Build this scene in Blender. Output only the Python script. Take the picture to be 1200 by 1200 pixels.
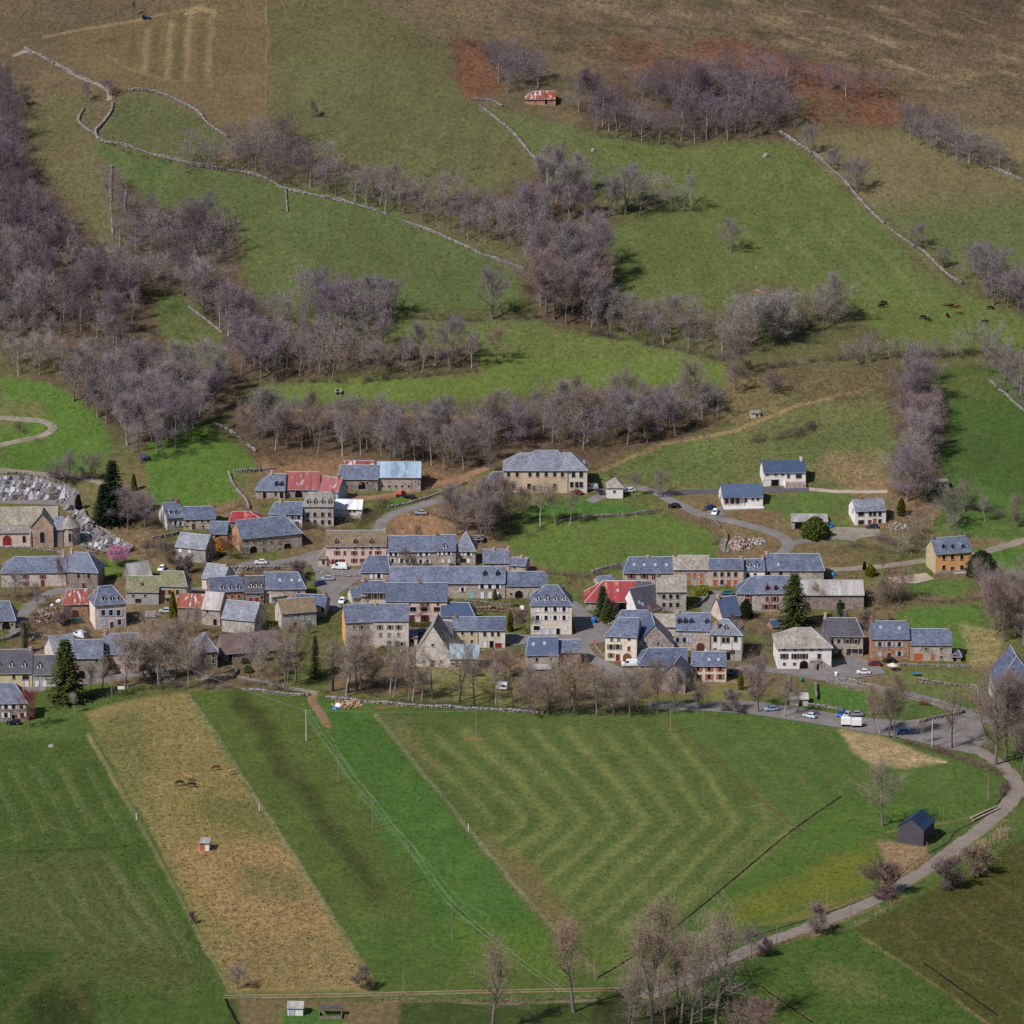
import bpy, bmesh, math, random
import numpy as np
from mathutils import Vector, Matrix
from mathutils.geometry import delaunay_2d_cdt

for o in list(bpy.data.objects): bpy.data.objects.remove(o)
SC = bpy.context.scene
COL = SC.collection
R = math.radians

# ------------------------------------------------------------------ camera
F_PX, PITCH, CAM_Z = 4600.0, R(15.0), 350.0        # focal length in pixels of a 1200 px wide frame
cam_d = bpy.data.cameras.new('camera')
cam_d.sensor_width = 36.0; cam_d.lens = 36.0 * F_PX / 1200.0
cam_d.clip_start = 1.0; cam_d.clip_end = 12000.0
cam = bpy.data.objects.new('camera', cam_d); COL.objects.link(cam)
cam.location = (0, 0, CAM_Z); cam.rotation_euler = (R(90) - PITCH, 0, 0)
SC.camera = cam

# ------------------------------------------------------------------ world, sun, exposure
SUN_EL = R(46.0)
LIGHT = Vector((0.76, 0.65, 0)).normalized()         # direction the light travels on the ground: from the left, slightly from behind the camera
world = bpy.data.worlds.new('World'); SC.world = world; world.use_nodes = True
wn = world.node_tree.nodes; wl = world.node_tree.links
for n in list(wn): wn.remove(n)
sky = wn.new('ShaderNodeTexSky'); sky.sky_type = 'NISHITA'; sky.sun_disc = False
sky.sun_elevation = SUN_EL
to_sun = -LIGHT
sky.sun_rotation = math.atan2(to_sun.x, to_sun.y)
sky.altitude = 900; sky.air_density = 1.0; sky.dust_density = 1.5
bg = wn.new('ShaderNodeBackground'); bg.inputs['Strength'].default_value = 0.09
wo = wn.new('ShaderNodeOutputWorld')
wl.new(sky.outputs[0], bg.inputs[0]); wl.new(bg.outputs[0], wo.inputs[0])
sun_d = bpy.data.lights.new('sun', 'SUN'); sun_d.energy = 4.6; sun_d.angle = R(0.6); sun_d.color = (1.0, 0.965, 0.93)
sun = bpy.data.objects.new('sun', sun_d); COL.objects.link(sun)
sd = Vector((LIGHT.x * math.cos(SUN_EL), LIGHT.y * math.cos(SUN_EL), -math.sin(SUN_EL)))
sun.rotation_euler = sd.to_track_quat('-Z', 'Y').to_euler(); sun.location = (0, 900, 500)
vs = SC.view_settings
vs.view_transform = 'Standard'; vs.look = 'None'; vs.exposure = -0.1; vs.gamma = 1.0; vs.use_curve_mapping = False
SC.render.engine = 'CYCLES'
SC.cycles.use_denoising = False
SC.cycles.max_bounces = 4; SC.cycles.diffuse_bounces = 2; SC.cycles.glossy_bounces = 2; SC.cycles.transparent_max_bounces = 4
SC.cycles.caustics_reflective = False; SC.cycles.caustics_refractive = False

# ------------------------------------------------------------------ terrain height and pixel helpers
_py = np.arange(-1500.0, 6001.0, 2.0)
_pz = np.interp(_py, [-1500, -500, -60, 40, 650, 760, 1094, 1150, 1230, 1330, 1450, 1640, 2000, 2600, 4000, 6000],
                     [450, 410, 342, 318, 2.5, 0, 0, 3, 9.5, 28, 64, 134, 280, 430, 470, 480])
_k = np.exp(-np.linspace(-2, 2, 31) ** 2); _k /= _k.sum()
_pz = np.convolve(np.pad(_pz, 15, mode='edge'), _k, 'valid')
def sstep(a, b, x):
    t = np.clip((x - a) / (b - a), 0, 1); return t * t * (3 - 2 * t)
def height(x, y):
    z = np.interp(y, _py, _pz)
    hill = sstep(1200, 1330, y)
    z = z + hill * (1.7 * np.sin(x * .021 + 1.3) * np.cos(y * .017 + .4) + .8 * np.sin(x * .05 + y * .03) + .45 * np.sin(x * .09 - y * .06 + 2))
    z = z + (1 - hill) * .22 * np.sin(x * .03 + .5) * np.sin(y * .04)
    far = sstep(300, 1500, np.abs(x))
    return z + far * 26 * np.sin(x * .004 + y * .0021)
cp, sp = math.cos(PITCH), math.sin(PITCH)
def project(x, y, z):
    dz = z - CAM_Z
    dep = y * cp - dz * sp
    up = y * sp + dz * cp
    return 600 + F_PX * x / dep, 600 - F_PX * up / dep, dep
def ray(px, py):
    a = (px - 600) / F_PX; b = -(py - 600) / F_PX
    return Vector((a, cp + b * sp, -sp + b * cp))
def P(px, py, dz=0.0):
    """point of the ground seen at that pixel of the photograph"""
    d = ray(px, py); lo, hi = 700.0, 2600.0
    for _ in range(34):
        m = .5 * (lo + hi); t = m / d.y
        if CAM_Z + d.z * t > float(height(d.x * t, m)): lo = m
        else: hi = m
    t = lo / d.y
    x = d.x * t
    return Vector((x, lo, float(height(x, lo)) + dz))
def scale_at(p): return F_PX / project(p[0], p[1], p[2])[2]
def depr(p): return math.atan2(CAM_Z - p[2], math.hypot(p[0], p[1]))

def S(r, g, b):
    f = lambda c: (c / 255 / 12.92) if c <= 10 else ((c / 255 + .055) / 1.055) ** 2.4
    return (f(r), f(g), f(b))

# ------------------------------------------------------------------ mesh helpers
class MB:
    def __init__(s): s.v = []; s.f = []; s.m = []
    def add(s, vs, fs, m=0):
        o = len(s.v); s.v += [tuple(v) for v in vs]
        for f in fs: s.f.append([i + o for i in f]); s.m.append(m)
        return s
    def box(s, x0, x1, y0, y1, z0, z1, m=0):
        return s.add([(x0,y0,z0),(x1,y0,z0),(x1,y1,z0),(x0,y1,z0),(x0,y0,z1),(x1,y0,z1),(x1,y1,z1),(x0,y1,z1)],
                     [(0,3,2,1),(4,5,6,7),(0,1,5,4),(1,2,6,5),(2,3,7,6),(3,0,4,7)], m)
    def tube(s, pts, rads, n=6, m=0, cap=True):
        pts = [Vector(p) for p in pts]; o = len(s.v)
        for i, p in enumerate(pts):
            a = pts[max(i-1, 0)]; b = pts[min(i+1, len(pts)-1)]
            d = (b - a).normalized() if (b - a).length > 1e-6 else Vector((0,0,1))
            ref = Vector((1,0,0)) if abs(d.x) < .9 else Vector((0,1,0))
            u = d.cross(ref).normalized(); w = d.cross(u)
            for k in range(n):
                t = 2*math.pi*k/n; q = p + (u*math.cos(t) + w*math.sin(t)) * rads[i]
                s.v.append(tuple(q))
        for i in range(len(pts)-1):
            for k in range(n):
                k2 = (k+1) % n
                s.f.append([o+i*n+k, o+i*n+k2, o+(i+1)*n+k2, o+(i+1)*n+k]); s.m.append(m)
        if cap:
            s.f.append([o+k for k in range(n)][::-1]); s.m.append(m)
            s.f.append([o+(len(pts)-1)*n+k for k in range(n)]); s.m.append(m)
        return s
    def lathe(s, prof, c=(0,0,0), n=12, m=0):
        o = len(s.v)
        for r, z in prof:
            for k in range(n):
                t = 2*math.pi*k/n; s.v.append((c[0]+r*math.cos(t), c[1]+r*math.sin(t), c[2]+z))
        for i in range(len(prof)-1):
            for k in range(n):
                k2 = (k+1) % n; s.f.append([o+i*n+k, o+i*n+k2, o+(i+1)*n+k2, o+(i+1)*n+k]); s.m.append(m)
        s.f.append([o+(len(prof)-1)*n+k for k in range(n)]); s.m.append(m)
        return s
    def mesh(s, name, mats=()):
        me = bpy.data.meshes.new(name); me.from_pydata(s.v, [], s.f)
        for m in mats: me.materials.append(M[m] if isinstance(m, str) else m)
        if len(mats) > 1: me.polygons.foreach_set('material_index', s.m)
        me.update(); return me
    def build(s, name, mats, parent=None, loc=None, rz=0):
        if isinstance(mats, str): mats = (mats,)
        return link(name, s.mesh(name, mats), parent, loc, rz)
def link(name, data, parent=None, loc=None, rz=0):
    o = bpy.data.objects.new(name, data); COL.objects.link(o)
    if parent is not None: o.parent = parent
    if loc is not None: o.location = loc
    if rz: o.rotation_euler = (0, 0, rz)
    return o
def empty(name, loc, rz=0):
    o = bpy.data.objects.new(name, None); COL.objects.link(o); o.location = loc; o.rotation_euler = (0,0,rz); o.empty_display_size = .5
    return o
def tag(o, label=None, cat=None, group=None, kind=None):
    if label: o['label'] = label
    if cat: o['category'] = cat
    if group: o['group'] = group
    if kind: o['kind'] = kind
    return o
def fast_mesh(name, v, tris, mat, cols=None):
    me = bpy.data.meshes.new(name); nv, nt = len(v), len(tris)
    k = tris.shape[1]
    me.vertices.add(nv); me.vertices.foreach_set('co', np.asarray(v, dtype=np.float32).ravel())
    me.loops.add(nt*k); me.loops.foreach_set('vertex_index', np.asarray(tris, dtype=np.int32).ravel())
    me.polygons.add(nt); me.polygons.foreach_set('loop_start', np.arange(0, nt*k, k, dtype=np.int32))
    me.update(calc_edges=True)
    if cols is not None:
        at = me.attributes.new('Col', 'FLOAT_COLOR', 'POINT'); at.data.foreach_set('color', np.asarray(cols, dtype=np.float32).ravel())
    me.materials.append(M[mat] if isinstance(mat, str) else mat)
    return me

# ------------------------------------------------------------------ materials
M = {}
def newmat(name):
    m = bpy.data.materials.new(name); m.use_nodes = True; M[name] = m
    nt = m.node_tree; b = nt.nodes['Principled BSDF']
    return m, nt.nodes, nt.links, b
def N(nodes, t, **kw):
    n = nodes.new(t)
    for k, v in kw.items():
        if k in ('operation','blend_type','data_type','attribute_name','feature','noise_dimensions','object'): setattr(n, k, v)
        else: n.inputs[k].default_value = v
    return n
def noise(nodes, links, vec, scale, detail=4, rough=.6):
    n = nodes.new('ShaderNodeTexNoise'); n.inputs['Scale'].default_value = scale; n.inputs['Detail'].default_value = detail; n.inputs['Roughness'].default_value = rough
    if vec is not None: links.new(vec, n.inputs['Vector'])
    return n.outputs['Fac']
def ramp(nodes, links, fac, stops):
    r = nodes.new('ShaderNodeValToRGB'); e = r.color_ramp.elements
    while len(e) < len(stops): e.new(.5)
    for el, (p, c) in zip(e, stops):
        el.position = p; el.color = (c if isinstance(c, tuple) else (c, c, c)) + (1,)
    links.new(fac, r.inputs[0]); return r.outputs[0]
def mul(nodes, links, a, b, fac=1.0):
    m = nodes.new('ShaderNodeMix'); m.data_type = 'RGBA'; m.blend_type = 'MULTIPLY'; m.inputs[0].default_value = fac
    links.new(a, m.inputs[6]); links.new(b, m.inputs[7]); return m.outputs[2]
def mixc(nodes, links, fac, a, b):
    m = nodes.new('ShaderNodeMix'); m.data_type = 'RGBA'
    if isinstance(fac, float): m.inputs[0].default_value = fac
    else: links.new(fac, m.inputs[0])
    for v, i in ((a, 6), (b, 7)):
        if isinstance(v, tuple): m.inputs[i].default_value = v + (1,)
        else: links.new(v, m.inputs[i])
    return m.outputs[2]
def bump(nodes, links, b, h, strength, dist):
    n = nodes.new('ShaderNodeBump'); n.inputs['Strength'].default_value = strength; n.inputs['Distance'].default_value = dist
    links.new(h, n.inputs['Height']); links.new(n.outputs[0], b.inputs['Normal'])
def geopos(nodes): return nodes.new('ShaderNodeNewGeometry').outputs['Position']

def mat_plain(name, col, rough=.8, spec=.3, metal=0, var=.25, scale=1.2):
    m, n, l, b = newmat(name); p = geopos(n)
    f = noise(n, l, p, scale, 5); c = ramp(n, l, f, [(.3, 1 - var), (.7, 1 + var)])
    rgb = n.new('ShaderNodeRGB'); rgb.outputs[0].default_value = col + (1,)
    l.new(mul(n, l, rgb.outputs[0], c), b.inputs['Base Color'])
    b.inputs['Roughness'].default_value = rough; b.inputs['Specular IOR Level'].default_value = spec; b.inputs['Metallic'].default_value = metal
def mat_wall(name, col, stone=.5, stain=.35, scale=2.2):
    """rubble or render: stone-by-stone tone, large stains, light relief"""
    m, n, l, b = newmat(name); p = geopos(n)
    vo = n.new('ShaderNodeTexVoronoi'); vo.inputs['Scale'].default_value = scale; l.new(p, vo.inputs['Vector'])
    bw = n.new('ShaderNodeRGBToBW'); l.new(vo.outputs['Color'], bw.inputs[0])
    c1 = ramp(n, l, bw.outputs[0], [(.1, 1 - stone), (.9, 1 + stone * .7)])
    f2 = noise(n, l, p, .35, 5, .65); c2 = ramp(n, l, f2, [(.32, 1 - stain), (.5, 1.0), (.7, 1 + stain * .4)])
    f3 = noise(n, l, p, 5.0, 3); c3 = ramp(n, l, f3, [(.3, .86), (.7, 1.12)])
    hue = n.new('ShaderNodeHueSaturation'); hue.inputs['Color'].default_value = col + (1,)
    mp = n.new('ShaderNodeMapRange'); mp.inputs[3].default_value = .7; mp.inputs[4].default_value = 1.1; l.new(noise(n, l, p, .8, 2), mp.inputs[0]); l.new(mp.outputs[0], hue.inputs['Saturation'])
    oi = n.new('ShaderNodeObjectInfo')
    c = mul(n, l, mul(n, l, mul(n, l, mul(n, l, hue.outputs[0], ramp(n, l, oi.outputs['Random'], [(0., (.86,.85,.84)), (1., (1.1,1.08,1.07))])), c1), c2), c3)
    l.new(c, b.inputs['Base Color']); b.inputs['Roughness'].default_value = .92; b.inputs['Specular IOR Level'].default_value = .15
    bump(n, l, b, vo.outputs['Distance'], .5 * stone + .1, .06)
def mat_roof(name, col, var=.3, rows=2.6, moss=None, mossamt=.0, rough=.55, blotch=.25):
    """roofing in courses: each slab its own tone, slow blotches, optional moss"""
    m, n, l, b = newmat(name)
    tc = n.new('ShaderNodeTexCoord'); p = tc.outputs['Object']; gp = geopos(n)
    mp = n.new('ShaderNodeMapping'); mp.inputs['Scale'].default_value = (1.6, .25, rows * 1.35); l.new(p, mp.inputs[0])
    vo = n.new('ShaderNodeTexVoronoi'); vo.inputs['Scale'].default_value = 1.25; l.new(mp.outputs[0], vo.inputs['Vector'])
    bw = n.new('ShaderNodeRGBToBW'); l.new(vo.outputs['Color'], bw.inputs[0])
    c1 = ramp(n, l, bw.outputs[0], [(.1, 1 - var), (.55, 1.0), (.95, 1 + var)])
    c2 = ramp(n, l, noise(n, l, gp, .28, 5, .65), [(.3, 1 - blotch), (.7, 1 + blotch)])
    c3 = ramp(n, l, noise(n, l, gp, 2.5, 4, .7), [(.3, .84), (.7, 1.16)])
    rgb = n.new('ShaderNodeRGB'); rgb.outputs[0].default_value = col + (1,)
    oi = n.new('ShaderNodeObjectInfo')      # every roof weathered its own way
    age = mixc(n, l, oi.outputs['Random'], tuple(c * .84 for c in col), tuple(min(1, c * k) for c, k in zip(col, (1.28, 1.2, 1.08))))
    c = mul(n, l, mul(n, l, mul(n, l, age, c1), c2), c3)
    if moss:
        f = ramp(n, l, noise(n, l, gp, .55, 6, .7), [(.62 - mossamt, 0.), (.78 - mossamt, 1.)])
        c = mixc(n, l, f, c, moss)
    l.new(c, b.inputs['Base Color']); b.inputs['Roughness'].default_value = rough; b.inputs['Specular IOR Level'].default_value = .35
    bump(n, l, b, bw.outputs[0], .25, .04)
def mat_sheet(name, col, patch=None, thr=.55, ribs=True, scale=.35, rough=.5):
    """ribbed metal or fibre-cement sheeting with rust / bare patches"""
    m, n, l, b = newmat(name)
    tc = n.new('ShaderNodeTexCoord'); p = tc.outputs['Object']; gp = geopos(n)
    mp = n.new('ShaderNodeMapping'); mp.inputs['Scale'].default_value = (1.0, .04, .06); l.new(p, mp.inputs[0])
    st = noise(n, l, mp.outputs[0], 1.3, 3, .7)
    c1 = ramp(n, l, st, [(.3, .72), (.5, 1.0), (.7, 1.25)])
    rgb = n.new('ShaderNodeRGB'); rgb.outputs[0].default_value = col + (1,)
    c = mul(n, l, rgb.outputs[0], c1)
    c = mul(n, l, c, ramp(n, l, noise(n, l, gp, 1.5, 5), [(.3, .85), (.7, 1.12)]))
    if patch:
        mp2 = n.new('ShaderNodeMapping'); mp2.inputs['Scale'].default_value = (1.0, .3, .35); l.new(p, mp2.inputs[0])
        f = ramp(n, l, noise(n, l, mp2.outputs[0], scale, 4, .7), [(thr, 0.), (thr + .05, 1.)])
        c = mixc(n, l, f, c, patch)
    l.new(c, b.inputs['Base Color']); b.inputs['Roughness'].default_value = rough; b.inputs['Specular IOR Level'].default_value = .4
    if ribs:
        w = n.new('ShaderNodeTexWave'); w.inputs['Scale'].default_value = 1.2; l.new(p, w.inputs['Vector']); bump(n, l, b, w.outputs['Fac'], .35, .05)
def mat_objcol(name, var=.25, rough=.9, scale=.5):
    """tone comes from the object's own colour (each tree, shrub or car its own), small variation on top"""
    m, n, l, b = newmat(name)
    oi = n.new('ShaderNodeObjectInfo'); p = geopos(n)
    c = mul(n, l, oi.outputs['Color'], ramp(n, l, noise(n, l, p, scale, 3), [(.3, 1 - var), (.7, 1 + var)]))
    l.new(c, b.inputs['Base Color']); b.inputs['Roughness'].default_value = rough; b.inputs['Specular IOR Level'].default_value = .1
def mat_attr(name, var=.2, rough=.95, scale=2.0):
    m, n, l, b = newmat(name)
    a = n.new('ShaderNodeAttribute'); a.attribute_name = 'Col'
    c = mul(n, l, a.outputs['Color'], ramp(n, l, noise(n, l, geopos(n), scale, 3), [(.3, 1 - var), (.7, 1 + var)]))
    l.new(c, b.inputs['Base Color']); b.inputs['Roughness'].default_value = rough; b.inputs['Specular IOR Level'].default_value = .1

# walls
mat_wall('stone', S(176,160,150), .4); mat_wall('stone_dark', S(146,130,124), .42); mat_wall('stone_red', S(174,130,100), .38, .3)
mat_wall('stone_grey', S(170,162,156), .38); mat_wall('cream', S(218,206,190), .12, .22, 1.2); mat_wall('pale', S(206,194,186), .2, .25, 1.4)
mat_wall('white', S(228,222,220), .04, .1, .8); mat_wall('pinkish', S(208,184,172), .15, .25); mat_wall('greywash', S(170,163,166), .1, .25)
mat_wall('orange', S(226,160,90), .03, .1, .8); mat_wall('brick_red', S(168,116,96), .35, .25, 3.0); mat_wall('yellowish', S(196,180,140), .12, .25)
mat_wall('dark_board', S(82,76,88), .08, .15, 1.0); mat_wall('dry_stone', S(150,142,136), .5, .3, 2.6); mat_wall('manor', S(200,176,150), .15, .3)
# roofs
mat_roof('slate', S(92,100,123), .4, blotch=.32, moss=S(112,112,108), mossamt=-.02); mat_roof('slate_dark', S(76,75,86), .3); mat_roof('slate_blue', S(72,86,116), .14, rough=.45, blotch=.12)
mat_roof('slate_pale', S(119,123,139), .38, blotch=.3, moss=S(128,124,112), mossamt=.05); mat_roof('lauze', S(140,134,130), .32, 1.5, moss=S(150,140,124), mossamt=.06, rough=.85); mat_roof('moss', S(110,112,92), .28, 1.6, moss=S(128,122,80), mossamt=.1, rough=.9)
mat_roof('brown_roof', S(122,108,90), .25, 1.8, moss=S(130,124,84), mossamt=.06, rough=.9); mat_roof('earth_roof', S(108,92,92), .22, 1.8, rough=.9)
mat_roof('church_roof', S(136,130,122), .3, 1.5, moss=S(134,128,108), mossamt=.02, rough=.9)
mat_roof('tile_red', S(158,84,66), .25, 2.5, rough=.8)
mat_sheet('tin_red', S(150,58,58), S(176,120,104), .62); mat_sheet('tin_rust', S(140,72,58), S(196,186,184), .55, scale=.9); mat_sheet('tin_pink', S(138,66,66), S(172,140,140), .57, scale=.9)
mat_sheet('tin_blue', S(150,170,186), S(120,136,156), .55); mat_sheet('tin_grey', S(160,154,152), S(178,170,164), .55); mat_sheet('tin_white', S(232,232,236), S(200,200,206), .6, ribs=False); mat_sheet('tin_darkblue', S(38,58,86), None)
mat_sheet('fibre', S(172,166,164), S(150,142,136), .5)
# bits
mat_plain('chimney_brick', S(150,112,96), .9, .1, scale=4); mat_plain('chimney_pale', S(188,168,150), .9, .1, scale=3); mat_plain('pot', S(168,104,78), .8, .1)
mat_plain('frame_stone', S(178,164,152), .9, .1); mat_plain('frame_white', S(222,218,216), .6, .3, var=.08); mat_plain('zinc', S(176,182,192), .45, .4, metal=.3, var=.12); mat_plain('ridge', S(176,182,192), .6, .3, var=.15)
m, n, l, b = newmat('glass'); b.inputs['Base Color'].default_value = (.018, .02, .026, 1); b.inputs['Roughness'].default_value = .12; b.inputs['Specular IOR Level'].default_value = .6
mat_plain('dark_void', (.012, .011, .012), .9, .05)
for nm, c in dict(sh_white=S(222,220,226), sh_red=S(128,42,40), sh_orange=S(178,96,64), sh_yellow=S(196,140,62), sh_brown=S(84,52,48), sh_blue=S(168,180,204), sh_teal=S(120,190,186), sh_grey=S(112,108,100), sh_dark=S(46,40,46), sh_green=S(92,112,100)).items():
    mat_plain(nm, c, .7, .25, var=.12)
mat_plain('wood', S(120,86,62), .85, .15); mat_plain('wood_pale', S(176,160,142), .85, .15); mat_plain('wood_grey', S(130,120,112), .9, .1); mat_plain('pole_wood', S(150,132,112), .9, .1); mat_plain('concrete', S(186,180,172), .85, .2)
mat_plain('wire', S(150,156,150), .5, .3); mat_plain('metal_grey', S(150,152,156), .4, .5, metal=.5, var=.1); mat_plain('tyre', (.015,.015,.016), .8, .2); mat_plain('plastic_blue', S(40,110,170), .5, .4, var=.12); mat_plain('plastic_white', S(235,235,235), .5, .4, var=.08)
mat_plain('plastic_green', S(40,120,84), .5, .4, var=.1); mat_plain('sign_yellow', S(236,190,40), .5, .4, var=.05); mat_plain('plastic_red', S(170,46,40), .5, .4, var=.1); mat_plain('lamp', (.85,.8,.7), .3, .5, var=.02); mat_plain('lamp_red', (.4,.02,.02), .3, .5, var=.02)
mat_plain('orange_paint', S(208,86,40), .5, .4, var=.1); mat_plain('text_dark', S(70,60,60), .8, .1, var=.05)
mat_objcol('bark'); mat_objcol('twigs', .3); mat_objcol('needles', .35, scale=.9); mat_objcol('coat', .15, .8); 
mat_attr('brush_mat'); mat_attr('stone_mat', .3, scale=3.0)
m, n, l, b = newmat('paint'); oi = n.new('ShaderNodeObjectInfo'); l.new(oi.outputs['Color'], b.inputs['Base Color']); b.inputs['Roughness'].default_value = .3; b.inputs['Coat Weight'].default_value = .5; b.inputs['Coat Roughness'].default_value = .1
# grave slabs: polished to rough stone in greys
mat_objcol('grave', .15, .45, scale=3)
# surfaces
def mat_ground():
    m, n, l, b = newmat('ground_mat'); p = geopos(n)
    a = n.new('ShaderNodeAttribute'); a.attribute_name = 'Col'
    mp = n.new('ShaderNodeMapping'); mp.inputs['Scale'].default_value = (1, .55, 1); l.new(p, mp.inputs[0]); q = mp.outputs[0]
    f0 = noise(n, l, q, .03, 4, .55); f1 = noise(n, l, q, .12, 6, .68); f2 = noise(n, l, q, .7, 6, .72); f3 = noise(n, l, p, 3.0, 4, .7)
    c = a.outputs['Color']
    def lerp1(f, lo, hi):   # tone range widened by the roughness channel of the field
        return ramp(n, l, f, [(.28, lo), (.72, hi)])
    c = mul(n, l, c, lerp1(f0, .92, 1.08)); c = mul(n, l, c, lerp1(f1, .88, 1.12))
    k = n.new('ShaderNodeMapRange'); k.inputs[3].default_value = .6; k.inputs[4].default_value = 1.0; l.new(a.outputs['Alpha'], k.inputs[0])
    r2 = lerp1(f2, .5, 1.5); r3 = lerp1(f3, .5, 1.5)
    for r in (r2, r3):
        mm = n.new('ShaderNodeMix'); mm.data_type = 'RGBA'; mm.blend_type = 'MULTIPLY'; l.new(k.outputs[0], mm.inputs[0]); l.new(c, mm.inputs[6]); l.new(r, mm.inputs[7]); c = mm.outputs[2]
    # straw showing through in patches
    fs = ramp(n, l, noise(n, l, q, .33, 7, .75), [(.52, 0.), (.76, .4)])
    kk = n.new('ShaderNodeMath'); kk.operation = 'MULTIPLY'; l.new(fs, kk.inputs[0]); l.new(k.outputs[0], kk.inputs[1])
    c = mixc(n, l, kk.outputs[0], c, S(132,118,84))
    l.new(c, b.inputs['Base Color']); b.inputs['Roughness'].default_value = 1.0; b.inputs['Specular IOR Level'].default_value = 0.05
    hs = n.new('ShaderNodeMath'); hs.operation = 'ADD'; l.new(f2, hs.inputs[0]); l.new(f3, hs.inputs[1])
    bp = n.new('ShaderNodeBump'); bp.inputs['Distance'].default_value = .3; l.new(hs.outputs[0], bp.inputs['Height'])
    bs = n.new('ShaderNodeMath'); bs.operation = 'MULTIPLY'; bs.inputs[1].default_value = .8; l.new(k.outputs[0], bs.inputs[0]); l.new(bs.outputs[0], bp.inputs['Strength'])
    l.new(bp.outputs[0], b.inputs['Normal'])
mat_ground()
def mat_road(name, col, var=.18, dirt=None):
    m, n, l, b = newmat(name); p = geopos(n)
    rgb = n.new('ShaderNodeRGB'); rgb.outputs[0].default_value = col + (1,)
    c = mul(n, l, rgb.outputs[0], ramp(n, l, noise(n, l, p, .18, 5, .6), [(.3, 1 - var), (.7, 1 + var)]))
    c = mul(n, l, c, ramp(n, l, noise(n, l, p, 2.2, 5, .7), [(.3, .85), (.7, 1.15)]))
    if dirt: c = mixc(n, l, ramp(n, l, noise(n, l, p, .5, 6, .7), [(.5, 0.), (.66, .85)]), c, dirt)
    l.new(c, b.inputs['Base Color']); b.inputs['Roughness'].default_value = .85; b.inputs['Specular IOR Level'].default_value = .2
    bump(n, l, b, noise(n, l, p, 6, 3), .3, .03)
mat_road('asphalt', S(124,117,116), .18, S(112,104,92)); mat_road('asphalt_dark', S(88,84,94), .14); mat_road('road_pink', S(134,122,114), .14, S(120,108,92)); mat_road('gravel', S(168,152,138), .2); mat_road('earth', S(140,106,84), .25, S(104,100,62)); mat_road('path_grey', S(140,128,116), .2, S(96,100,64))
mat_road('dark_earth', S(84,70,52), .25, S(70,76,42))
mat_wall('stone_church', S(172,144,126), .38, .3)
mat_road('track', S(140,114,88), .2, S(92,92,52))
m, n, l, b = newmat('water'); b.inputs['Base Color'].default_value = (.02,.022,.02,1); b.inputs['Roughness'].default_value = .35; b.inputs['Specular IOR Level'].default_value = .25
# ------------------------------------------------------------------ ground sheet
def vnoise(x, y, seed=0):
    xi = np.floor(x).astype(np.int64); yi = np.floor(y).astype(np.int64); fx = x - xi; fy = y - yi
    fx = fx*fx*(3-2*fx); fy = fy*fy*(3-2*fy)
    def h(a, b):
        n = (a * 374761393 + b * 668265263 + seed * 974711) & 0x7fffffff
        n = ((n ^ (n >> 13)) * 1274126177) & 0x7fffffff
        return ((n ^ (n >> 16)) & 0xffff) / 65535.0
    return (h(xi,yi)*(1-fx)+h(xi+1,yi)*fx)*(1-fy)+(h(xi,yi+1)*(1-fx)+h(xi+1,yi+1)*fx)*fy
def fbm(x, y, seed=0, o=4):
    s = 0; a = .5
    for i in range(o): s = s + a * vnoise(x * 2**i, y * 2**i, seed + i); a *= .5
    return s / (1 - .5**o)

xs = np.concatenate([np.linspace(-3500, -320, 26), np.linspace(-300, -232, 10), np.arange(-228, 228.1, .6), np.linspace(232, 300, 10), np.linspace(320, 3500, 26)])
ys = np.concatenate([np.linspace(-1400, 760, 70), np.arange(780, 1180, .95), np.arange(1180, 1700, .95), np.linspace(1710, 1900, 24), np.linspace(1940, 5800, 40)])
GX, GY = np.meshgrid(xs, ys); nx, ny = len(xs), len(ys)
GX = GX.ravel(); GY = GY.ravel(); GZ = height(GX, GY)
U, V, DEP = project(GX, GY, GZ)
ok = DEP > 300
U = np.where(ok, U, 600); V = np.where(ok, V, 1300)
C = np.empty((len(GX), 3)); A = np.full(len(GX), .5)
JU = (fbm(GX * .12, GY * .12, 3) - .5); JV = (fbm(GX * .12, GY * .12, 17) - .5)
BIG = fbm(GX * .012, GY * .009, 29); MID = fbm(GX * .05, GY * .035, 41)
def setc(mask, col, a=1.0, rough=None):
    a = a * mask
    C[:] = C * (1 - a[:, None]) + np.array(col) * a[:, None]
    if rough is not None: A[:] = A * (1 - a) + rough * a
def polymask(pts, jit=5.0, feather=2.0):
    pts = np.array(pts, float)
    x0, y0 = pts.min(0) - 25; x1, y1 = pts.max(0) + 25
    idx = np.nonzero((U > x0) & (U < x1) & (V > y0) & (V < y1))[0]
    u = U[idx] + JU[idx] * jit * 2; v = V[idx] + JV[idx] * jit
    ins = np.zeros(len(idx), bool); dmin = np.full(len(idx), 1e9)
    for i in range(len(pts)):
        ax, ay = pts[i]; bx, by = pts[(i+1) % len(pts)]
        c = ((ay > v) != (by > v))
        with np.errstate(divide='ignore', invalid='ignore'):
            ins ^= c & (u < (bx - ax) * (v - ay) / (by - ay + 1e-12) + ax)
        dx, dy = bx-ax, by-ay; t = np.clip(((u-ax)*dx + (v-ay)*dy) / (dx*dx+dy*dy+1e-9), 0, 1)
        dmin = np.minimum(dmin, (u-ax-t*dx)**2 + (v-ay-t*dy)**2)
    d = np.sqrt(dmin) * np.where(ins, 1, -1)
    return idx, np.clip(.5 + d / (2 * feather), 0, 1)
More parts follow.
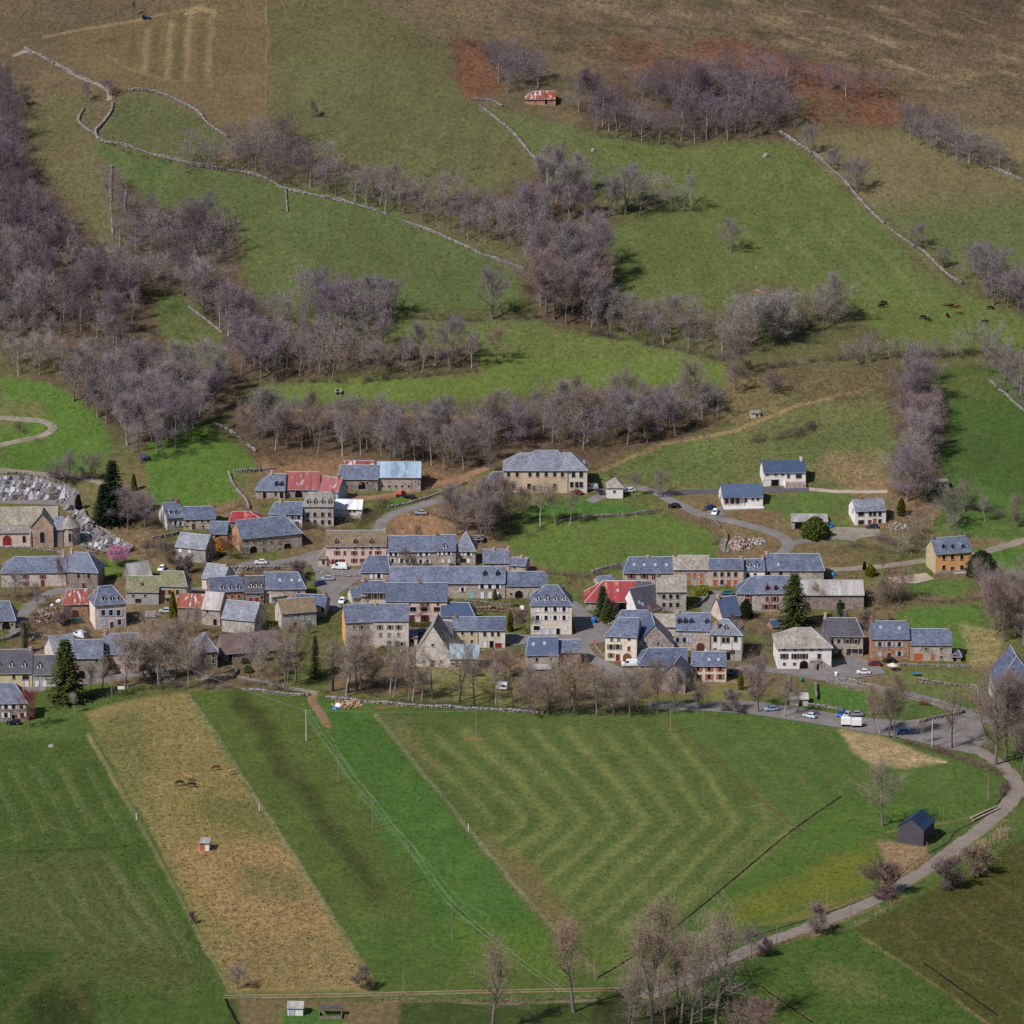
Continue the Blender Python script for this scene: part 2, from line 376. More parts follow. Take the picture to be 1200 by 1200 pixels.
def fill(pts, col, a=1.0, rough=.5, jit=5.0, feather=2.0, noise_a=0):
    if max(p[1] for p in pts) < 800 and jit < 12: jit *= 1.7; feather *= 1.4      # ragged edges on the slopes
    idx, m = polymask(pts, jit, feather); m = m * a
    if noise_a: m = m * np.clip(.5 + (MID[idx] - .5) * noise_a * 4, 0, 1)
    C[idx] = C[idx] * (1 - m[:, None]) + np.array(col) * m[:, None]; A[idx] = A[idx] * (1 - m) + rough * m
def stroke(pts, w, col, a=1.0, jit=1.5, soft=.5, rough=None, breakup=0):
    pts = np.array(pts, float)
    x0, y0 = pts.min(0) - w - 12; x1, y1 = pts.max(0) + w + 12
    idx = np.nonzero((U > x0) & (U < x1) & (V > y0) & (V < y1))[0]
    if not len(idx): return
    u = U[idx] + JU[idx] * jit * 2; v = V[idx] + JV[idx] * jit; dm = np.full(len(idx), 1e9)
    for (ax, ay), (bx, by) in zip(pts[:-1], pts[1:]):
        dx, dy = bx-ax, by-ay; t = np.clip(((u-ax)*dx + (v-ay)*dy) / (dx*dx+dy*dy+1e-9), 0, 1)
        dm = np.minimum(dm, (u-ax-t*dx)**2 + (v-ay-t*dy)**2)
    m = np.clip((w / 2 - np.sqrt(dm)) / (w * soft / 2 + 1e-6), 0, 1); m = m * m * (3 - 2*m) * a
    if breakup: m = m * np.clip(.5 + (MID[idx] - .5 + (JU[idx])) * breakup * 3, 0, 1)
    C[idx] = C[idx] * (1 - m[:, None]) + np.array(col) * m[:, None]
    if rough is not None: A[idx] = A[idx] * (1 - m) + rough * m

# ---- natural cover: moor on top, grazed slopes, gardens in the village, meadows on the valley floor
t = sstep(60, 240, V)[:, None]
C[:] = np.array(S(102,92,74)) * (1 - t) + np.array(S(90,95,64)) * t
w = np.clip((BIG - .5) * 3 + .3, 0, 1) * (1 - sstep(150, 420, V)); setc(w, S(112,98,76), .8, .9)
A[:] = .75
setc(sstep(520, 560, V), S(110,100,76), 1, .85)
setc(sstep(805, 830, V), S(76,100,50), 1, .35)
setc(1 - sstep(700, 780, GY), S(70,95,46), 1, .5)
# village ground: worn grass, dug plots, trodden earth
vz = sstep(535, 575, V) * (1 - sstep(800, 828, V))
setc(vz * np.clip((MID - .47) * 6 + .15, 0, 1), S(90,104,56), .9, .7); setc(vz * np.clip((.44 - MID) * 6, 0, 1), S(130,110,90), .8, .9)
# upper moor with bare stony streaks
fill([(560,-60),(1400,-60),(1400,150),(1080,140),(1000,85),(860,75),(740,45),(560,35)], S(106,94,78), .9, 1.0, 9, 9)
fill([(330,-60),(600,-60),(590,30),(520,55),(330,20)], S(112,102,80), .8, .9, 8, 9)
fill([(880,-60),(1400,-60),(1400,45),(1100,40),(960,20)], S(92,78,70), .8, 1.0, 9, 12)
for k in range(26):
    x = 900 + 300 * random.Random(k).random(); y = 8 + 95 * random.Random(k + 99).random()
    stroke([(x, y), (x + 20, y + 5), (x + 44, y + 14)], 4, S(150,134,110), .5, 5, 1, breakup=1)
for x, y, L in ((1040,70,60),(1065,84,50),(1090,100,40),(985,60,45),(930,40,60),(1000,35,60),(700,38,40),(760,18,50)):
    stroke([(x, y), (x + L*.5, y + L*.18), (x + L, y + L*.42)], 6, S(164,146,120), .55, 6, 1, breakup=1)
stroke([(680,28),(780,32),(860,36),(960,44)], 3, S(84,76,62), .7)
st1 = fbm(U * .022 + V * .012, V * .11 - U * .03, 61, 5); mz = (1 - sstep(60, 170, V)) * sstep(520, 760, U + V * .5)
setc(mz * np.clip((st1 - .58) * 6, 0, 1), S(146,130,106), .55, 1.0); setc(mz * np.clip((.43 - st1) * 7, 0, 1), S(82,72,62), .7, 1.0)
st2 = fbm(U * .03, V * .09, 67, 4); hz_ = (1 - sstep(330, 460, V)); setc(hz_ * np.clip((st2 - .58) * 5, 0, 1), S(120,108,78), .3); setc(hz_ * np.clip((.42 - st2) * 5, 0, 1), S(80,86,54), .3)
# dead bracken
for pg in ([(532,45),(575,52),(590,75),(585,108),(548,112),(538,90)], [(640,52),(700,56),(760,48),(815,62),(800,85),(740,82),(690,75)], [(800,70),(850,48),(905,60),(960,78),(1010,80),(1055,108),(1068,128),(1040,150),(950,148),(930,130),(900,100),(850,85)],
           [(720,45),(780,48),(850,45),(880,62),(800,75)]):
    fill(pg, S(100,72,58), .95, 1.0, 18, 9, .9)
    fill(pg, S(122,84,66), .8, 1.0, 18, 6, 1.8)
# hill meadows
fill([(60,50),(110,32),(170,20),(250,4),(262,-40),(318,-40),(313,136),(268,152),(232,126),(180,108),(140,102),(100,86)], S(110,99,71), 1, .55, 3)
for x, a, bb in ((170,37,86),(197,27,90),(220,14,93),(246,13,100)): stroke([(x+4,a),(x,(a+bb)/2),(x-1,bb)], 11, S(138,122,90), .75, 3, .8)
for x, a, bb in ((154,40,77),(182,32,87),(209,20,90),(234,27,95)): stroke([(x+3,a),(x,(a+bb)/2),(x-1,bb)], 10, S(100,92,62), .85, 2, .5)
stroke([(246,13),(232,10),(218,16)], 7, S(150,132,96), .8); stroke([(50,44),(100,34),(160,24),(240,6)], 4, S(150,132,100), .6)
stroke([(35,50),(60,54),(110,50),(140,44)], 4, S(98,90,64), .7); stroke([(140,58),(130,50),(140,34)], 5, S(104,94,66), .6)
stroke([(125,65),(150,80),(200,95),(300,90)], 6, S(132,114,82), .6, 3, 1)
fill([(318,8),(420,0),(520,50),(545,112),(600,150),(628,190),(610,238),(500,240),(420,205),(340,170),(316,140)], S(94,97,65), .95, .6, 5, 4)
fill([(330,60),(500,70),(580,150),(600,220),(460,210),(360,165)], S(92,104,64), .7, .55, 14, 12)
fill([(112,166),(140,114),(186,112),(240,142),(268,168),(240,190),(160,178)], S(90,102,64), 1, .5, 4)
fill([(40,205),(115,165),(134,285),(70,275)], S(104,104,72), 1, .6, 5, 4); fill([(60,110),(120,110),(110,160),(40,190),(30,140)], S(98,98,68), 1, .6, 5, 4)
fill([(115,170),(230,195),(330,214),(440,240),(612,316),(612,360),(480,366),(440,335),(350,292),(260,272),(180,235),(130,200)], S(84,106,58), 1, .45, 4, 3)
fill([(116,172),(200,190),(196,216),(160,206)], S(80,108,54), .9, .4, 6, 6); stroke([(178,212),(186,198),(192,188)], 10, S(64,104,44), .6, 2)
fill([(270,262),(350,290),(440,340),(420,375),(330,372),(280,320)], S(88,106,58), 1, .5, 6, 5)
fill([(185,340),(225,352),(262,392),(262,440),(210,420)], S(84,104,56), 1, .5, 5, 3); fill([(188,345),(215,350),(222,365),(195,365)], S(60,100,44), .8, .5, 4, 4)
fill([(560,128),(700,150),(790,165),(900,160),(800,232),(690,242),(640,200),(600,158)], S(92,108,62), .95, .5, 6, 5)
fill([(690,168),(890,165),(925,165),(1000,232),(1090,325),(1210,378),(1210,410),(1060,412),(985,352),(900,362),(700,350),(690,270),(705,250),(780,240)], S(90,110,54), 1, .4, 4, 3)
for k in range(9):
    x = 860 + k * 22; stroke([(x, 262), (x + 45, 300), (x + 85, 345)], 9, S(78,108,50) if k % 2 else S(106,120,68), .6, 3, .9)
for k in range(4): stroke([(860, 276 + k*28), (960, 282 + k*28), (1090, 300 + k*30)], 6, S(104,116,66), .45, 3, 1)
fill([(860,335),(930,330),(925,362),(870,365)], S(88,88,56), .8, .8, 6, 6); stroke([(885,340),(905,345),(920,346)], 4, S(160,118,92), .9); 
fill([(925,160),(1085,150),(1210,218),(1210,335),(1130,328),(1085,285),(1000,228)], S(112,108,76), 1, .6, 5, 3)
fill([(1030,250),(1210,235),(1210,335),(1130,328)], S(84,106,58), .9, .5, 12, 14)
fill([(1060,150),(1120,150),(1210,205),(1210,150)], S(118,110,80), .9, .8, 6, 6)
fill([(430,374),(560,377),(690,377),(760,404),(855,428),(852,452),(780,445),(690,452),(600,455),(430,440)], S(94,112,60), 1, .5, 4, 3)
fill([(276,470),(300,456),(430,438),(560,428),(600,420),(850,430),(850,445),(600,462),(560,468),(400,470)], S(92,114,54), .95, .4, 3, 3)
fill([(1083,436),(1165,425),(1210,478),(1210,612),(1095,592),(1085,560),(1108,492)], S(66,94,46), 1, .4, 3, 2)
fill([(1086,440),(1165,428),(1190,450),(1150,470),(1090,470)], S(84,94,56), .7, .6, 8, 9)
fill([(690,548),(760,505),(870,470),(1060,468),(1055,520),(1035,560),(960,576),(740,572)], S(98,106,68), 1, .6, 5, 5)
fill([(880,520),(1040,490),(1050,540),(960,560)], S(84,106,60), .6, .5, 10, 10)
fill([(700,552),(780,520),(860,505),(850,560),(750,572)], S(88,110,60), .8, .5, 8, 8)
stroke([(700,552),(780,520),(860,505),(935,475),(1010,458)], 6, S(150,132,98), .8, 2)
stroke([(705,540),(760,515),(830,490)], 8, S(134,118,92), .7, 4, 1)
fill([(880,430),(1050,418),(1055,465),(930,472)], S(108,96,74), .6, .95, 9, 8); fill([(960,548),(1005,530),(1045,545),(1040,576),(985,574)], S(146,126,98), .7, 1, 10, 9); fill([(965,530),(1000,530),(1000,545),(968,543)], S(140,120,96), .6, 1, 8, 6)
fill([(850,430),(900,430),(920,480),(870,500),(840,490)], S(112,104,76), .9, .8, 8, 6)
# banks and woodland floor
for pg in ([(0,190),(60,200),(125,300),(280,330),(300,420),(270,480),(230,495),(170,525),(120,500),(90,470),(0,430)], [(270,482),(560,492),(580,545),(520,575),(490,560),(300,552)], [(560,480),(850,470),(850,500),(700,545),(690,560),(580,560)], [(600,320),(710,300),(720,400),(640,380)],
           [(680,85),(930,80),(930,165),(800,172),(680,150)], [(400,190),(620,290),(640,310),(740,255),(640,210),(500,240)], [(0,80),(14,80),(30,200),(0,220)], [(1040,430),(1105,470),(1100,590),(1050,580)], [(260,400),(560,405),(560,440),(280,445)], [(150,235),(270,255),(290,340),(150,300)]):
    fill(pg, S(92,78,68), .85, .9, 9, 6)
stroke([(275,480),(400,482),(560,490)], 8, S(150,128,98), .7, 3, 1); fill([(300,540),(380,535),(490,545),(560,560),(500,575),(300,556)], S(140,112,88), .8, .9, 7, 5)
fill([(185,338),(225,350),(262,390),(266,430),(235,432),(200,420),(180,380)], S(88,102,58), 1, .5, 6, 4); fill([(188,345),(215,350),(222,365),(195,365)], S(70,98,48), .8, .5, 5, 4); fill([(60,410),(120,430),(130,450),(80,445),(20,432)], S(96,96,64), .8, .7, 7, 6)
# valley side left of the village
fill([(0,442),(60,450),(110,482),(132,520),(120,552),(60,556),(0,556)], S(80,112,50), 1, .45, 4, 3); fill([(0,470),(50,470),(60,490),(0,498)], S(112,104,80), .6, .8, 6, 5)
fill([(178,505),(240,494),(290,530),(300,548),(270,560),(280,585),(230,598),(176,592),(172,540)], S(82,114,50), 1, .4, 3, 2)
fill([(100,560),(125,565),(120,610),(145,640),(110,600)], S(108,110,66), .8, .6); fill([(100,660),(160,652),(190,672),(120,680)], S(84,114,52), .9, .5); fill([(0,640),(70,640),(66,652),(0,654)], S(88,98,58), .9, .5)
# village greens and yards
fill([(578,622),(640,602),(765,602),(848,626),(838,652),(790,655),(728,672),(690,674),(640,670),(602,645)], S(88,112,54), 1, .4, 3, 2)
fill([(600,604),(640,586),(700,586),(770,598),(700,608),(640,612)], S(66,108,46), .95, .4, 4, 3)
fill([(440,588),(475,582),(490,592),(450,600)], S(66,110,46), .9, .4, 3, 2); fill([(455,605),(510,600),(520,625),(455,632)], S(146,116,92), .9, .8, 4, 3); fill([(505,570),(570,565),(580,580),(520,588)], S(112,112,68), .8)
fill([(845,582),(1000,575),(1000,600),(930,615),(905,600)], S(80,108,54), .9, .5, 4, 3); fill([(905,606),(990,610),(1000,640),(930,622)], S(92,108,62), .9, .6)
for k in range(4): stroke([(868 + k*13, 598), (884 + k*13, 612)], 5, S(120,96,80), .9, 1)
fill([(1050,715),(1150,705),(1168,735),(1150,775),(1060,770)], S(78,112,50), 1, .45, 4, 3); fill([(1125,730),(1168,740),(1165,780),(1140,780)], S(152,142,102), .85, .8, 6, 4)
fill([(1140,640),(1210,640),(1210,690),(1160,680)], S(76,112,48), 1, .4); fill([(1060,676),(1140,680),(1120,700),(1050,698)], S(76,108,50), .9, .5)
fill([(1020,785),(1150,790),(1150,812),(1060,800)], S(98,112,66), 1, .5); fill([(950,800),(1030,812),(1010,832),(940,825)], S(74,112,50), 1, .4); fill([(1060,800),(1120,812),(1110,830),(1060,818)], S(92,110,62), .9, .5)
fill([(500,770),(600,790),(600,822),(500,822)], S(118,120,76), .9, .6, 5, 4); fill([(440,755),(500,760),(500,812),(380,812),(400,770)], S(118,104,84), .8, .8)
fill([(600,790),(760,790),(760,832),(600,830)], S(112,106,80), .85, .8); fill([(840,800),(880,800),(880,820),(830,822)], S(110,116,68), .8)
fill([(200,735),(300,735),(300,800),(160,800),(150,760)], S(112,98,82), .8, .9); fill([(20,700),(100,690),(110,740),(40,760)], S(122,108,88), .8, .9)
fill([(0,815),(120,800),(170,805),(105,858),(0,870)], S(78,102,50), .95, .5); fill([(1140,560),(1210,600),(1210,640),(1090,620)], S(72,104,48), .9, .5)
# valley floor fields
fill([(-200,862),(104,868),(182,1000),(268,1162),(268,1400),(-200,1400)], S(68,94,44), 1, .35, 2, 2)
fill([(-200,1010),(120,1000),(210,1090),(230,1160),(-200,1150)], S(82,94,54), .8, .5, 14, 12); fill([(-200,1110),(60,1110),(110,1180),(0,1260),(-200,1260)], S(52,80,34), .9, .4, 10, 10); fill([(40,1160),(110,1150),(120,1260),(30,1260)], S(48,56,30), .8, .5, 10, 12)
stroke([(0,998),(60,997),(150,992)], 3, S(52,78,34), .8)
for k, (x0, y0, x1, y1, x2, y2) in enumerate(((10,900,36,940,52,976),(36,898,60,935,85,985),(66,895,88,940,108,975),(72,900,92,945,120,972),(102,900,124,945,146,985),(36,1020,60,1060,95,1105),(75,1022,100,1070,134,1106),(108,1020,140,1070,175,1110),(-10,910,10,945,20,985),(120,1000,150,1050,190,1110),(130,1010,165,1070,205,1120),(160,1020,190,1065,225,1130))):
    stroke([(x0,y0),(x1,y1),(x2,y2)], 4.5, S(112,124,80), .6, 1.0, 1); stroke([(x0+6,y0),(x1+6,y1),(x2+6,y2)], 4.2, S(108,120,78), .5, 1.0, 1)
stroke([(10,1190),(40,1150),(75,1140),(100,1180)], 30, S(112,108,70), .3, 8, 1); stroke([(0,985),(60,970),(90,975),(75,1000),(30,1020),(0,1030)], 4, S(112,118,74), .5, 3, 1)
fill([(100,835),(150,820),(216,812),(322,975),(440,1160),(270,1162),(182,985)], S(132,124,80), 1, .7, 3, 2)
fill([(105,845),(170,830),(180,960),(150,930)], S(108,114,70), .8, .8, 10, 8); fill([(190,990),(330,990),(400,1090),(300,1110),(240,1060)], S(156,130,94), .85, .9, 12, 9); fill([(270,1015),(350,1020),(360,1060),(290,1050)], S(108,112,70), .8, 1, 12, 8); fill([(230,930),(310,940),(320,985),(240,965)], S(104,112,64), .8, .9, 10, 7)
fill([(250,1100),(410,1100),(440,1160),(280,1160)], S(142,124,88), .8, .7, 9, 8)
fill([(222,812),(300,806),(362,812),(442,838),(540,962),(662,1120),(660,1156),(442,1158),(330,975)], S(80,100,48), 1, .3, 3, 2)
fill([(362,812),(442,838),(540,962),(662,1120),(520,1120),(440,960),(380,870)], S(64,106,46), .85, .3, 9, 12)
fill([(520,1080),(650,1090),(660,1150),(560,1150)], S(84,114,42), .8, .35, 12, 14); fill([(400,1080),(520,1080),(540,1150),(440,1155)], S(70,104,46), .7, .4, 12, 10)
stroke([(285,822),(312,860),(335,900),(375,950),(405,1000),(440,1048)], 46, S(60,70,40), .85, 14, 1.0); stroke([(262,822),(285,860),(320,910),(400,1010),(450,1060)], 4, S(84,112,60), .6, 2, 1); stroke([(318,832),(345,880),(385,920),(400,960)], 4, S(80,108,56), .5, 2, 1)
for dx in (0, 10): stroke([(360+dx,836),(395+dx,893),(440+dx,955),(490+dx,1010),(530+dx,1056),(556+dx*1.5,1072),(560+dx*1.2,1082)], 4.6, S(100,136,84), .5, .8, 1)
stroke([(560,1082),(545,1080),(520,1055)], 4.6, S(100,136,84), .5, .8, 1)
fill([(444,836),(600,842),(772,838),(932,970),(800,1080),(700,1152),(655,1110),(550,965)], S(82,102,54), 1, .4, 3, 2)
for i in range(-1, 10):      # mowing swaths: a run down the slope, a turn and a run back
    ax_ = 613 + i * 36; pts = [(506 + i * 40, 858), (560 + i * 38, 905), (ax_ - 12, 946), (ax_, 962), (ax_ - 12, 974), (578 + i * 21, 985 + i * 16)]
    if i < 0: pts = pts[:4]
    keep = [p for p in pts if p[0] < 765 + (p[1] - 838) * 1.2]
    if len(keep) > 1: stroke(keep, 20 + 4 * math.sin(i * 1.7), S(112,124,70), .7 + .14 * math.sin(i * 2.1), 4, 1.0, breakup=0)
fill([(560,975),(620,1010),(680,1080),(640,1085)], S(118,104,74), .7, .7, 9, 8); fill([(446,838),(480,845),(520,905),(500,900)], S(112,108,72), .6, .6, 8, 7)
fill([(690,1120),(780,1078),(800,1090),(720,1150)], S(88,112,46), .8, .4, 6, 6)
fill([(776,838),(880,836),(965,842),(1000,868),(1062,902),(1155,896),(1160,938),(985,935),(932,970)], S(76,104,50), 1, .35, 3, 2)
for k in range(5): stroke([(800 + k*38, 842), (850 + k*36, 890), (905 + k*30, 945)], 12, S(94,108,62), .5, 3, 1)
fill([(985,936),(1045,940),(1150,940),(1120,960),(1045,975),(1035,1000),(1012,1042),(880,1082),(822,1104),(792,1088)], S(74,106,46), 1, .35, 3, 2)
fill([(830,1075),(960,1010),(1035,985),(1012,1042),(880,1082),(822,1100)], S(104,112,40), .85, .35, 9, 9); fill([(1035,1045),(1000,1050),(880,1086),(1000,1070)], S(118,110,60), .7, .6)
fill([(985,856),(1030,862),(1075,882),(1108,892),(1060,900),(1020,895),(1000,880)], S(166,150,116), 1, .95, 4, 3); stroke([(1050,890),(1080,891),(1110,893)], 3, S(186,170,146), .8)
fill([(1030,985),(1085,990),(1090,1012),(1060,1030),(1030,1045),(1036,1010)], S(150,128,104), .95, .9, 4, 3)
fill([(1000,1088),(1060,1060),(1130,1020),(1210,975),(1400,960),(1400,1400),(1170,1210)], S(74,80,42), 1, .5, 3, 3)
for k in range(6): stroke([(1030 + k*25, 1095 - k*14), (1080 + k*26, 1140 - k*14), (1210 + k*10, 1215 - k*24)], 6, S(106,100,58) if k % 2 else S(70,78,36), .6, 4, 1)
stroke([(1090,1090),(1140,1060),(1180,1050)], 12, S(96,78,50), .35, 5, 1)
fill([(828,1160),(900,1112),(1000,1088),(1175,1215),(830,1230)], S(66,96,40), 1, .4, 3, 3); fill([(950,1130),(1020,1140),(1040,1170),(960,1165)], S(104,112,66), .6, .5, 9, 9); fill([(830,1130),(905,1120),(880,1180),(830,1170)], S(40,76,32), .6, .4, 8, 9)
fill([(268,1168),(470,1172),(800,1170),(830,1230),(268,1230)], S(62,80,42), 1, .5, 3, 3); fill([(275,1168),(330,1170),(470,1172),(465,1230),(290,1230)], S(122,108,82), .8, .9, 6, 4); fill([(330,1186),(370,1182),(405,1190),(400,1210),(330,1210)], S(62,110,46), .9, .4, 4, 4)
stroke([(440,1172),(600,1176),(700,1172)], 5, S(160,142,120), .7, 2, .8, breakup=1); fill([(690,1175),(800,1172),(810,1200),(700,1205)], S(48,52,34), .8, .5, 8, 8)
# verges of walls, tracks and ditches
for pl, wd, cc in (([(104,862),(182,1000),(268,1162)],5,S(160,142,108)), ([(222,816),(328,978),(438,1150)],5,S(150,142,112)), ([(440,838),(560,985),(640,1080),(705,1148)],6,S(140,134,110)), ([(776,840),(850,900),(932,970)],3.5,S(126,96,72)), ([(872,1122),(960,1086),(1040,1050),(1090,1022)],8,S(138,120,96)), ([(850,1130),(960,1090),(1030,1062)],5,S(130,112,88)),
                   ([(1010,1098),(1090,1150),(1165,1204)],4,S(140,118,90)), ([(892,1156),(950,1196)],4,S(136,110,82)), ([(1170,950),(1100,965),(1040,975)],3,S(136,122,88)), ([(313,0),(312,132)],2.5,S(138,130,104))):
    stroke(pl, wd * 1.15, tuple(c * 1.12 for c in cc), .95, 2.5, .8, breakup=.25)
for cx_, cy_ in ((553,866),): stroke([(cx_-8,cy_),(cx_+9,cy_)], 4, S(150,108,82), .9)
stroke([(368,812),(366,822),(378,838),(384,850)], 9, S(150,108,86), .9, 2, .5)
stroke([(440,830),(475,826),(500,828)], 6, S(140,108,82), .7, 2, 1); stroke([(620,833),(700,836)], 4, S(50,84,36), .7, 2, 1)

g2 = fbm(U * .05, V * .16, 71, 4); fz = sstep(820, 850, V); setc(fz * np.clip((g2 - .56) * 5, 0, 1), S(108,110,66), .18); setc(fz * np.clip((.44 - g2) * 5, 0, 1), S(58,84,40), .18)
hs_ = (1 - sstep(300, 460, V)) * 1.9; C[:] = C * (1 - .05 * hs_[:, None]) ; lu0 = (C @ np.array([.3,.6,.1]))[:, None]; C[:] = C * (1 - .1 * hs_[:, None]) + lu0 * np.array([1.06,.98,.8]) * .1 * hs_[:, None]
lum_ = (C @ np.array([.3, .6, .1]))[:, None]
C[:] = (C * .92 + lum_ * np.array([1.06, .98, .86]) * .08) * .95 * np.array([1.08, .97, .84])
cols = np.concatenate([np.clip(C, .004, .8), A[:, None]], 1)
ii = np.arange(nx * ny).reshape(ny, nx)
quads = np.stack([ii[:-1,:-1].ravel(), ii[:-1,1:].ravel(), ii[1:,1:].ravel(), ii[1:,:-1].ravel()], 1)
gme = fast_mesh('ground', np.stack([GX, GY, GZ], 1), quads, 'ground_mat', cols)
gme.polygons.foreach_set('use_smooth', np.ones(len(quads), bool))
ground = link('ground', gme); tag(ground, 'grassy valley floor and hillside with fields and moor', kind='structure')
del GX, GY, GZ, JU, JV, BIG, MID, DEP, cols

# ------------------------------------------------------------------ roads, tracks, yards, ditches
def world_line(px_pts, step=2.5):
    pts = [P(*p) for p in px_pts]
    out = []
    n = len(pts)
    for i in range(n - 1):
        p0 = pts[max(i-1,0)]; p1 = pts[i]; p2 = pts[i+1]; p3 = pts[min(i+2,n-1)]
        k = max(1, int((p2 - p1).length / step))
        for j in range(k):
            t = j / k
            q = .5 * ((2*p1) + (p2-p0)*t + (2*p0-5*p1+4*p2-p3)*t*t + (3*p1-p0-3*p2+p3)*t**3)
            out.append(Vector((q.x, q.y)))
    out.append(Vector((pts[-1].x, pts[-1].y)))
    return out
def offsets(line):
    res = []
    for i, p in enumerate(line):
        a = line[max(i-1,0)]; b = line[min(i+1,len(line)-1)]; d = (b-a).normalized(); res.append(Vector((-d.y, d.x)))
    return res
ROADPTS = []
def ribbon(name, px_pts, width, mat, dz=.08, label=None, seed=1, wob=.15, lat=0.0):
    ln = world_line(px_pts, 1.6); nr = offsets(ln); ROADPTS.extend((p.x, p.y, width/2) for p in ln); mb = MB(); rnd = random.Random(seed); K = 5
    for p, q in zip(ln, nr):
        w0 = width/2 * (1 + rnd.uniform(-wob, wob)); w1 = width/2 * (1 + rnd.uniform(-wob, wob))
        for k in range(K):
            o = lat - w0 + (w0+w1) * k/(K-1); x, y = p.x + q.x*o, p.y + q.y*o
            mb.v.append((x, y, float(height(x, y)) + dz - (.06 if k in (0, K-1) else 0)))
    for i in range(len(ln)-1):
        for k in range(K-1): mb.f.append([i*K+k, i*K+k+1, (i+1)*K+k+1, (i+1)*K+k][::-1]); mb.m.append(0)
    o = mb.build(name, mat); return tag(o, label, kind='structure')
def patch(name, px_pts, mat, dz=.07, label=None, step=3.0):
    pts = [P(*p) for p in px_pts]; pts = [Vector((p.x, p.y)) for p in pts]; n = len(pts)
    x0 = min(p.x for p in pts); x1 = max(p.x for p in pts); y0 = min(p.y for p in pts); y1 = max(p.y for p in pts)
    def inside(x, y):
        c = False
        for i in range(n):
            a, b_ = pts[i], pts[(i+1) % n]
            if (a.y > y) != (b_.y > y) and x < (b_.x-a.x)*(y-a.y)/(b_.y-a.y)+a.x: c = not c
        return c
    co = []
    for i in range(n):
        a, b_ = pts[i], pts[(i+1) % n]; k = max(1, int((b_-a).length/step))
        for j in range(k): co.append(a + (b_-a)*(j/k))
    m0 = len(co); ed = [(i, (i+1) % m0) for i in range(m0)]
    x = x0 + step/2
    while x < x1:
        y = y0 + step/2
        while y < y1:
            if inside(x, y): co.append(Vector((x, y)))
            y += step
        x += step
    ROADPTS.extend((p.x, p.y, 2.0) for p in co)
    r = delaunay_2d_cdt(co, ed, [], 1, 1e-4)
    mb = MB(); mb.v = [(v.x, v.y, float(height(v.x, v.y)) + dz) for v in r[0]]
    mb.f = [list(f) for f in r[2]]; mb.m = [0]*len(mb.f)
    return tag(mb.build(name, mat), label, kind='structure')

ribbon('road', [(752,1169),(820,1141),(880,1112),(960,1082),(1030,1052),(1082,1021),(1130,986),(1168,956),(1190,930),(1188,912),(1168,893),(1140,876)], 4.6, 'road_pink', .10, 'narrow pinkish road winding through the valley fields')
ribbon('road', [(1215,858),(1150,842),(1100,824),(1040,809),(960,793),(905,785),(876,783),(858,790)], 5.2, 'asphalt', .12, 'grey village road past the stone inn')
patch('parking_area', [(760,823),(820,824),(862,820),(900,824),(935,829),(1000,840),(1060,845),(1085,842),(1110,836),(1150,846),(1156,868),(1140,884),(1105,876),(1060,866),(1000,856),(935,845),(880,837),(820,833),(760,831)], 'asphalt', .08, 'grey asphalt parking area at the village edge')
patch('yard', [(908,789),(932,785),(960,783),(976,774),(1000,768),(1030,780),(1038,790),(1010,794),(985,798),(945,793)], 'asphalt', .16, 'asphalt forecourt beside the stone inn')
ribbon('road', [(668,706),(688,726),(690,742),(682,754),(688,768),(710,780),(744,793)], 5.0, 'asphalt', .10, 'curving asphalt street beside the hotel')
patch('yard', [(590,742),(622,744),(672,744),(690,738),(700,750),(676,758),(640,752),(600,757),(586,752)], 'asphalt', .13, 'asphalt forecourt of the hotel')
patch('yard', [(670,722),(700,726),(722,740),(716,752),(688,756),(676,744)], 'asphalt', .15, 'asphalt parking space right of the hotel')
ribbon('road', [(186,692),(240,690),(288,662),(320,660),(352,655),(376,650),(390,668),(412,670),(470,672)], 4.6, 'asphalt', .10, 'village street passing the large stone barn')
patch('yard', [(352,650),(372,645),(384,660),(424,668),(424,678),(398,696),(400,712),(390,718),(382,700),(372,690),(368,668)], 'asphalt', .12, 'asphalt village square with parked cars')
ribbon('road', [(440,628),(452,608),(480,596),(520,586),(560,580),(590,580)], 4.2, 'asphalt', .10, 'small road climbing towards the manor')
ribbon('road', [(400,582),(440,583),(490,573),(540,560),(570,548)], 3.6, 'earth', .09, 'brown farm track by the upper barns')
ribbon('road', [(690,588),(735,571),(768,577),(785,586),(812,599),(830,605),(870,614),(905,624),(922,634),(920,645),(898,656),(860,664)], 4.0, 'asphalt', .10, 'grey lane curving down past the modern houses')
ribbon('road', [(922,638),(950,633),(985,630),(1005,633)], 3.6, 'asphalt', .12, 'short drive to the white house')
ribbon('road', [(770,579),(800,577),(850,576),(900,574),(948,573)], 3.6, 'asphalt_dark', .12, 'dark asphalt drive in front of the top white house')
ribbon('path', [(948,573),(985,576),(1040,576)], 2.4, 'gravel', .09, 'pale gravel path beyond the top white house')
patch('yard', [(825,597),(845,594),(850,605),(836,607)], 'asphalt', .14, 'small parking pad by the blue-roofed bungalow')
patch('yard', [(970,618),(990,618),(1030,620),(1032,628),(1000,632),(975,630)], 'path_grey', .13, 'grey gravel yard in front of the white house')
ribbon('road', [(964,668),(1000,666),(1040,663),(1085,657),(1105,658),(1150,648),(1215,628)], 3.8, 'path_grey', .10, 'lane running behind the orange house')
patch('yard', [(1040,677),(1085,672),(1095,679),(1075,684),(1050,684)], 'gravel', .14, 'pale gravel drive beside the orange house')
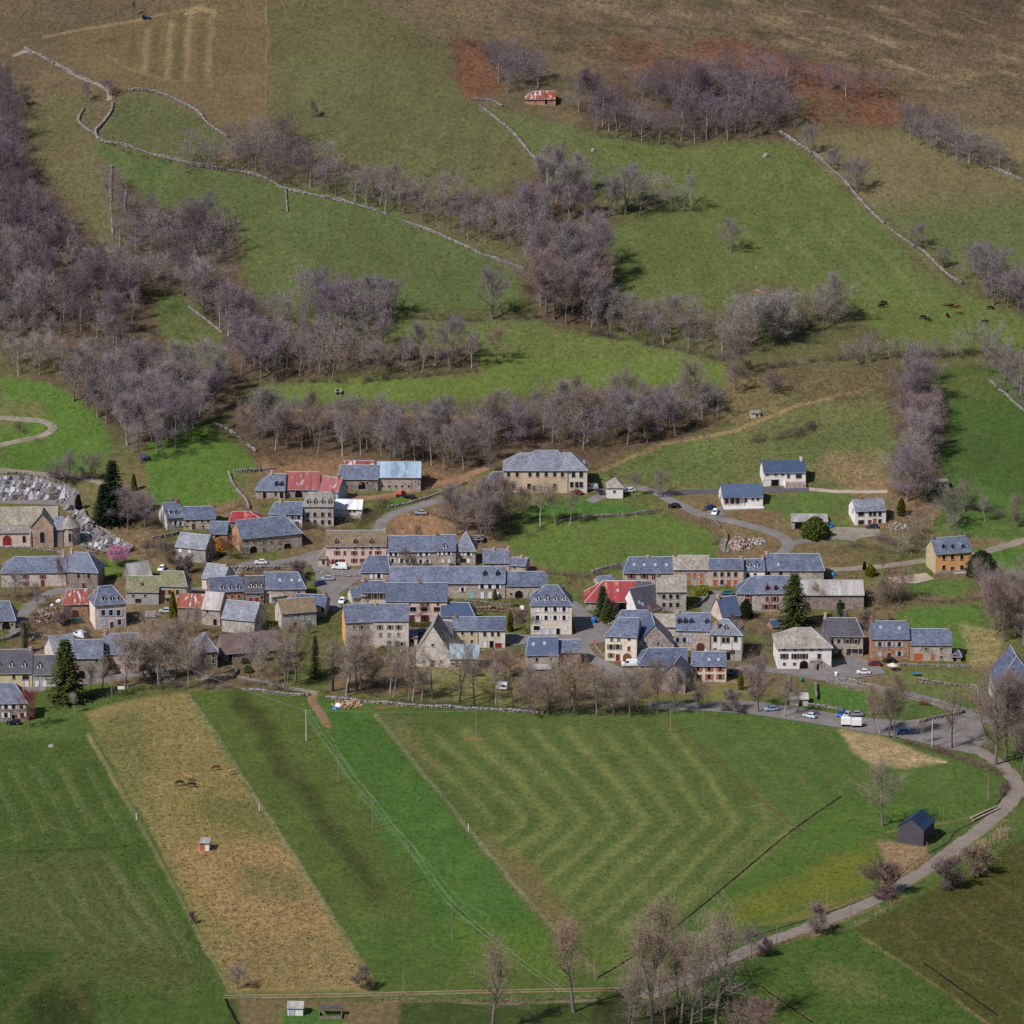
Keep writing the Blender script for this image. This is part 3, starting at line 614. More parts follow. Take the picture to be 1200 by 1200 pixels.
patch('yard', [(820,700),(835,692),(858,694),(870,704),(855,712),(838,722),(822,722)], 'asphalt', .10, 'grey lane between the upper houses')
ribbon('road', [(-12,818),(40,808),(95,800),(150,791),(205,786)], 4.2, 'asphalt', .10, 'grey street in front of the lower left houses')
ribbon('road', [(18,744),(26,722),(44,704),(62,694),(84,690)], 4.4, 'asphalt', .10, 'lane curving up beside the scrap yard')
ribbon('path', [(-10,524),(20,517),(48,511),(62,502),(50,494),(20,491),(-10,489)], 3.2, 'path_grey', .09, 'hairpin dirt road above the cemetery')
ribbon('path', [(-10,549),(30,553),(60,556),(95,560),(126,569)], 2.4, 'path_grey', .09, 'grey path along the top of the cemetery')
patch('cemetery_ground', [(-8,556),(40,558),(93,575),(92,592),(100,602),(125,622),(158,642),(150,648),(104,648),(94,640),(92,612),(70,592),(-8,590)], 'asphalt', .08, 'grey gravel ground of the cemetery around the church')
ribbon('track', [(262,1168),(400,1166),(560,1162),(740,1159)], .8, 'track', .08, 'wheel rut of the farm track across the field foot', 3, .3, .75)
ribbon('track', [(262,1168),(400,1166),(560,1162),(740,1159)], .8, 'track', .08, 'second wheel rut of the farm track across the field foot', 4, .3, -.85)
ribbon('path', [(230,797),(260,790),(300,797),(340,806),(372,812)], 2.4, 'path_grey', .09, 'dirt path below the stone house')
ribbon('path', [(368,813),(366,822),(376,836),(383,848)], 2.6, 'earth', .09, 'reddish earth ramp into the green field')
ribbon('path', [(15,66),(34,60),(60,72),(98,92),(125,104),(128,118),(120,140),(96,150),(98,128),(128,112)][:6], 2.0, 'path_grey', .09, 'stony path down the upper hillside')
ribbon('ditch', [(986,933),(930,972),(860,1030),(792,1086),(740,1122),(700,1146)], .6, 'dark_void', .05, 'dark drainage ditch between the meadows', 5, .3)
ribbon('stream', [(1186,900),(1180,922),(1174,936),(1150,958),(1120,975),(1110,988),(1088,1000),(1066,1015),(1052,1030),(1030,1046),(980,1066),(900,1092),(850,1108)], 0.6, 'water', .05, 'thin dark stream beside the valley road', 6, .4)
ribbon('ditch', [(776,840),(812,868),(850,900),(890,936),(932,970)], .45, 'dark_earth', .05, 'brown furrow between the striped field and the right meadow', 11, .5)
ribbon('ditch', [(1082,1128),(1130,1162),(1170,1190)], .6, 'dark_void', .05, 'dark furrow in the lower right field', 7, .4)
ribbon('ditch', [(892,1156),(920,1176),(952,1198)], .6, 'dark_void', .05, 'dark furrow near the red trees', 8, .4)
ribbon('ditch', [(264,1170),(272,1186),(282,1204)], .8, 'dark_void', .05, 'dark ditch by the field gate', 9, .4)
# ------------------------------------------------------------------ buildings
def prism(mb, poly, u0, u1, m=0):
    """polygon in (v, z) swept along u"""
    n = len(poly); vs_ = [(u0, v, z) for v, z in poly] + [(u1, v, z) for v, z in poly]
    mb.add(vs_, [list(range(n))[::-1], [n+i for i in range(n)]] + [[i, (i+1) % n, n+(i+1) % n, n+i] for i in range(n)], m)
_pane = {}; WRND = random.Random(5); FOOT = []
def window_part(root, u, v, z, w, h, kind, sh, rot=0, frame='frame_stone', arch=False, nm='window', fill='glass', opened=True):
    """surround, recessed dark pane and shutters; u,v,z = bottom centre on the wall, facing -v before rot"""
    key = (round(w,2), round(h,2), frame, arch)
    if key not in _pane:
        t = .13; mb = MB()
        if arch:
            n = 8; out = [(-w/2-t, 0)] + [(-(w/2+t)*math.cos(math.pi*i/n), h-w/2 + (w/2+t)*math.sin(math.pi*i/n)) for i in range(n+1)] + [(w/2+t, 0)]
            inn = [(-w/2, 0)] + [(-(w/2)*math.cos(math.pi*i/n), h-w/2 + (w/2)*math.sin(math.pi*i/n)) for i in range(n+1)] + [(w/2, 0)]
            k = len(out); vs_ = [(x, -.09, y) for x, y in out] + [(x, -.09, y) for x, y in inn] + [(x, .03, y) for x, y in out] + [(x, .03, y) for x, y in inn]
            fs = []
            for i in range(k-1): fs += [[i, i+1, k+i+1, k+i], [2*k+i, i, i+1, 2*k+i+1][::-1], [k+i, k+i+1, 3*k+i+1, 3*k+i]]
            mb.add(vs_, fs); pn = MB().add([(x, -.02, y) for x, y in inn], [list(range(k))])
        else:
            mb.box(-w/2-t, -w/2, -.09, .03, -.02, h+t); mb.box(w/2, w/2+t, -.09, .03, -.02, h+t); mb.box(-w/2, w/2, -.09, .03, h, h+t)
            mb.box(-w/2-t-.05, w/2+t+.05, -.14, .03, -.14, -.02)
            pn = MB().add([(-w/2,-.02,-.02),(w/2,-.02,-.02),(w/2,-.02,h),(-w/2,-.02,h)], [(0,1,2,3)])
        _pane[key] = (mb.mesh('window', (frame,)), pn)
    fm, pn = _pane[key]
    if sh and nm == 'window' and not arch and WRND.random() < .2: fill = sh; sh = None      # shutters pulled to
    o = link(nm, fm, root, (u, v, z), rot)
    pk = (key, fill)
    if pk not in _pane: _pane[pk] = pn.mesh('pane', (fill,))
    link('pane' if nm == 'window' else 'leaf', _pane[pk], o)
    if sh and nm == 'window' and not arch:
        sk = ('sh', round(w,2), round(h,2), sh)
        if sk not in _pane: _pane[sk] = MB().box(-w*.27, w*.27, -.05, .03, 0, h+.04).mesh('shutter', (sh,))
        for s_ in (-1, 1):
            link('shutter', _pane[sk], o, (s_ * (w/2 + .13 + w*.28), -.06, 0))
    return o
KIND = dict(w=(1.0,1.5,'window'), n=(.8,1.3,'window'), s=(.75,.7,'window'), d=(1.15,2.1,'door'), a=(2.5,2.5,'door'), g=(2.6,2.2,'garage_door'), b=(1.9,1.4,'window'), q=(1.15,1.9,'window'), A=(1.5,3.4,'window'), e=(1.0,1.7,'window'))
HOUSES = {}
def house(label, xl, xr, yb, ye, yr, yaw=0, D=8.0, hl=0.0, hr=0.0, gf=False, wall='stone', roof='slate', win='', sh=None, door='sh_brown', frame='frame_stone', ch=(), dorm=None, dy=None, sky_=(), name='house', cat='house', group=None, left='', right='', over=.35, shed=False, P0=None, W=None, ridge='ridge', wall_l=None, flare=True, rise=None, foot=2.5, dormm='frame_white'):
    yw = R(yaw); p0 = P0 or P(xl, yb); ca, sa = math.cos(yw), math.sin(yw)
    s = scale_at(p0); ph = depr(p0)
    if W is None:
        W = (xr - xl) / (s * max(ca, .3))
        for _ in range(5):
            q = project(p0.x + W*ca, p0.y + W*sa, p0.z)
            W *= (xr - xl) / max(q[0] - project(*p0)[0], 1)
    h = (yb - ye) / (s * math.cos(ph))
    if gf: r = (ye - yr) / (s * math.cos(ph))
    else: r = ((ye - yr) / s - D/2 * math.sin(ph) * ca) / math.cos(ph)
    if shed: r = ((ye - yr) / s - D * math.sin(ph) * ca) / math.cos(ph)
    lim = (W if gf else D)
    if not shed: r = min(max(r, .18*lim), .85*lim)
    else: r = max(r, .25)
    if rise is not None: r = rise
    root = empty(name, p0, yw); tag(root, label, cat, group)
    L, Wd = (D, W) if gf else (W, D)            # along ridge, across
    mp = (lambda p, q, z: (q, p, z)) if gf else (lambda p, q, z: (p, q, z))
    ip, iq = hl * Wd, hr * Wd
    # walls
    wm = MB(); e = .06
    wm_l = MB()
    if shed:
        V_ = [(0,0),(L,0),(L,Wd),(0,Wd)]
        vs_ = [mp(p, q, -foot) for p, q in V_] + [mp(p, q, h + (r if q > 0 else 0) - e) for p, q in V_]
        fs = [[0,1,5,4],[1,2,6,5],[2,3,7,6],[3,0,4,7],[4,5,6,7]]
        if gf: fs = [f[::-1] for f in fs]
        wm.add(vs_, fs)
    else:
        pts = [(0,0),(L,0),(L,Wd),(0,Wd)]
        vs_ = [mp(p, q, -foot) for p, q in pts] + [mp(p, q, h - e) for p, q in pts]
        vs_ += [mp(0, Wd/2, h + r - e - .02 if not ip else h - e), mp(L, Wd/2, h + r - e - .02 if not iq else h - e)]
        fs = [[0,1,5,4],[1,2,6,9,5],[2,3,7,6],[3,0,4,8,7]]
        if gf: fs = [f[::-1] for f in fs]
        for i, f in enumerate(fs):
            tgt = wm_l if (wall_l and i == 3) else wm
            tgt.add([vs_[k] for k in f], [list(range(len(f)))])
    wo_ = wm.build('wall', wall, root)
    if wall_l: wm_l.build('gable_wall', wall_l, root)
    # roof: slabs with thickness, eaves flare out
    rm = MB(); t = .16
    tan = r / (Wd/2) if not shed else r / Wd
    def slab(poly):
        n = len(poly); top = [mp(*p) for p in poly]; bot = [(a, b_, c - t) for a, b_, c in top]
        f = [list(range(n)), [n+i for i in range(n)][::-1]] + [[i, n+i, n+(i+1) % n, (i+1) % n] for i in range(n)]
        if gf: f = [k[::-1] for k in f]
        rm.add(top + bot, f)
    ov = over; zo = h + .08
    if shed:
        slab([(-.2,-ov,zo-ov*tan),(L+.2,-ov,zo-ov*tan),(L+.2,Wd+.2,zo+r+.2*tan),(-.2,Wd+.2,zo+r+.2*tan)])
    else:
        tl = r / ip if ip else 0; tr = r / iq if iq else 0
        gl, gr = (ov if ip else .18), (ov if iq else .18)
        ez = zo - ov * tan * .7
        x0, x1 = -gl, L + gr
        rl = (ip if ip else -.18); rr = L - iq if iq else L + .18
        if rl > rr: rl = rr = (rl + rr) / 2
        slab([(x0,-ov,ez),(x1,-ov,ez),(rr,Wd/2,zo+r),(rl,Wd/2,zo+r)])
        slab([(x1,Wd+ov,ez),(x0,Wd+ov,ez),(rl,Wd/2,zo+r),(rr,Wd/2,zo+r)])
        if ip: slab([(x0,Wd+ov,ez),(x0,-ov,ez),(rl,Wd/2,zo+r)])
        if iq: slab([(x1,-ov,ez),(x1,Wd+ov,ez),(rr,Wd/2,zo+r)])
    ro = rm.build('roof', roof, root)
    if ridge and not shed:
        rb = MB(); rb.tube([mp(rl, Wd/2, zo+r+.02), mp((rl+rr)/2, Wd/2, zo+r+.03), mp(rr, Wd/2, zo+r+.02)], [.12]*3, 5)
        rb.build('ridge_cap', ridge, ro)
        for on, xa, xe in ((ip, rl, x0), (iq, rr, x1)):
            if on:
                for qv in (-ov, Wd+ov):
                    MB().tube([mp(xa, Wd/2, zo+r+.02), mp(xe, qv, ez+.03)], [.1, .1], 5).build('hip_cap', ridge, ro)
    # gutter along the front eave
    if not gf and not shed: MB().tube([(x0+.1, -ov-.06, ez-.06), (x1-.1, -ov-.06, ez-.06)], [.07, .07], 5).build('gutter', 'zinc', ro)
    Minv = (Matrix.Translation(p0) @ Matrix.Rotation(yw, 4, 'Z')).inverted()
    co, O = Minv @ Vector((0,0,CAM_Z)), None
    def hit_front(px, py):
        d = (Minv.to_3x3() @ ray(px, py)); tt = -co.y / d.y; q = co + d * tt; return q.x, q.z
    def hit_roof(px, py):   # front slope: z = zo + tan*v
        d = (Minv.to_3x3() @ ray(px, py)); tt = (zo - co.z + tan * co.y) / (d.z - tan * d.y); return co + d * tt
    for tok in win.split():
        code, rest = tok.split('@'); ys_, xs_ = rest.split(':'); kind = code[0]; opt = code[1:]
        w_, h_, nm = KIND[kind]
        for x in xs_.split(','):
            uu, zz = hit_front(float(x), float(ys_))
            if not (w_/2 - .3 < uu < W - w_/2 + .3): uu = min(max(uu, w_/2 + .15), W - w_/2 - .15)
            z0 = zz - h_/2
            top = h if not gf else h + r * max(0, 1 - abs(uu/W - .5) * 2) - .35
            z0 = min(z0, top - h_ - .22); z0 = max(z0, .05)
            if nm != 'window': z0 = .02
            fillm = 'glass' if nm == 'window' else door
            if opt and opt[0] == 'v': fillm = 'dark_void'
            shc = sh if nm == 'window' and kind in 'wnqb' and opt != 'x' else None
            if opt.startswith('='): fillm = opt[1:]; shc = None
            window_part(root, uu, 0, z0, w_, h_, kind, shc, 0, frame, kind in 'aA' , nm, fillm)
    for spec, side in ((left, 'l'), (right, 'r')):
        if not spec: continue
        for tok in spec.split():           # kind@depth-fraction,height m
            code, rest = tok.split('@'); fr, zz = rest.split(','); w_, h_, nm = KIND[code[0]]
            vv = float(fr) * D
            window_part(root, 0 if side == 'l' else W, vv, float(zz), w_, h_, code[0], sh if nm == 'window' and code[0] in 'wn' else None, R(-90) if side == 'l' else R(90), frame, code[0] in 'aA', nm, 'glass' if nm == 'window' else door)
    for c in ch:                            # (fraction along ridge, height above ridge, material[, fraction across])
        fr, hh, mt = c[:3]; fq = c[3] if len(c) > 3 else .5
        pp = min(max(fr * L, .5), L - .5); qq = fq * Wd; zb = h + r * (1 - abs(fq - .5) * 2) - .9
        if ip and pp < ip: zb = min(zb, h + r * pp / ip - .9)
        if iq and pp > L - iq: zb = min(zb, h + r * (L - pp) / iq - .9)
        a, b_, _ = mp(pp, qq, 0); cm = MB(); top = zb + .9 + hh
        cm.box(a-.36, a+.36, b_-.5, b_+.5, zb, top); cm.box(a-.44, a+.44, b_-.58, b_+.58, top, top+.14)
        co_ = cm.build('chimney', mt, ro)
        MB().tube([(a, b_-.2, top+.14), (a, b_-.2, top+.55)], [.15, .12], 6).build('chimney_pot', 'pot', co_)
    if dorm:
        for x in dorm:
            q = hit_roof(x, dy); w_ = 1.15; hd = 1.25
            v0 = q.y - .25; z0 = zo + tan * v0 - .1; mb = MB()
            back = v0 + hd / max(tan, .3) + .3
            mb.add([(q.x-w_/2, v0, z0), (q.x+w_/2, v0, z0), (q.x+w_/2, v0, z0+hd), (q.x, v0, z0+hd+.5), (q.x-w_/2, v0, z0+hd), (q.x-w_/2, back, z0+hd), (q.x+w_/2, back, z0+hd)],
                   [[0,1,2,3,4],[0,4,5],[1,6,2]])
            d_ = mb.build('dormer', dormm, ro)
            rf = MB(); k = w_/2 + .2; bk = v0 + (hd + .5) / max(tan, .3) + .3
            rf.add([(q.x-k, v0-.22, z0+hd-.12), (q.x, v0-.22, z0+hd+.6), (q.x, bk, z0+hd+.6), (q.x-k, bk-.6, z0+hd-.12)], [[0,1,2,3][::-1]]); rf.add([(q.x+k, v0-.22, z0+hd-.12), (q.x, v0-.22, z0+hd+.6), (q.x, bk, z0+hd+.6), (q.x+k, bk-.6, z0+hd-.12)], [[0,1,2,3]])
            rf.build('dormer_roof', roof, d_)
            MB().add([(q.x-.26, v0-.03, z0+.3), (q.x+.26, v0-.03, z0+.3), (q.x+.26, v0-.03, z0+hd-.08), (q.x-.26, v0-.03, z0+hd-.08)], [(0,1,2,3)]).build('pane', 'glass', d_)
    for x, y in sky_:
        q = hit_roof(x, y); n_ = Vector((0, -tan, 1)).normalized(); t_ = Vector((0, 1, tan)).normalized(); mb = MB(); c0 = q + n_ * .06
        a = Vector((.4,0,0)); b_ = t_ * .55; up_ = n_ * .08
        cs = [c0-a-b_, c0+a-b_, c0+a+b_, c0-a+b_]; mb.add(cs + [c + up_ for c in cs], [(4,5,6,7),(0,1,5,4),(1,2,6,5),(2,3,7,6),(3,0,4,7)])
        mb.build('skylight', 'zinc', ro)
    FOOT.append((p0.x, p0.y, ca, sa, W, D)); HOUSES[label] = (root, W, D, h, r)
    return root

CB, CP = 'chimney_brick', 'chimney_pale'
# ---- left quarter: round the church
house('long low slate house with a white wall below the church', 2, 78, 688, 671, 653, 3, 9, hl=.45, wall='pale', roof='slate', win='d@684:50 n@684:30 n@676:30,50', sh='sh_red', ch=((.95,2.0,CP),), door='sh_red')
house('narrow stone house with hipped slate roof beside the pale chimney', 79, 115, 690, 669, 647, -8, 9, hr=.45, wall='stone_dark', roof='slate', win='w@675:92,104 d@684:98', ch=((.05,1.2,CP),))
house('rusty patched tin barn beside the scrap yard', 74, 104, 724, 708, 691, 6, 8, hl=.2, wall='stone_red', roof='tin_rust', win='s@714:80 a@720:88', name='barn', cat='barn')
house('tall pale house with hipped slate roof and cream side wall', 112, 148, 738, 709, 688, 17, 9, hl=.25, hr=.35, wall='pale', wall_l='cream', roof='slate', win='q@718:121,130,139 q@729:121,140 d@731:131', sh='sh_blue', dorm=(121,130,139), dy=703, ch=((.1,1.3,CP),), frame='frame_white')
house('mossy grey roofed house with blank grey front wall', 148, 186, 708, 693, 675, -2, 9, wall='greywash', roof='moss', win='s@698:156,170 b@704:162', ch=((.45,.8,CB,.2),))
house('mossy roofed house with yellow shutters by the cypress', 187, 219, 706, 686, 669, -6, 8, hr=.2, wall='greywash', roof='moss', win='w@694:192,199,208 w@703:190,197,210', sh='sh_yellow')
house('small corrugated gable shed behind the mossy roofs', 153, 178, 684, 677, 661, 28, 6, wall='wood_grey', roof='fibre', name='shed', cat='shed')
house('white gabled house with two arched dormers above the church lane', 196, 216, 622, 607, 590, 22, 9, wall='greywash', wall_l='white', roof='slate', win='w@613:206 w@614:211', sh='sh_white', dorm=(200,206), dy=602, ch=((.85,1.0,CB),), left='w@.4,2.5')
house('low stone cottage joined to the white gabled house', 216, 253, 621, 608, 594, 4, 8, wall='stone', roof='slate', win='s@611:220,227,237,244 d@618:227 s@617:219,238', ch=((.93,1.0,CB),))
house('stone house with dark right gable and smooth slate roof', 206, 241, 656, 640, 624, -20, 8, wall='stone_grey', roof='slate_pale', win='w=sh_white@643:211,222 w=sh_white@653:216,222', right='w@.3,2.9 w@.7,2.9 d@.5,0.1')
house('small slate barn between the two stone houses', 246, 266, 634, 625, 611, -4, 8, wall='stone_dark', roof='slate', win='av@630:256', name='barn', cat='barn')
house('large stone barn with orange left gable and arched doors', 283, 354, 650, 631, 610, 20, 11, hr=.35, wall='stone', wall_l='stone_red', roof='slate', win='s@635:289,298,309,318,328,337 s@643:289,309,328,347 av@646:297,337', name='barn', cat='barn', ridge='ridge')
house('red and white tin roofed house behind the large stone barn', 270, 308, 622, 611, 600, 6, 8, hr=.5, hl=.1, wall='stone', roof='tin_red')
house('white fronted slate house with a chimney left of the grey dormered house', 316, 354, 618, 602, 588, -3, 8, hl=.2, wall='white', roof='slate', win='w@605:336,343,350 w@613:337,343 d@614:348', sh='sh_blue', ch=((.3,1.0,CP),))
house('slate farmhouse with two dark dormers at the top of the village', 300, 334, 584, 574, 555, -2, 9, hl=.5, wall='stone', roof='slate', win='dv@581:310 n@579:323 dv@580:330', dorm=(324,330), dy=569, ch=((.5,1.1,CP),), dormm='slate_dark')
house('red rusty tin barn joined to the top farmhouse', 335, 374, 583, 573, 553, -2, 9, wall='stone', roof='tin_pink', win='av@580:350 s@578:362', name='barn', cat='barn')
house('small gable house with faded pink roof and blue-grey gable', 374, 396, 585, 574, 558, -25, 7, wall='tin_blue', roof='tin_pink', ch=((.8,.7,CB),))
house('tall grey house with four arched dormers', 356, 391, 616, 593, 577, -1, 9, hl=.15, wall='stone_grey', roof='lauze', win='w@603:361,369,378,386 w@612:361,369,378,386', dorm=(361,369,378,386), dy=590, ch=((.95,.9,CB),), dormm='frame_stone')
house('low house wrapped in white sheeting beside the grey dormered house', 391, 424, 606, 596, 585, -4, 7, wall='white', roof='tin_white', win='sv@599:410,415')
house('slate barn with red tin lean-to behind it', 396, 443, 573, 561, 545, -1, 9, hl=.1, wall='stone_dark', roof='slate', win='s@566:422,430 av@570:424 s@570:405', name='barn', cat='barn', ch=((.05,.8,CP),))
house('red and white tin shed behind the slate barn', 402, 438, 552, 547, 540, 0, 6, wall='wood', roof='tin_rust', name='shed', cat='shed')
house('long barn with pale blue metal roof', 442, 493, 574, 559, 541, -1, 10, wall='stone', roof='tin_blue', win='sv@570:448,456,464,471,479', name='barn', cat='barn')
# ---- centre
house('three-storey inn with brown roof and red shutters', 382, 453, 663, 640, 622, 1, 10, wall='pinkish', roof='brown_roof', win='s@642:395,416,425,435,443 n@648:395,404,415,425,434,443 n@657:415,425 d@659:399 b@658:396', sh='sh_red', dorm=(394,416,435), dy=637, door='sh_red', dormm='stone_dark', ch=((.98,.6,CP),))
house('lean-to wing on the left of the red-shuttered inn', 373, 383, 664, 654, 643, 1, 7, wall='pinkish', roof='brown_roof', win='n@659:379', sh=None, hl=.3)
house('long slate terrace with stone front right of the red-shuttered inn', 454, 510, 664, 646, 628, 1, 9, wall='stone', roof='slate', win='n@649:458,464 n@657:460 w@657:471,477 n@649:493,500 n@658:493,501', sh='sh_white')
house('stone house with single round dormer in the slate terrace', 510, 534, 664, 645, 627, 1, 9, wall='stone', roof='slate', win='n@648:516,520,526 n@657:519,526', sh='sh_white', dorm=(521,), dy=642, ch=((.0,1.0,CB),))
house('corner house with steep hipped slate roof and orange patched chimney', 534, 557, 662, 645, 613, -3, 8, hl=.5, hr=.5, wall='stone', roof='slate_pale', win='w@647:540,549 b@657:543', sh='sh_white', ch=((.25,.5,CB),), rise=5.2)
house('small slate house behind the long slate terrace', 566, 597, 668, 659, 644, 0, 7, wall='stone', roof='slate', win='s@662:577', ch=((.95,.8,CP),(.4,.5,CP)))
house('little lean-to cottage beside the central meadow', 598, 616, 672, 662, 653, -12, 6, wall='stone', roof='slate', win='s@665:603', ch=((.6,.7,CP),))
house('slate house with pair of white windows at the terrace corner', 423, 456, 684, 670, 651, -1, 9, hl=.25, hr=.05, wall='stone', roof='slate', win='w@675:435,444', sh='sh_white')
house('long slate terrace with patched stone front and white doors', 457, 592, 701, 683, 664, 0, 9, wall='stone', roof='slate', win='n@691:542 d=sh_teal@696:552 w@687:565,574,583 d=sh_white@697:565,574,583', sh='sh_white', dorm=(568,583), dy=674, dormm='slate_dark')
house('low slate barn at the right end of the long terrace', 593, 641, 701, 686, 670, 0, 8, wall='stone', roof='slate', win='s@696:599 av@696:608', ch=((.97,1.0,CB),), name='barn', cat='barn')
house('pink house with brown shuttered window band', 423, 452, 707, 694, 681, 0, 8, wall='pale', roof='slate', win='w@699:433,440,447', sh='sh_brown', ch=((.95,.7,CP),(.15,.8,CB)))
house('long slate house with large stone patches and garage doors', 452, 524, 729, 704, 683, 0, 10, wall='pinkish', roof='slate', win='s@708:460,470,479,494,501,513 b@714:484,497,512 g@724:481,498 w@725:512', ch=((.55,1.0,CB),), door='sh_brown')
house('small blue slate house with curved ridge beside the long house', 517, 556, 733, 722, 706, -3, 8, hr=.25, wall='pale', roof='slate_blue')
house('stone house with orange left gable facing the square', 405, 438, 758, 729, 709, 9, 9, wall='stone', wall_l='orange', roof='slate', win='n@735:415,424,431 n@747:415,424,431', sh='sh_grey')
house('tall pale house with three rows of grey shuttered windows', 438, 479, 759, 727, 708, 1, 9, wall='pale', roof='slate', win='n@735:445,457,467 n@744:446,456,467 dv@755:456,465 n@755:471', sh='sh_grey', ch=((.0,.8,CP),))
house('stone gable-fronted barn with pale lauze roof', 488, 527, 781, 763, 733, -6, 13, gf=True, wall='pale', roof='lauze', win='s@756:507 d@776:507 s@775:497,517', name='barn', cat='barn', door='sh_brown')
house('cottage with brown gable between the barn and the pale house', 513, 531, 752, 742, 727, -38, 7, wall='stone_red', roof='slate_dark')
house('pale grey house with white-framed red windows', 531, 560, 759, 738, 723, 0, 8, wall='yellowish', roof='slate', win='n@742:542,553 n@752:542,553', frame='frame_white', ch=((.1,.9,CB),))
house('cream house with blue slate roof and grey window strip', 561, 592, 759, 738, 723, 0, 8, wall='cream', roof='slate', win='n@743:568,577,584 d=sh_white@755:568 dv@755:576 b=sh_red@757:584', sh=None)
house('shed with pale blue tin roof in front of the cream house', 527, 561, 784, 771, 755, -2, 6, wall='stone', roof='tin_blue', win='s@778:531 n@779:535,544,552', name='shed', cat='shed')
hotel = house('cream hotel with hipped slate roof and four gabled dormers', 622, 670, 744, 709, 686, 0, 10, hl=.42, hr=.42, wall='cream', roof='slate', win='w@714:630,640,650.5,661 w@724:630,640,650.5,661 b=dark_void@736:629 d=sh_blue@737:636,645 dv@737:654 n@736:662', sh='sh_white', dorm=(630,640.5,651,661), dy=703, ch=(), frame='frame_white')
house('blue slate cottage with pale chimney gable in front of the hotel', 617, 654, 783, 767, 747, 2, 8, hl=.1, wall='stone', roof='slate_blue', win='n@773:629,645', sky_=((625,755),(638,754)), ch=())
house('low slate outbuilding joined to the blue cottage', 654, 681, 780, 764, 750, 4, 7, wall='stone_red', roof='slate', win='s@772:661,669')
house('grey flat-roofed lean-to below the blue cottage', 626, 645, 789, 784, 781, 0, 4, shed=True, wall='wood_grey', roof='fibre', name='shed', cat='shed')
# manor
house('ochre manor with tall central slate roof behind bare trees', 616, 665, 578, 551, 528, 0, 13, hl=.24, hr=.24, wall='manor', roof='slate_pale', win='w@556:621,630,640,650,659 q@572:626 d=sh_blue@571:640 q@570:620,650', sh=None, ch=((.05,.7,CP),(.95,.8,CP)), name='manor', cat='manor', frame='frame_stone')
house('left wing of the manor with hipped slate roof', 590, 625, 577.3, 551, 531, 0, 12, hl=.45, wall='manor', roof='slate_pale', win='w@556:596,606 w@570:602', ch=((.05,.9,CP),), name='manor_wing', cat='manor')
house('right wing of the manor with two rows of windows', 656, 688, 577.4, 551, 531, 0, 12, hr=.45, wall='cream', roof='slate_pale', win='q@556:672,681 q@568:670,676,681', ch=((.9,.9,CP),), name='manor_wing', cat='manor', frame='frame_stone')
house('low wooden annex with row of arches left of the manor', 567, 590, 578, 568, 553, -4, 9, wall='manor', roof='slate_dark', win='nv@573:573,577,581,585', name='annex', cat='annex', hl=.3)
house('small white dovecote with pyramid roof beside the manor', 711, 730, 584, 571, 560, 0, 5.4, hl=.5, hr=.5, wall='white', roof='lauze', win='s@576:720', name='dovecote', cat='dovecote', over=.3)
# ---- right upper: modern houses
house('white bungalow with dark blue roof and grey porch', 847, 894, 594, 583, 568, 6, 9, wall='white', roof='slate_blue', win='q@587:851,858,864 n@586:874 s@585:882,888', sh=None, left='w@.4,2.2 d@.55,.05', ridge=None)
house('topmost white house with dark blue roof and basement garage', 895, 944, 570, 554, 540, 5, 9, wall='white', roof='slate_blue', win='s@556:899,909,917 n=sh_dark@558:924 b=sh_dark@558:936 g=sh_white@567:899 g=dark_void@567:908', sh=None, ch=((.93,.9,'frame_white'),), ridge=None)
house('white two-storey house with grey roof and orange door', 1002, 1038, 616, 599, 585, 9, 9, wall='white', roof='slate_pale', win='b@602:1009 w@602:1020,1025,1031 b@612:1009 w=sh_red@612:1019 d=sh_orange@613:1025 w@611:1031', left='w@.35,3.4', ch=((.3,.6,CB),), ridge=None)
house('low flat grey garage behind the round evergreen bush', 928, 970, 620, 611, 602, -1, 8, shed=True, wall='stone_grey', roof='fibre', win='gv@617:936', name='garage', cat='garage')
house('orange house with pale yellow gable and three dormers', 1096, 1138, 673, 649, 631, 15, 8.5, wall='orange', wall_l='yellowish', roof='slate', win='w@653:1106,1116,1127 w@665:1106,1127 d@666:1116', sh=None, dorm=(1105,1116,1128), dy=642, ch=((.02,.7,'metal_grey'),(.98,.9,'metal_grey')), dormm='slate_pale', door='sh_red')
house('small roofless concrete shed at the dark green field', 1089, 1111, 574, 565, 563, 0, 3.5, shed=True, wall='concrete', roof='wood_grey', win='bv@569:1096 sv@569:1105', name='shed', cat='shed')
# ---- right: upper terrace
house('slate house with four skylights and red shutters', 731, 788, 684, 671, 653, 1, 9, hl=.2, wall='stone', roof='slate', win='w@675:740,755 w@676:768', sh='sh_red', sky_=((743,662),(755,662),(768,662),(781,662)), ch=((.5,.5,CP),))
house('grey lauze roofed house with arched orange shutters', 789, 831, 686, 667, 651, 0, 9, wall='stone', roof='lauze', win='w=sh_orange@674:807,814,822 w=sh_orange@682:807,822 d=wood_pale@683:814', ch=((.02,1.6,CB),))
house('slate terrace house with red ground-floor shutters', 831, 871, 687, 667, 655, 0, 9, wall='pinkish', roof='slate', win='w@673:838,846,854,862 d=sh_orange@683:838,854,862 w@682:846', sh=None, ch=((.95,.7,CP),))
house('white terrace house with two round dormers', 871, 896, 684, 668, 655, 0, 9, wall='white', roof='slate', win='n@674:876,885', dorm=(877,886), dy=664, ch=((.95,.9,CP),), sh=None)
house('long slate house at the right end of the upper terrace', 897, 965, 682, 668, 649, 0, 10, hr=.12, wall='stone_grey', roof='slate', win='w@672:901,915 s@670:927,941,953', ch=((.02,.6,CP),), sh=None, sky_=((912,662),))
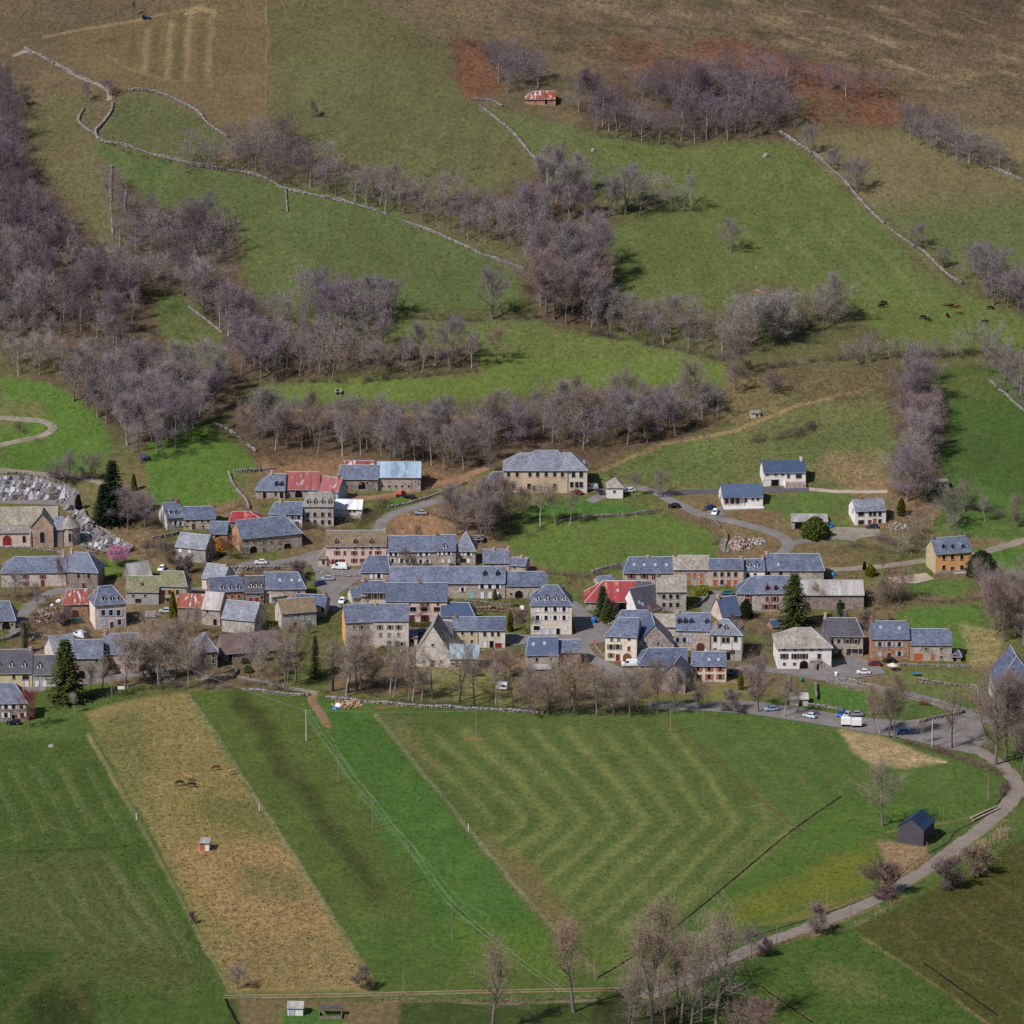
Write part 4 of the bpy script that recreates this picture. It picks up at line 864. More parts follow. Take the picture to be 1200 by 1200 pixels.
house('grey lauze house with dark windows below the upper terrace', 769, 804, 716, 693, 675, 0, 9, wall='stone_grey', roof='lauze', win='w@699:778,786,794 w@709:778,786,794', ch=((.02,.8,CB),), sh=None)
house('barn with bright red tin roof', 686, 744, 715, 705, 681, 0, 11, hl=.5, wall='stone', roof='tin_red', win='av@711:730', name='barn', cat='barn', sky_=((724,692),), ridge='frame_white')
house('steep dark roofed house with slanting skylights beside the red barn', 747, 781, 722, 716, 686, 32, 9, wall='white', roof='slate_dark', sky_=((749,706),(753,708)), rise=6)
house('slate house with red dormer shutters and red windows', 884, 928, 717, 695, 675, 1, 9, wall='stone_grey', roof='slate', win='w@702:899,908,919 w@711:898,908', sh='sh_red', dorm=(899,909,920), dy=691, dormm='sh_red')
house('hipped corner wing of the red-windowed slate house', 863, 884, 716, 695, 676, -3, 9, hl=.5, wall='stone_grey', roof='slate', win='n@696:877 n@703:877 n@712:876', sh='sh_red')
house('long barn with pale grey fibre roof', 930, 1012, 714, 697, 680, 0, 11, wall='stone_dark', roof='fibre', win='gv@708:985 a@709:945', name='barn', cat='barn')
house('small steep slate house in the lane behind the white villa', 846, 868, 730, 722, 701, 22, 8, wall='pinkish', roof='slate_blue', ch=((.05,.9,CP),))
house('tiny slate roofed shed beside the spruce', 905, 918, 738, 734, 727, 20, 4, wall='stone_red', roof='slate_blue', name='shed', cat='shed')
# ---- right: lower
house('big cream house with red shutters and dark green shutters by the street', 709, 746, 774, 745, 723, -8, 12, hl=.3, wall='cream', roof='slate', win='n=sh_grey@749:717,725 s@749:737 w@758:716,724 n=sh_red@760:737 n@768:716 d=sh_red@769:724 a=wood@770:735', sh='sh_grey', ch=((.02,1.4,CB),))
house('slate roofed stone barn with tall gable behind the cream house', 744, 790, 772, 757, 733, 3, 13, gf=True, wall='stone', roof='slate_blue', win='s@754:756,771', name='barn', cat='barn')
house('slate roof rows behind the cream house', 722, 762, 741, 732, 715, -2, 8, hl=.2, wall='pale', roof='slate', ch=((.95,1.2,CB),))
house('pale lauze roofed house between the slate roofs', 763, 793, 745, 734, 720, -2, 8, wall='pinkish', roof='lauze', ch=((.98,.9,CP),))
house('slate house with four dark dormers and arched doorway', 792, 832, 762, 738, 718, -3, 9, wall='stone', roof='slate', win='w@740:794,802,809 w@750:794,802,809 n@742:828 a@755:821', sh='sh_blue', dorm=(796,803,810,828), dy=730, dormm='slate_dark', ch=((.02,.8,CP),))
house('white villa with hipped slate roof and ornate central dormer', 833, 869, 773, 743, 725, -6, 10, hl=.3, hr=.45, wall='white', roof='slate_pale', win='e@749:838,862 e@750:848,853 n@762:838 g=dark_void@764:851 w@765:862', dorm=(850,), dy=738, ch=((.2,1.8,CB,.2),(.9,1.5,CB),(1.0,1.4,CB,.8)), dormm='frame_stone')
house('large slate barn with long roof near the village edge', 748, 806, 786, 779, 760, 2, 11, hl=.3, wall='stone', roof='slate', name='barn', cat='barn')
house('dark gabled barn wing facing the lower field', 776, 803, 810, 789, 778, -14, 9, gf=True, wall='stone_dark', roof='slate_dark', win='s@795:789', name='barn', cat='barn', ch=())
house('cream house with orange shutters by the parking area', 811, 851, 799, 780, 764, 0, 8, wall='cream', roof='slate', win='w@783:818,831,844 w@793:831,844 g@793:817', sh='sh_orange', door='sh_red', sky_=((831,773),(842,773)), ch=((.42,.9,'frame_white',.6),))
house('white stone inn with large lauze roof and outside stair', 911, 974, 784, 759, 736, 2, 13, hl=.42, hr=.42, wall='white', roof='lauze', win='s@761:919,932,941,951,961 w@769:919,932,942,960 d=dark_void@769:951 s@778:919,931 av@781:942', sh='sh_dark', over=.5, foot=3)
house('slate house with cross gable and dark shutter row behind the inn', 965, 1011, 768, 745, 724, -2, 10, hr=.2, wall='stone', roof='slate_dark', win='w@751:972,983,993,1003 s@746:985,994,1003 w@763:985 d@764:994 b@763:1002', sh='sh_dark', ch=((.0,1.5,CP),))
house('stone house with blue shutters and two skylights', 1020, 1065, 773, 748, 728, 0, 9, wall='stone_red', roof='slate', win='w@755:1031,1042,1054 w@766:1031,1054 d@767:1042', sh='sh_blue', sky_=((1032,735),(1054,736)), ch=((.0,1.4,CB),(.98,1.2,CB)))
house('long stone barn with orange doors', 1066, 1115, 774, 755, 737, -1, 8, wall='stone', roof='slate', win='s@760:1085,1103 g@770:1076 d@770:1093 s@770:1103', name='barn', cat='barn', door='sh_orange', ch=((.97,.8,CB),))
house('little lean-to shed with orange front at the end of the stone barn', 1115, 1126, 775, 769, 762, -10, 4, wall='brick_red', roof='slate_dark', win='dv@771:1119', name='shed', cat='shed', hr=.2)
house('pale stone house with steep half-hipped slate roof at the right edge', 1168, 1216, 829, 803, 766, 3, 14, gf=True, hl=.3, wall='pale', roof='slate', win='s@806:1180,1188,1198 w@814:1179,1188,1198 a@826:1186', rise=7.6, foot=3)
# ---- left lower
house('dark roofed house with three white dormers and cream front', -30, 38, 806, 789, 762, 3, 11, wall='yellowish', roof='slate_dark', win='n@793:16 b@794:30 d=sh_white@802:31', dorm=(-2,13,28), dy=781, ch=((.96,.6,CP),), ridge='ridge')
house('grey house with single white dormer beside the tall spruce', 39, 72, 805, 790, 768, 3, 9, wall='greywash', roof='slate_dark', win='s=sh_white@793:47,42 d=sh_white@801:43,52', dorm=(46,), dy=782)
house('steep pale slate roof behind the tall spruce', 64, 92, 776, 768, 743, 26, 9, wall='pale', roof='slate_pale', rise=4.5)
house('stone barn with blue door right of the tall spruce', 88, 121, 795, 771, 750, 3, 9, wall='stone_dark', roof='slate', win='s@775:113 d=sh_blue@790:104 a=dark_void@791:95', name='barn', cat='barn')
house('pale house with red shutters and pale ridge gable right of the spruce', 122, 163, 789, 766, 743, 5, 9, wall='pinkish', roof='slate', win='q=sh_red@771:129 q@769:142,155 q=sh_red@781:129 n@781:137 n@780:150,155', sh='sh_brown', ch=((.0,1.0,CP),), sky_=((138,752),))
house('lowest left house with blue slate hip roof and white shutters', -12, 32, 846, 824, 801, 3, 9, hr=.4, wall='stone_dark', roof='slate', win='w@828:7,16,25 w@838:7,26 d=dark_void@839:16', sh='sh_white', ch=((.9,1.2,CB),))
house('low slate roofed house at the left edge below the lane', -20, 18, 738, 727, 705, 3, 9, hr=.2, wall='stone', roof='slate', win='av@733:7 s@732:14')
house('stone house with hipped slate roof and terracotta chimney pot', 232, 255, 785, 764, 742, 14, 10, hl=.5, hr=.5, wall='stone_dark', wall_l=None, roof='slate', win='n@768:240,250 n@775:238,243,250 n@780:245', ch=((.1,1.5,'chimney_pale',.2),), sh=None)
house('long brown roofed barn running behind the bare trees', 262, 330, 775, 766, 744, 17, 10, wall='stone_dark', roof='earth_roof', win='dv@773:270 sv@764:300', name='barn', cat='barn', ridge=None)
house('rust and white patched tin shed joined to the grey shed', 209, 237, 728, 711, 695, -7, 8, wall='stone_dark', roof='tin_rust', name='shed', cat='shed', ridge=None)
house('grey fibre roofed barn with stone wall and dark doorway', 237, 258, 732, 713, 693, -14, 9, wall='stone', roof='fibre', win='sv@717:243 dv@727:252', name='barn', cat='barn', ridge=None)
house('smooth blue slate barn with mossy lower edge and right gable', 260, 298, 740, 724, 703, -17, 10, wall='stone_grey', roof='slate_pale', right='w@.3,2.4 w@.6,2.4', name='barn', cat='barn')
house('house with brown mossy roof and turquoise shutters', 330, 371, 738, 719, 703, 16, 9, wall='stone_grey', wall_l='pale', roof='brown_roof', win='n=sh_teal@724:346,354,362 n=sh_teal@731:362 d=dark_void@733:346', left='s@.4,3.5')
house('slate cottage behind the turquoise-shuttered house', 346, 381, 722, 710, 696, -8, 8, wall='greywash', roof='slate', win='n@714:370,378', sh='sh_white', ch=((.95,.8,CB),))
house('long slate terrace with three tall white dormers', 247, 286, 708, 694, 677, 12, 9, wall='stone_red', roof='slate', win='n=sh_red@699:272,280', dorm=(260,270,279), dy=690, ch=((.98,.6,CB),), left='s@.4,2.5')
house('dark slate middle house of the terrace with red doors', 287, 309, 708, 694, 675, 2, 9, wall='stone_dark', roof='slate_dark', win='d=sh_red@702:294,301 n@700:307', dorm=(293,299,305), dy=688)
house('blue slate end house of the terrace with skylights', 310, 358, 706, 690, 671, 3, 9, hr=.25, wall='stone', roof='slate', win='s@697:315,322 n@695:350', sky_=((328,680),(342,680),(351,680)))
house('pale lauze roofed hut below the slate terrace', 318, 345, 708, 699, 687, 24, 6, wall='pale', roof='lauze', name='hut', cat='hut')
house('small slate house with dark right gable above the terrace', 237, 262, 690, 677, 660, -22, 8, wall='pale', roof='slate_pale', ch=((.98,.6,CB),))
# ---- outliers
house('red and white tin roofed barn high on the hillside', 616, 651, 122, 116, 107, 0, 8, hl=.4, wall='stone_red', roof='tin_rust', win='dv@120:640', name='barn', cat='barn')
b_ = house('dark wooden barn with dark blue metal roof by the valley road', 1052, 1082, 987, 968, 957, -26, 8.2, gf=True, wall='dark_board', roof='tin_darkblue', name='barn', cat='barn', over=.25, ridge=None, foot=.8)
house('white garden hut with blue door at the bottom edge', 337, 355, 1190, 1181, 1174, -3, 3.4, wall='white', roof='tin_grey', win='d=sh_blue@1186:342', name='garden_hut', cat='hut', over=.2, foot=.6)
house('small dark shed at the edge of the left wood', 166, 174, 541, 537, 533, 12, 3.0, shed=True, wall='wood', roof='slate_blue', name='shed', cat='shed', foot=1)
house('small timber lean-to beside the central meadow', 556, 566, 637, 632, 628, 0, 4, wall='wood', roof='slate_dark', win='dv@635:561', name='shed', cat='shed', foot=1)
house('little dark field shelter on the green terrace', 393, 400, 463, 459, 457, 0, 2.5, shed=True, wall='wood_grey', roof='tin_grey', win='dv@461:396', name='field_shelter', cat='shelter', foot=.6)
house('white and red horse shelter in the tan paddock', 234.5, 245, 997, 987.5, 985, -4, 3, shed=True, wall='white', roof='tin_grey', win='d=sh_orange@992:237', name='horse_shelter', cat='shelter', foot=.5)
house('small pale stone hut on the slope above the blue-roofed bungalow', 880, 891, 490, 484, 481, 5, 3.0, shed=True, wall='concrete', roof='lauze', win='sv@487:887', name='hut', cat='hut', foot=1)
# ---- extra pieces of single buildings
def on_house(label): return HOUSES[label]
# hotel lettering
ht, HW, HD, HH, HR_ = on_house('cream hotel with hipped slate roof and four gabled dormers')
fc = bpy.data.curves.new('facade_lettering', 'FONT'); fc.body = 'HOTEL DE LA POSTE'; fc.size = .62; fc.align_x = 'CENTER'; fc.extrude = .02; fc.materials.append(M['text_dark'])
_t = bpy.data.objects.new('facade_lettering', fc); COL.objects.link(_t); bpy.context.view_layer.update()
lm = bpy.data.meshes.new_from_object(_t.evaluated_get(bpy.context.evaluated_depsgraph_get())); bpy.data.objects.remove(_t)
fo = link('facade_lettering', lm, ht, (HW/2, -.05, HH*.565)); fo.rotation_euler = (R(90), 0, 0)
# inn: outside stair with landing
it, IW, ID, IH, IR = on_house('white stone inn with large lauze roof and outside stair')
mb = MB(); mb.box(IW*.60, IW*.80, -1.6, -.02, -1, 2.7); mb.box(IW*.58, IW*.82, -1.75, -.02, 2.7, 2.85)
for k in range(9): mb.box(IW*.80 + k*.42, IW*.80 + (k+1)*.42, -1.5, -.02, -1, 2.6 - k*.29)
mb.build('outside_stair', 'stone_grey', it)
MB().box(IW*.72, IW*.76, -1.66, -1.55, .05, 1.9).build('door', 'dark_void', it)
mb = MB()
for k in range(6): mb.tube([(IW*.60 + k*.55, -1.65, 2.8), (IW*.60 + k*.55, -1.65, 3.7)], [.03, .03], 4)
mb.tube([(IW*.60, -1.65, 3.7), (IW*.80, -1.65, 3.7)], [.04,.04], 4); mb.build('railing', 'sh_dark', it)
# villa balcony and bands
vt, VW, VD, VH, VR = on_house('white villa with hipped slate roof and ornate central dormer')
mb = MB(); mb.box(VW*.32, VW*.68, -1.1, -.02, VH*.42, VH*.46); mb.build('balcony', 'frame_stone', vt)
mb = MB(); mb.box(VW*.32, VW*.68, -1.1, -1.02, VH*.46, VH*.58); mb.build('balcony_rail', 'frame_white', vt)
for u in (0.0, .30, .66, .965): MB().box(VW*u, VW*u+.35, -.05, .02, 0, VH-.1).build('pilaster', 'stone_grey', vt)
MB().box(.36, VW*.3-.01, -.04, .02, -1, VH*.4).build('stone_base', 'stone_grey', vt); MB().box(VW*.66+.36, VW*.965-.01, -.04, .02, -1, VH*.4).build('stone_base', 'stone_grey', vt)
# cross gable of the slate house behind the inn
ct, CW, CD, CH_, CR = on_house('slate house with cross gable and dark shutter row behind the inn')
mb = MB(); mb.add([(CW*.45,CD*.5,CH_+CR*.2),(CW*.75,CD*.5,CH_+CR*.2),(CW*.6,CD*.5,CH_+CR*1.32),(CW*.45,CD,CH_+CR*.2),(CW*.75,CD,CH_+CR*.2),(CW*.6,CD,CH_+CR*1.32)], [(0,1,2),(3,5,4),(0,2,5,3),(1,4,5,2)]); mb.build('cross_gable', 'slate_dark', ct)
# white stepped parapet on topmost white house
tt_, TW, TD, TH, TR = on_house('topmost white house with dark blue roof and basement garage')
mb = MB(); prism(mb, [(-2.2,-2),(-2.2,.6),(-.02,2.2),(-.02,-2)], TW*.47, TW*.50); mb.build('ramp_wall', 'white', tt_)
mb = MB(); mb.box(TW*.5, TW*.98, -2.6, -.02, -2, 1.7); mb.build('terrace', 'stone', tt_)
# bungalow porch
bt, BW, BD, BH, BR = on_house('white bungalow with dark blue roof and grey porch')
for k in range(4): MB().tube([(BW*.05 + k*1.8, -.9, -.5), (BW*.05 + k*1.8, -.9, BH)], [.09,.09], 6).build('porch_post', 'wood_grey', bt)
MB().box(0, BW*.45, -1.2, -.02, BH-.02, BH+.12).build('porch_roof', 'slate_blue', bt); MB().box(0, BW, -2.4, -.02, -1.5, .05).build('terrace', 'frame_white', bt)
# orange house base
ot, OW, OD, OH, OR_ = on_house('orange house with pale yellow gable and three dormers')
MB().box(.0, OW, -.05, .02, -1, .9).build('stone_base', 'stone_grey', ot); MB().box(OW*.5, OW*1.05, -2.2, -.06, -1.5, .25).build('terrace', 'stone_grey', ot)
# two dormer-like canopy and awnings
nt_, NW, ND, NH, NR = on_house('cream house with orange shutters by the parking area')
# ------------------------------------------------------------------ church
cp0 = P(36, 642); s_ = scale_at(cp0); phi = depr(cp0); K_ = 1 / (s_ * math.cos(phi))
ch_ = empty('church', P(60, 642), R(2)); tag(ch_, 'old stone church with lauze roof, red transept gable and round apse', 'church')
X = lambda px: (px - 60) / s_
cm = MB(); cm.box(X(-60), X(66), 5.0, 13.0, -2, 6.6); cm.build('nave_wall', 'stone', ch_)
def gable_roof(nm, mat, u0, u1, v0, v1, ze, zr, par):
    mb = MB(); o = .35; t = .2; mid = (v0+v1)/2; sl = (zr-ze)/(mid-v0); e = ze - o*sl*.6
    for a in ([(u0,v0-o,e),(u1,v0-o,e),(u1,mid,zr),(u0,mid,zr)], [(u1,v1+o,e),(u0,v1+o,e),(u0,mid,zr),(u1,mid,zr)]):
        mb.add(a + [(x,y,z-t) for x,y,z in a], [(0,1,2,3),(7,6,5,4),(0,4,5,1),(1,5,6,2),(2,6,7,3),(3,7,4,0)])
    return mb.build(nm, mat, par)
gable_roof('nave_roof', 'church_roof', X(-60), X(67), 5.0, 13.0, 6.7, 11.6, ch_)
g = MB(); prism(g, [(5.0,6.6),(13.0,6.6),(9.0,11.3)], X(65.2), X(66)); g.build('gable_wall', 'stone', ch_)
cm = MB(); cm.box(X(-60), X(36), 2.2, 5.0, -2, 4.6); cm.build('aisle_wall', 'pinkish', ch_)
mb = MB(); mb.add([(X(-60),1.8,4.6),(X(36),1.8,4.6),(X(36),5.0,6.4),(X(-60),5.0,6.4),(X(-60),1.8,4.4),(X(36),1.8,4.4),(X(36),5.0,6.2),(X(-60),5.0,6.2)], [(0,1,2,3),(7,6,5,4),(0,4,5,1),(1,5,6,2),(2,6,7,3),(3,7,4,0)]); mb.build('aisle_roof', 'lauze', ch_)
tm = MB(); tu0, tu1 = X(37), X(63); tmid = (tu0+tu1)/2
tm.add([(tu0,0,-2),(tu1,0,-2),(tu1,0,7.2),(tmid,0,11.2),(tu0,0,7.2),(tu0,5,-2),(tu1,5,-2),(tu1,5,7.2),(tmid,5,11.2),(tu0,5,7.2)], [(0,1,2,3,4),(9,8,7,6,5),(0,4,9,5),(1,6,7,2),(4,3,8,9),(2,7,8,3)]); tm.build('transept_wall', 'stone_church', ch_)
mb = MB()
for sgn, ua in ((-1, tu0), (1, tu1)):
    a = [(ua+sgn*.35,-.3,7.0),(tmid,-.3,11.5),(tmid,9.0,11.5),(ua+sgn*.35,6.5,7.0)]
    if sgn < 0: a = a[::-1]
    mb.add(a + [(x,y,z-.2) for x,y,z in a], [(3,2,1,0),(4,5,6,7),(0,1,5,4),(1,2,6,5),(2,3,7,6),(3,0,4,7)])
mb.build('transept_roof', 'lauze', ch_)
cm = MB(); cm.box(X(63), X(74), 1.0, 9.0, -2, 6.0); cm.build('choir_wall', 'stone_dark', ch_); gable_roof('choir_roof', 'slate_pale', X(63), X(75), 1.0, 9.0, 6.0, 9.2, ch_)
ac = (X(80), 4.5, 0); MB().lathe([(3.6,-2),(3.6,6.2)], ac, 16).build('apse_wall', 'stone', ch_); MB().lathe([(3.95,6.0),(3.95,6.15),(2.0,8.0),(.05,9.6)], ac, 16).build('apse_roof', 'lauze', ch_)
window_part(ch_, tmid, 0, 1.8, 1.5, 3.6, 'A', None, 0, 'frame_stone', True)
window_part(ch_, X(28), 2.2, 1.2, 1.0, 2.4, 'A', None, 0, 'frame_stone', True); window_part(ch_, X(8), 2.2, .02, 2.6, 3.6, 'a', None, 0, 'stone_red', True, 'porch_door', 'sh_red')
window_part(ch_, X(82), .88, 2.0, .9, 2.6, 'A', None, 0, 'frame_stone', True)
MB().box(X(-60), X(36), 1.0, 2.2, -2, .3).build('step', 'stone_grey', ch_); MB().box(tu0-.5, tu0, -.4, .6, -2, 5.5).build('buttress', 'stone_grey', ch_)
# ------------------------------------------------------------------ trees
def rand_dir(rng, d, spread):
    """unit vector around d within spread"""
    v = np.array(d) + rng.normal(0, spread, 3); return v / (np.linalg.norm(v) + 1e-9)
def tri_twigs(pos, dirs, length, width, rng):
    """one slim triangle per twig"""
    n = len(pos); side = np.cross(dirs, rng.normal(0, 1, (n, 3))); side /= (np.linalg.norm(side, axis=1, keepdims=True) + 1e-9)
    a = pos - side * width[:, None] / 2; b = pos + side * width[:, None] / 2; c = pos + dirs * length[:, None]
    v = np.empty((n * 3, 3)); v[0::3] = a; v[1::3] = b; v[2::3] = c
    return v, np.arange(n * 3).reshape(n, 3)
def gen_tree(seed, H=13.0, spread=.42, first=.28, nb=9, up=.55, ntw=3000, twl=1.3, tww=.04, multi=1, lean=.03, trunk_r=.24):
    rng = np.random.default_rng(seed); mb = MB(); tips = []; tdirs = []
    for mstem in range(multi):
        ang = rng.uniform(0, 6.28); off = (0 if multi == 1 else .35 * H * .08)
        p = np.array([math.cos(ang) * off, math.sin(ang) * off, -.4]); d = np.array([rng.normal(0, lean) + (math.cos(ang) * .12 if multi > 1 else 0), rng.normal(0, lean) + (math.sin(ang) * .12 if multi > 1 else 0), 1.0]); d /= np.linalg.norm(d)
        hh = H * rng.uniform(.72, .86); n = 7; pts = [p]; 
        for i in range(n):
            d = rand_dir(rng, d, .06); p = p + d * (hh + .4) / n; pts.append(p)
        r0 = trunk_r * (H / 13) / (multi ** .4)
        rads = [r0 * (1.25 if i == 0 else 1 - .86 * i / n) for i in range(n + 1)]
        mb.tube(pts, rads, 6)
        tips.append(pts[-1]); tdirs.append(d)
        for k in range(nb):
            f = first + (1 - first) * ((k + rng.uniform(.1, .9)) / nb) * .97
            i = min(int(f * n), n - 1); fr = f * n - i; bp = pts[i] * (1 - fr) + pts[i+1] * fr
            az = k * 2.4 + rng.uniform(-.6, .6); el = up + rng.uniform(-.15, .25) + .35 * (f - .5)
            bd = np.array([math.cos(az) * math.cos(el), math.sin(az) * math.cos(el), math.sin(el)])
            bl = H * spread * (1.15 - .62 * abs(f - .5) / .5 * (1 if f > .5 else .5)) * rng.uniform(.75, 1.1)
            q = bp; bpts = [q]; m = 4; dd = bd
            for j in range(m):
                dd = rand_dir(rng, dd, .14); dd[2] += .06; dd /= np.linalg.norm(dd); q = q + dd * bl / m; bpts.append(q)
            br = r0 * (.42 - .2 * f); mb.tube(bpts, [br * (1 - .8 * j / m) for j in range(m + 1)], 4, cap=False)
            tips.append(bpts[-1]); tdirs.append(dd)
            for j in range(1, m + 1):
                for s in range(2):
                    sd = rand_dir(rng, dd, .65); sd[2] = abs(sd[2]) * .8 + .1; sd /= np.linalg.norm(sd); sl = bl * rng.uniform(.28, .5); e1 = bpts[j] + sd * sl * .55; sd2 = rand_dir(rng, sd, .25); e2 = e1 + sd2 * sl * .45
                    mb.tube([bpts[j], e1, e2], [br * .4, br * .25, br * .08], 3, cap=False)
                    tips += [bpts[j] * .5 + e1 * .5, e1, e2]; tdirs += [sd, sd2, sd2]
    tips = np.array(tips); tdirs = np.array(tdirs)
    idx = rng.integers(0, len(tips), ntw); pos = tips[idx] + rng.normal(0, .28 * H / 13, (ntw, 3)); dr = tdirs[idx] + rng.normal(0, .55, (ntw, 3)); dr[:, 2] += .15
    dr /= np.linalg.norm(dr, axis=1, keepdims=True)
    ln = twl * rng.uniform(.5, 1.3, ntw) * (H / 13)
    v1, f1 = tri_twigs(pos, dr, ln, np.full(ntw, tww), rng)
    # second order: fine spray off the first
    k = ntw; pos2 = pos + dr * (ln * rng.uniform(.4, 1, ntw))[:, None]; dr2 = dr + rng.normal(0, .6, (ntw, 3)); dr2 /= np.linalg.norm(dr2, axis=1, keepdims=True)
    v2, f2 = tri_twigs(pos2, dr2, ln * .7, np.full(ntw, tww * .75), rng)
    V = np.concatenate([v1, v2]); F = np.concatenate([f1, f2 + len(v1)])
    return mb, V, F
PROTO = {}
def make_proto(key, **kw):
    mb, V, F = gen_tree(**kw); PROTO[key] = (mb.mesh('trunk', ('bark',)), fast_mesh('crown', V, F, 'twigs'), kw['H'], V, F, mb)
for i in range(4): make_proto(f'round{i}', seed=10 + i, H=12.0, spread=.44, first=.22, nb=10, up=.6, ntw=3000, trunk_r=.27)
for i in range(4): make_proto(f'tall{i}', seed=30 + i, H=15.0, spread=.26, first=.3, nb=11, up=.9, ntw=2500, trunk_r=.23)
for i in range(3): make_proto(f'multi{i}', seed=50 + i, H=10.0, spread=.4, first=.15, nb=5, up=.8, ntw=3000, multi=3, trunk_r=.22)
for i in range(2): make_proto(f'big{i}', seed=70 + i, H=17.0, spread=.42, first=.25, nb=13, up=.6, ntw=3600, twl=1.2, trunk_r=.34)
for i in range(2): make_proto(f'poplar{i}', seed=90 + i, H=17.0, spread=.3, first=.3, nb=13, up=1.05, ntw=1300, twl=1.1, trunk_r=.22)
for i in range(2): make_proto(f'slim{i}', seed=110 + i, H=13.0, spread=.2, first=.4, nb=9, up=.9, ntw=800, trunk_r=.15)
for i in range(3): make_proto(f'bush{i}', seed=130 + i, H=4.0, spread=.55, first=.05, nb=4, up=.55, ntw=2200, twl=2.2, tww=.06, multi=5, trunk_r=.12)
for i in range(2): make_proto(f'sparse{i}', seed=150 + i, H=12.0, spread=.4, first=.3, nb=9, up=.5, ntw=1100, trunk_r=.26)
for i in range(2): make_proto(f'ivy{i}', seed=170 + i, H=15.0, spread=.2, first=.45, nb=9, up=.8, ntw=900, trunk_r=.34)

def gen_conifer(seed, H=15.0, w=.2, n=26, per=11, base=.06, droop=.25):
    rng = np.random.default_rng(seed); mb = MB(); mb.tube([(0,0,-.4),(0,0,H*.5),(0,0,H*.97)], [H*.018, H*.012, .03], 6); V = []; 
    for i in range(n):
        f = base + (1 - base) * i / n; z = H * f; R_ = H * w * (1 - f) ** .85 + .25
        for k in range(per):
            a = 6.28 * (k + rng.uniform(0, 1)) / per; L = R_ * rng.uniform(.75, 1.12); d = np.array([math.cos(a), math.sin(a), -droop + rng.normal(0, .08)]); sd = np.array([-math.sin(a), math.cos(a), 0])
            for t in range(7):
                u = (t + rng.uniform(0, 1)) / 7; c = np.array([0, 0, z]) + d * L * u + rng.normal(0, .06, 3); wd = (.55 - .28 * u) * rng.uniform(.7, 1.2) * (R_ / 2.5) ** .4
                for s in (-1, 1):
                    e = c + sd * s * wd + d * .35 + np.array([0, 0, rng.uniform(-.25, .1)])
                    V += [c - d * .18, c + d * .25 + np.array([0,0,.05]), e]
    V = np.array(V); return mb, V, np.arange(len(V)).reshape(-1, 3)
def gen_leafy(seed, prof, n=2600, leaf=.28, H=5.0):
    """evergreen mass: small leaf faces spread through a lathed volume"""
    rng = np.random.default_rng(seed); mb = MB(); mb.tube([(0,0,-.3),(0,0,H*.8)], [.12,.04], 5)
    z = rng.uniform(0, 1, n); rr = np.interp(z, [p[0] for p in prof], [p[1] for p in prof]) ; a = rng.uniform(0, 6.28, n); lob = 1 + .18 * np.sin(a * 5 + z * 9) + .1 * np.sin(a * 11 - z * 17); q = rng.uniform(.55, 1, n) ** .6
    pos = np.stack([np.cos(a) * rr * q * lob, np.sin(a) * rr * q * lob, z * H], 1)
    d1 = rng.normal(0, 1, (n, 3)); d1 /= np.linalg.norm(d1, axis=1, keepdims=True); d2 = np.cross(d1, rng.normal(0, 1, (n, 3))); d2 /= np.linalg.norm(d2, axis=1, keepdims=True)
    V = np.empty((n*3, 3)); V[0::3] = pos - d1*leaf*.5; V[1::3] = pos + d1*leaf*.5; V[2::3] = pos + d2*leaf
    return mb, V, np.arange(n*3).reshape(-1, 3)
def reg(key, tup, H, mat): PROTO[key] = (tup[0].mesh('trunk', ('bark',)), fast_mesh('crown', tup[1], tup[2], mat), H, tup[1], tup[2], tup[0])
for i in range(2): reg(f'spruce{i}', gen_conifer(5 + i), 15.0, 'needles')
reg('cypress0', gen_leafy(1, [(0,.55),(.1,.9),(.5,.85),(.85,.45),(1,.05)], 3400, .26, 7.0), 7.0, 'needles')
reg('evergreen0', gen_leafy(2, [(0,1.9),(.3,2.4),(.7,1.9),(1,.4)], 4200, .3, 4.2), 4.2, 'needles')
reg('greenbush0', gen_leafy(3, [(0,1.1),(.35,1.3),(.75,.9),(1,.2)], 1800, .22, 1.9), 1.9, 'needles')
_mb, _V, _F = gen_tree(201, H=7.0, spread=.5, first=.2, nb=8, up=.6, ntw=300)
_rng = np.random.default_rng(7); _n = 3800; _a = _rng.normal(0, 1, (_n, 3)); _a /= np.linalg.norm(_a, axis=1, keepdims=True); _p = _a * (_rng.uniform(.3, 1, _n) ** .4)[:, None] * np.array([3.1, 3.1, 2.5]) * (1 + .15*np.sin(_a[:, :1]*9)) + np.array([0, 0, 4.4])
_d = _rng.normal(0, .16, (_n, 3)); _e = _rng.normal(0, .16, (_n, 3)); _VV = np.empty((_n*3, 3)); _VV[0::3] = _p; _VV[1::3] = _p + _d; _VV[2::3] = _p + _e
reg('blossom0', (_mb, _VV, np.arange(_n*3).reshape(-1, 3)), 7.0, 'needles')

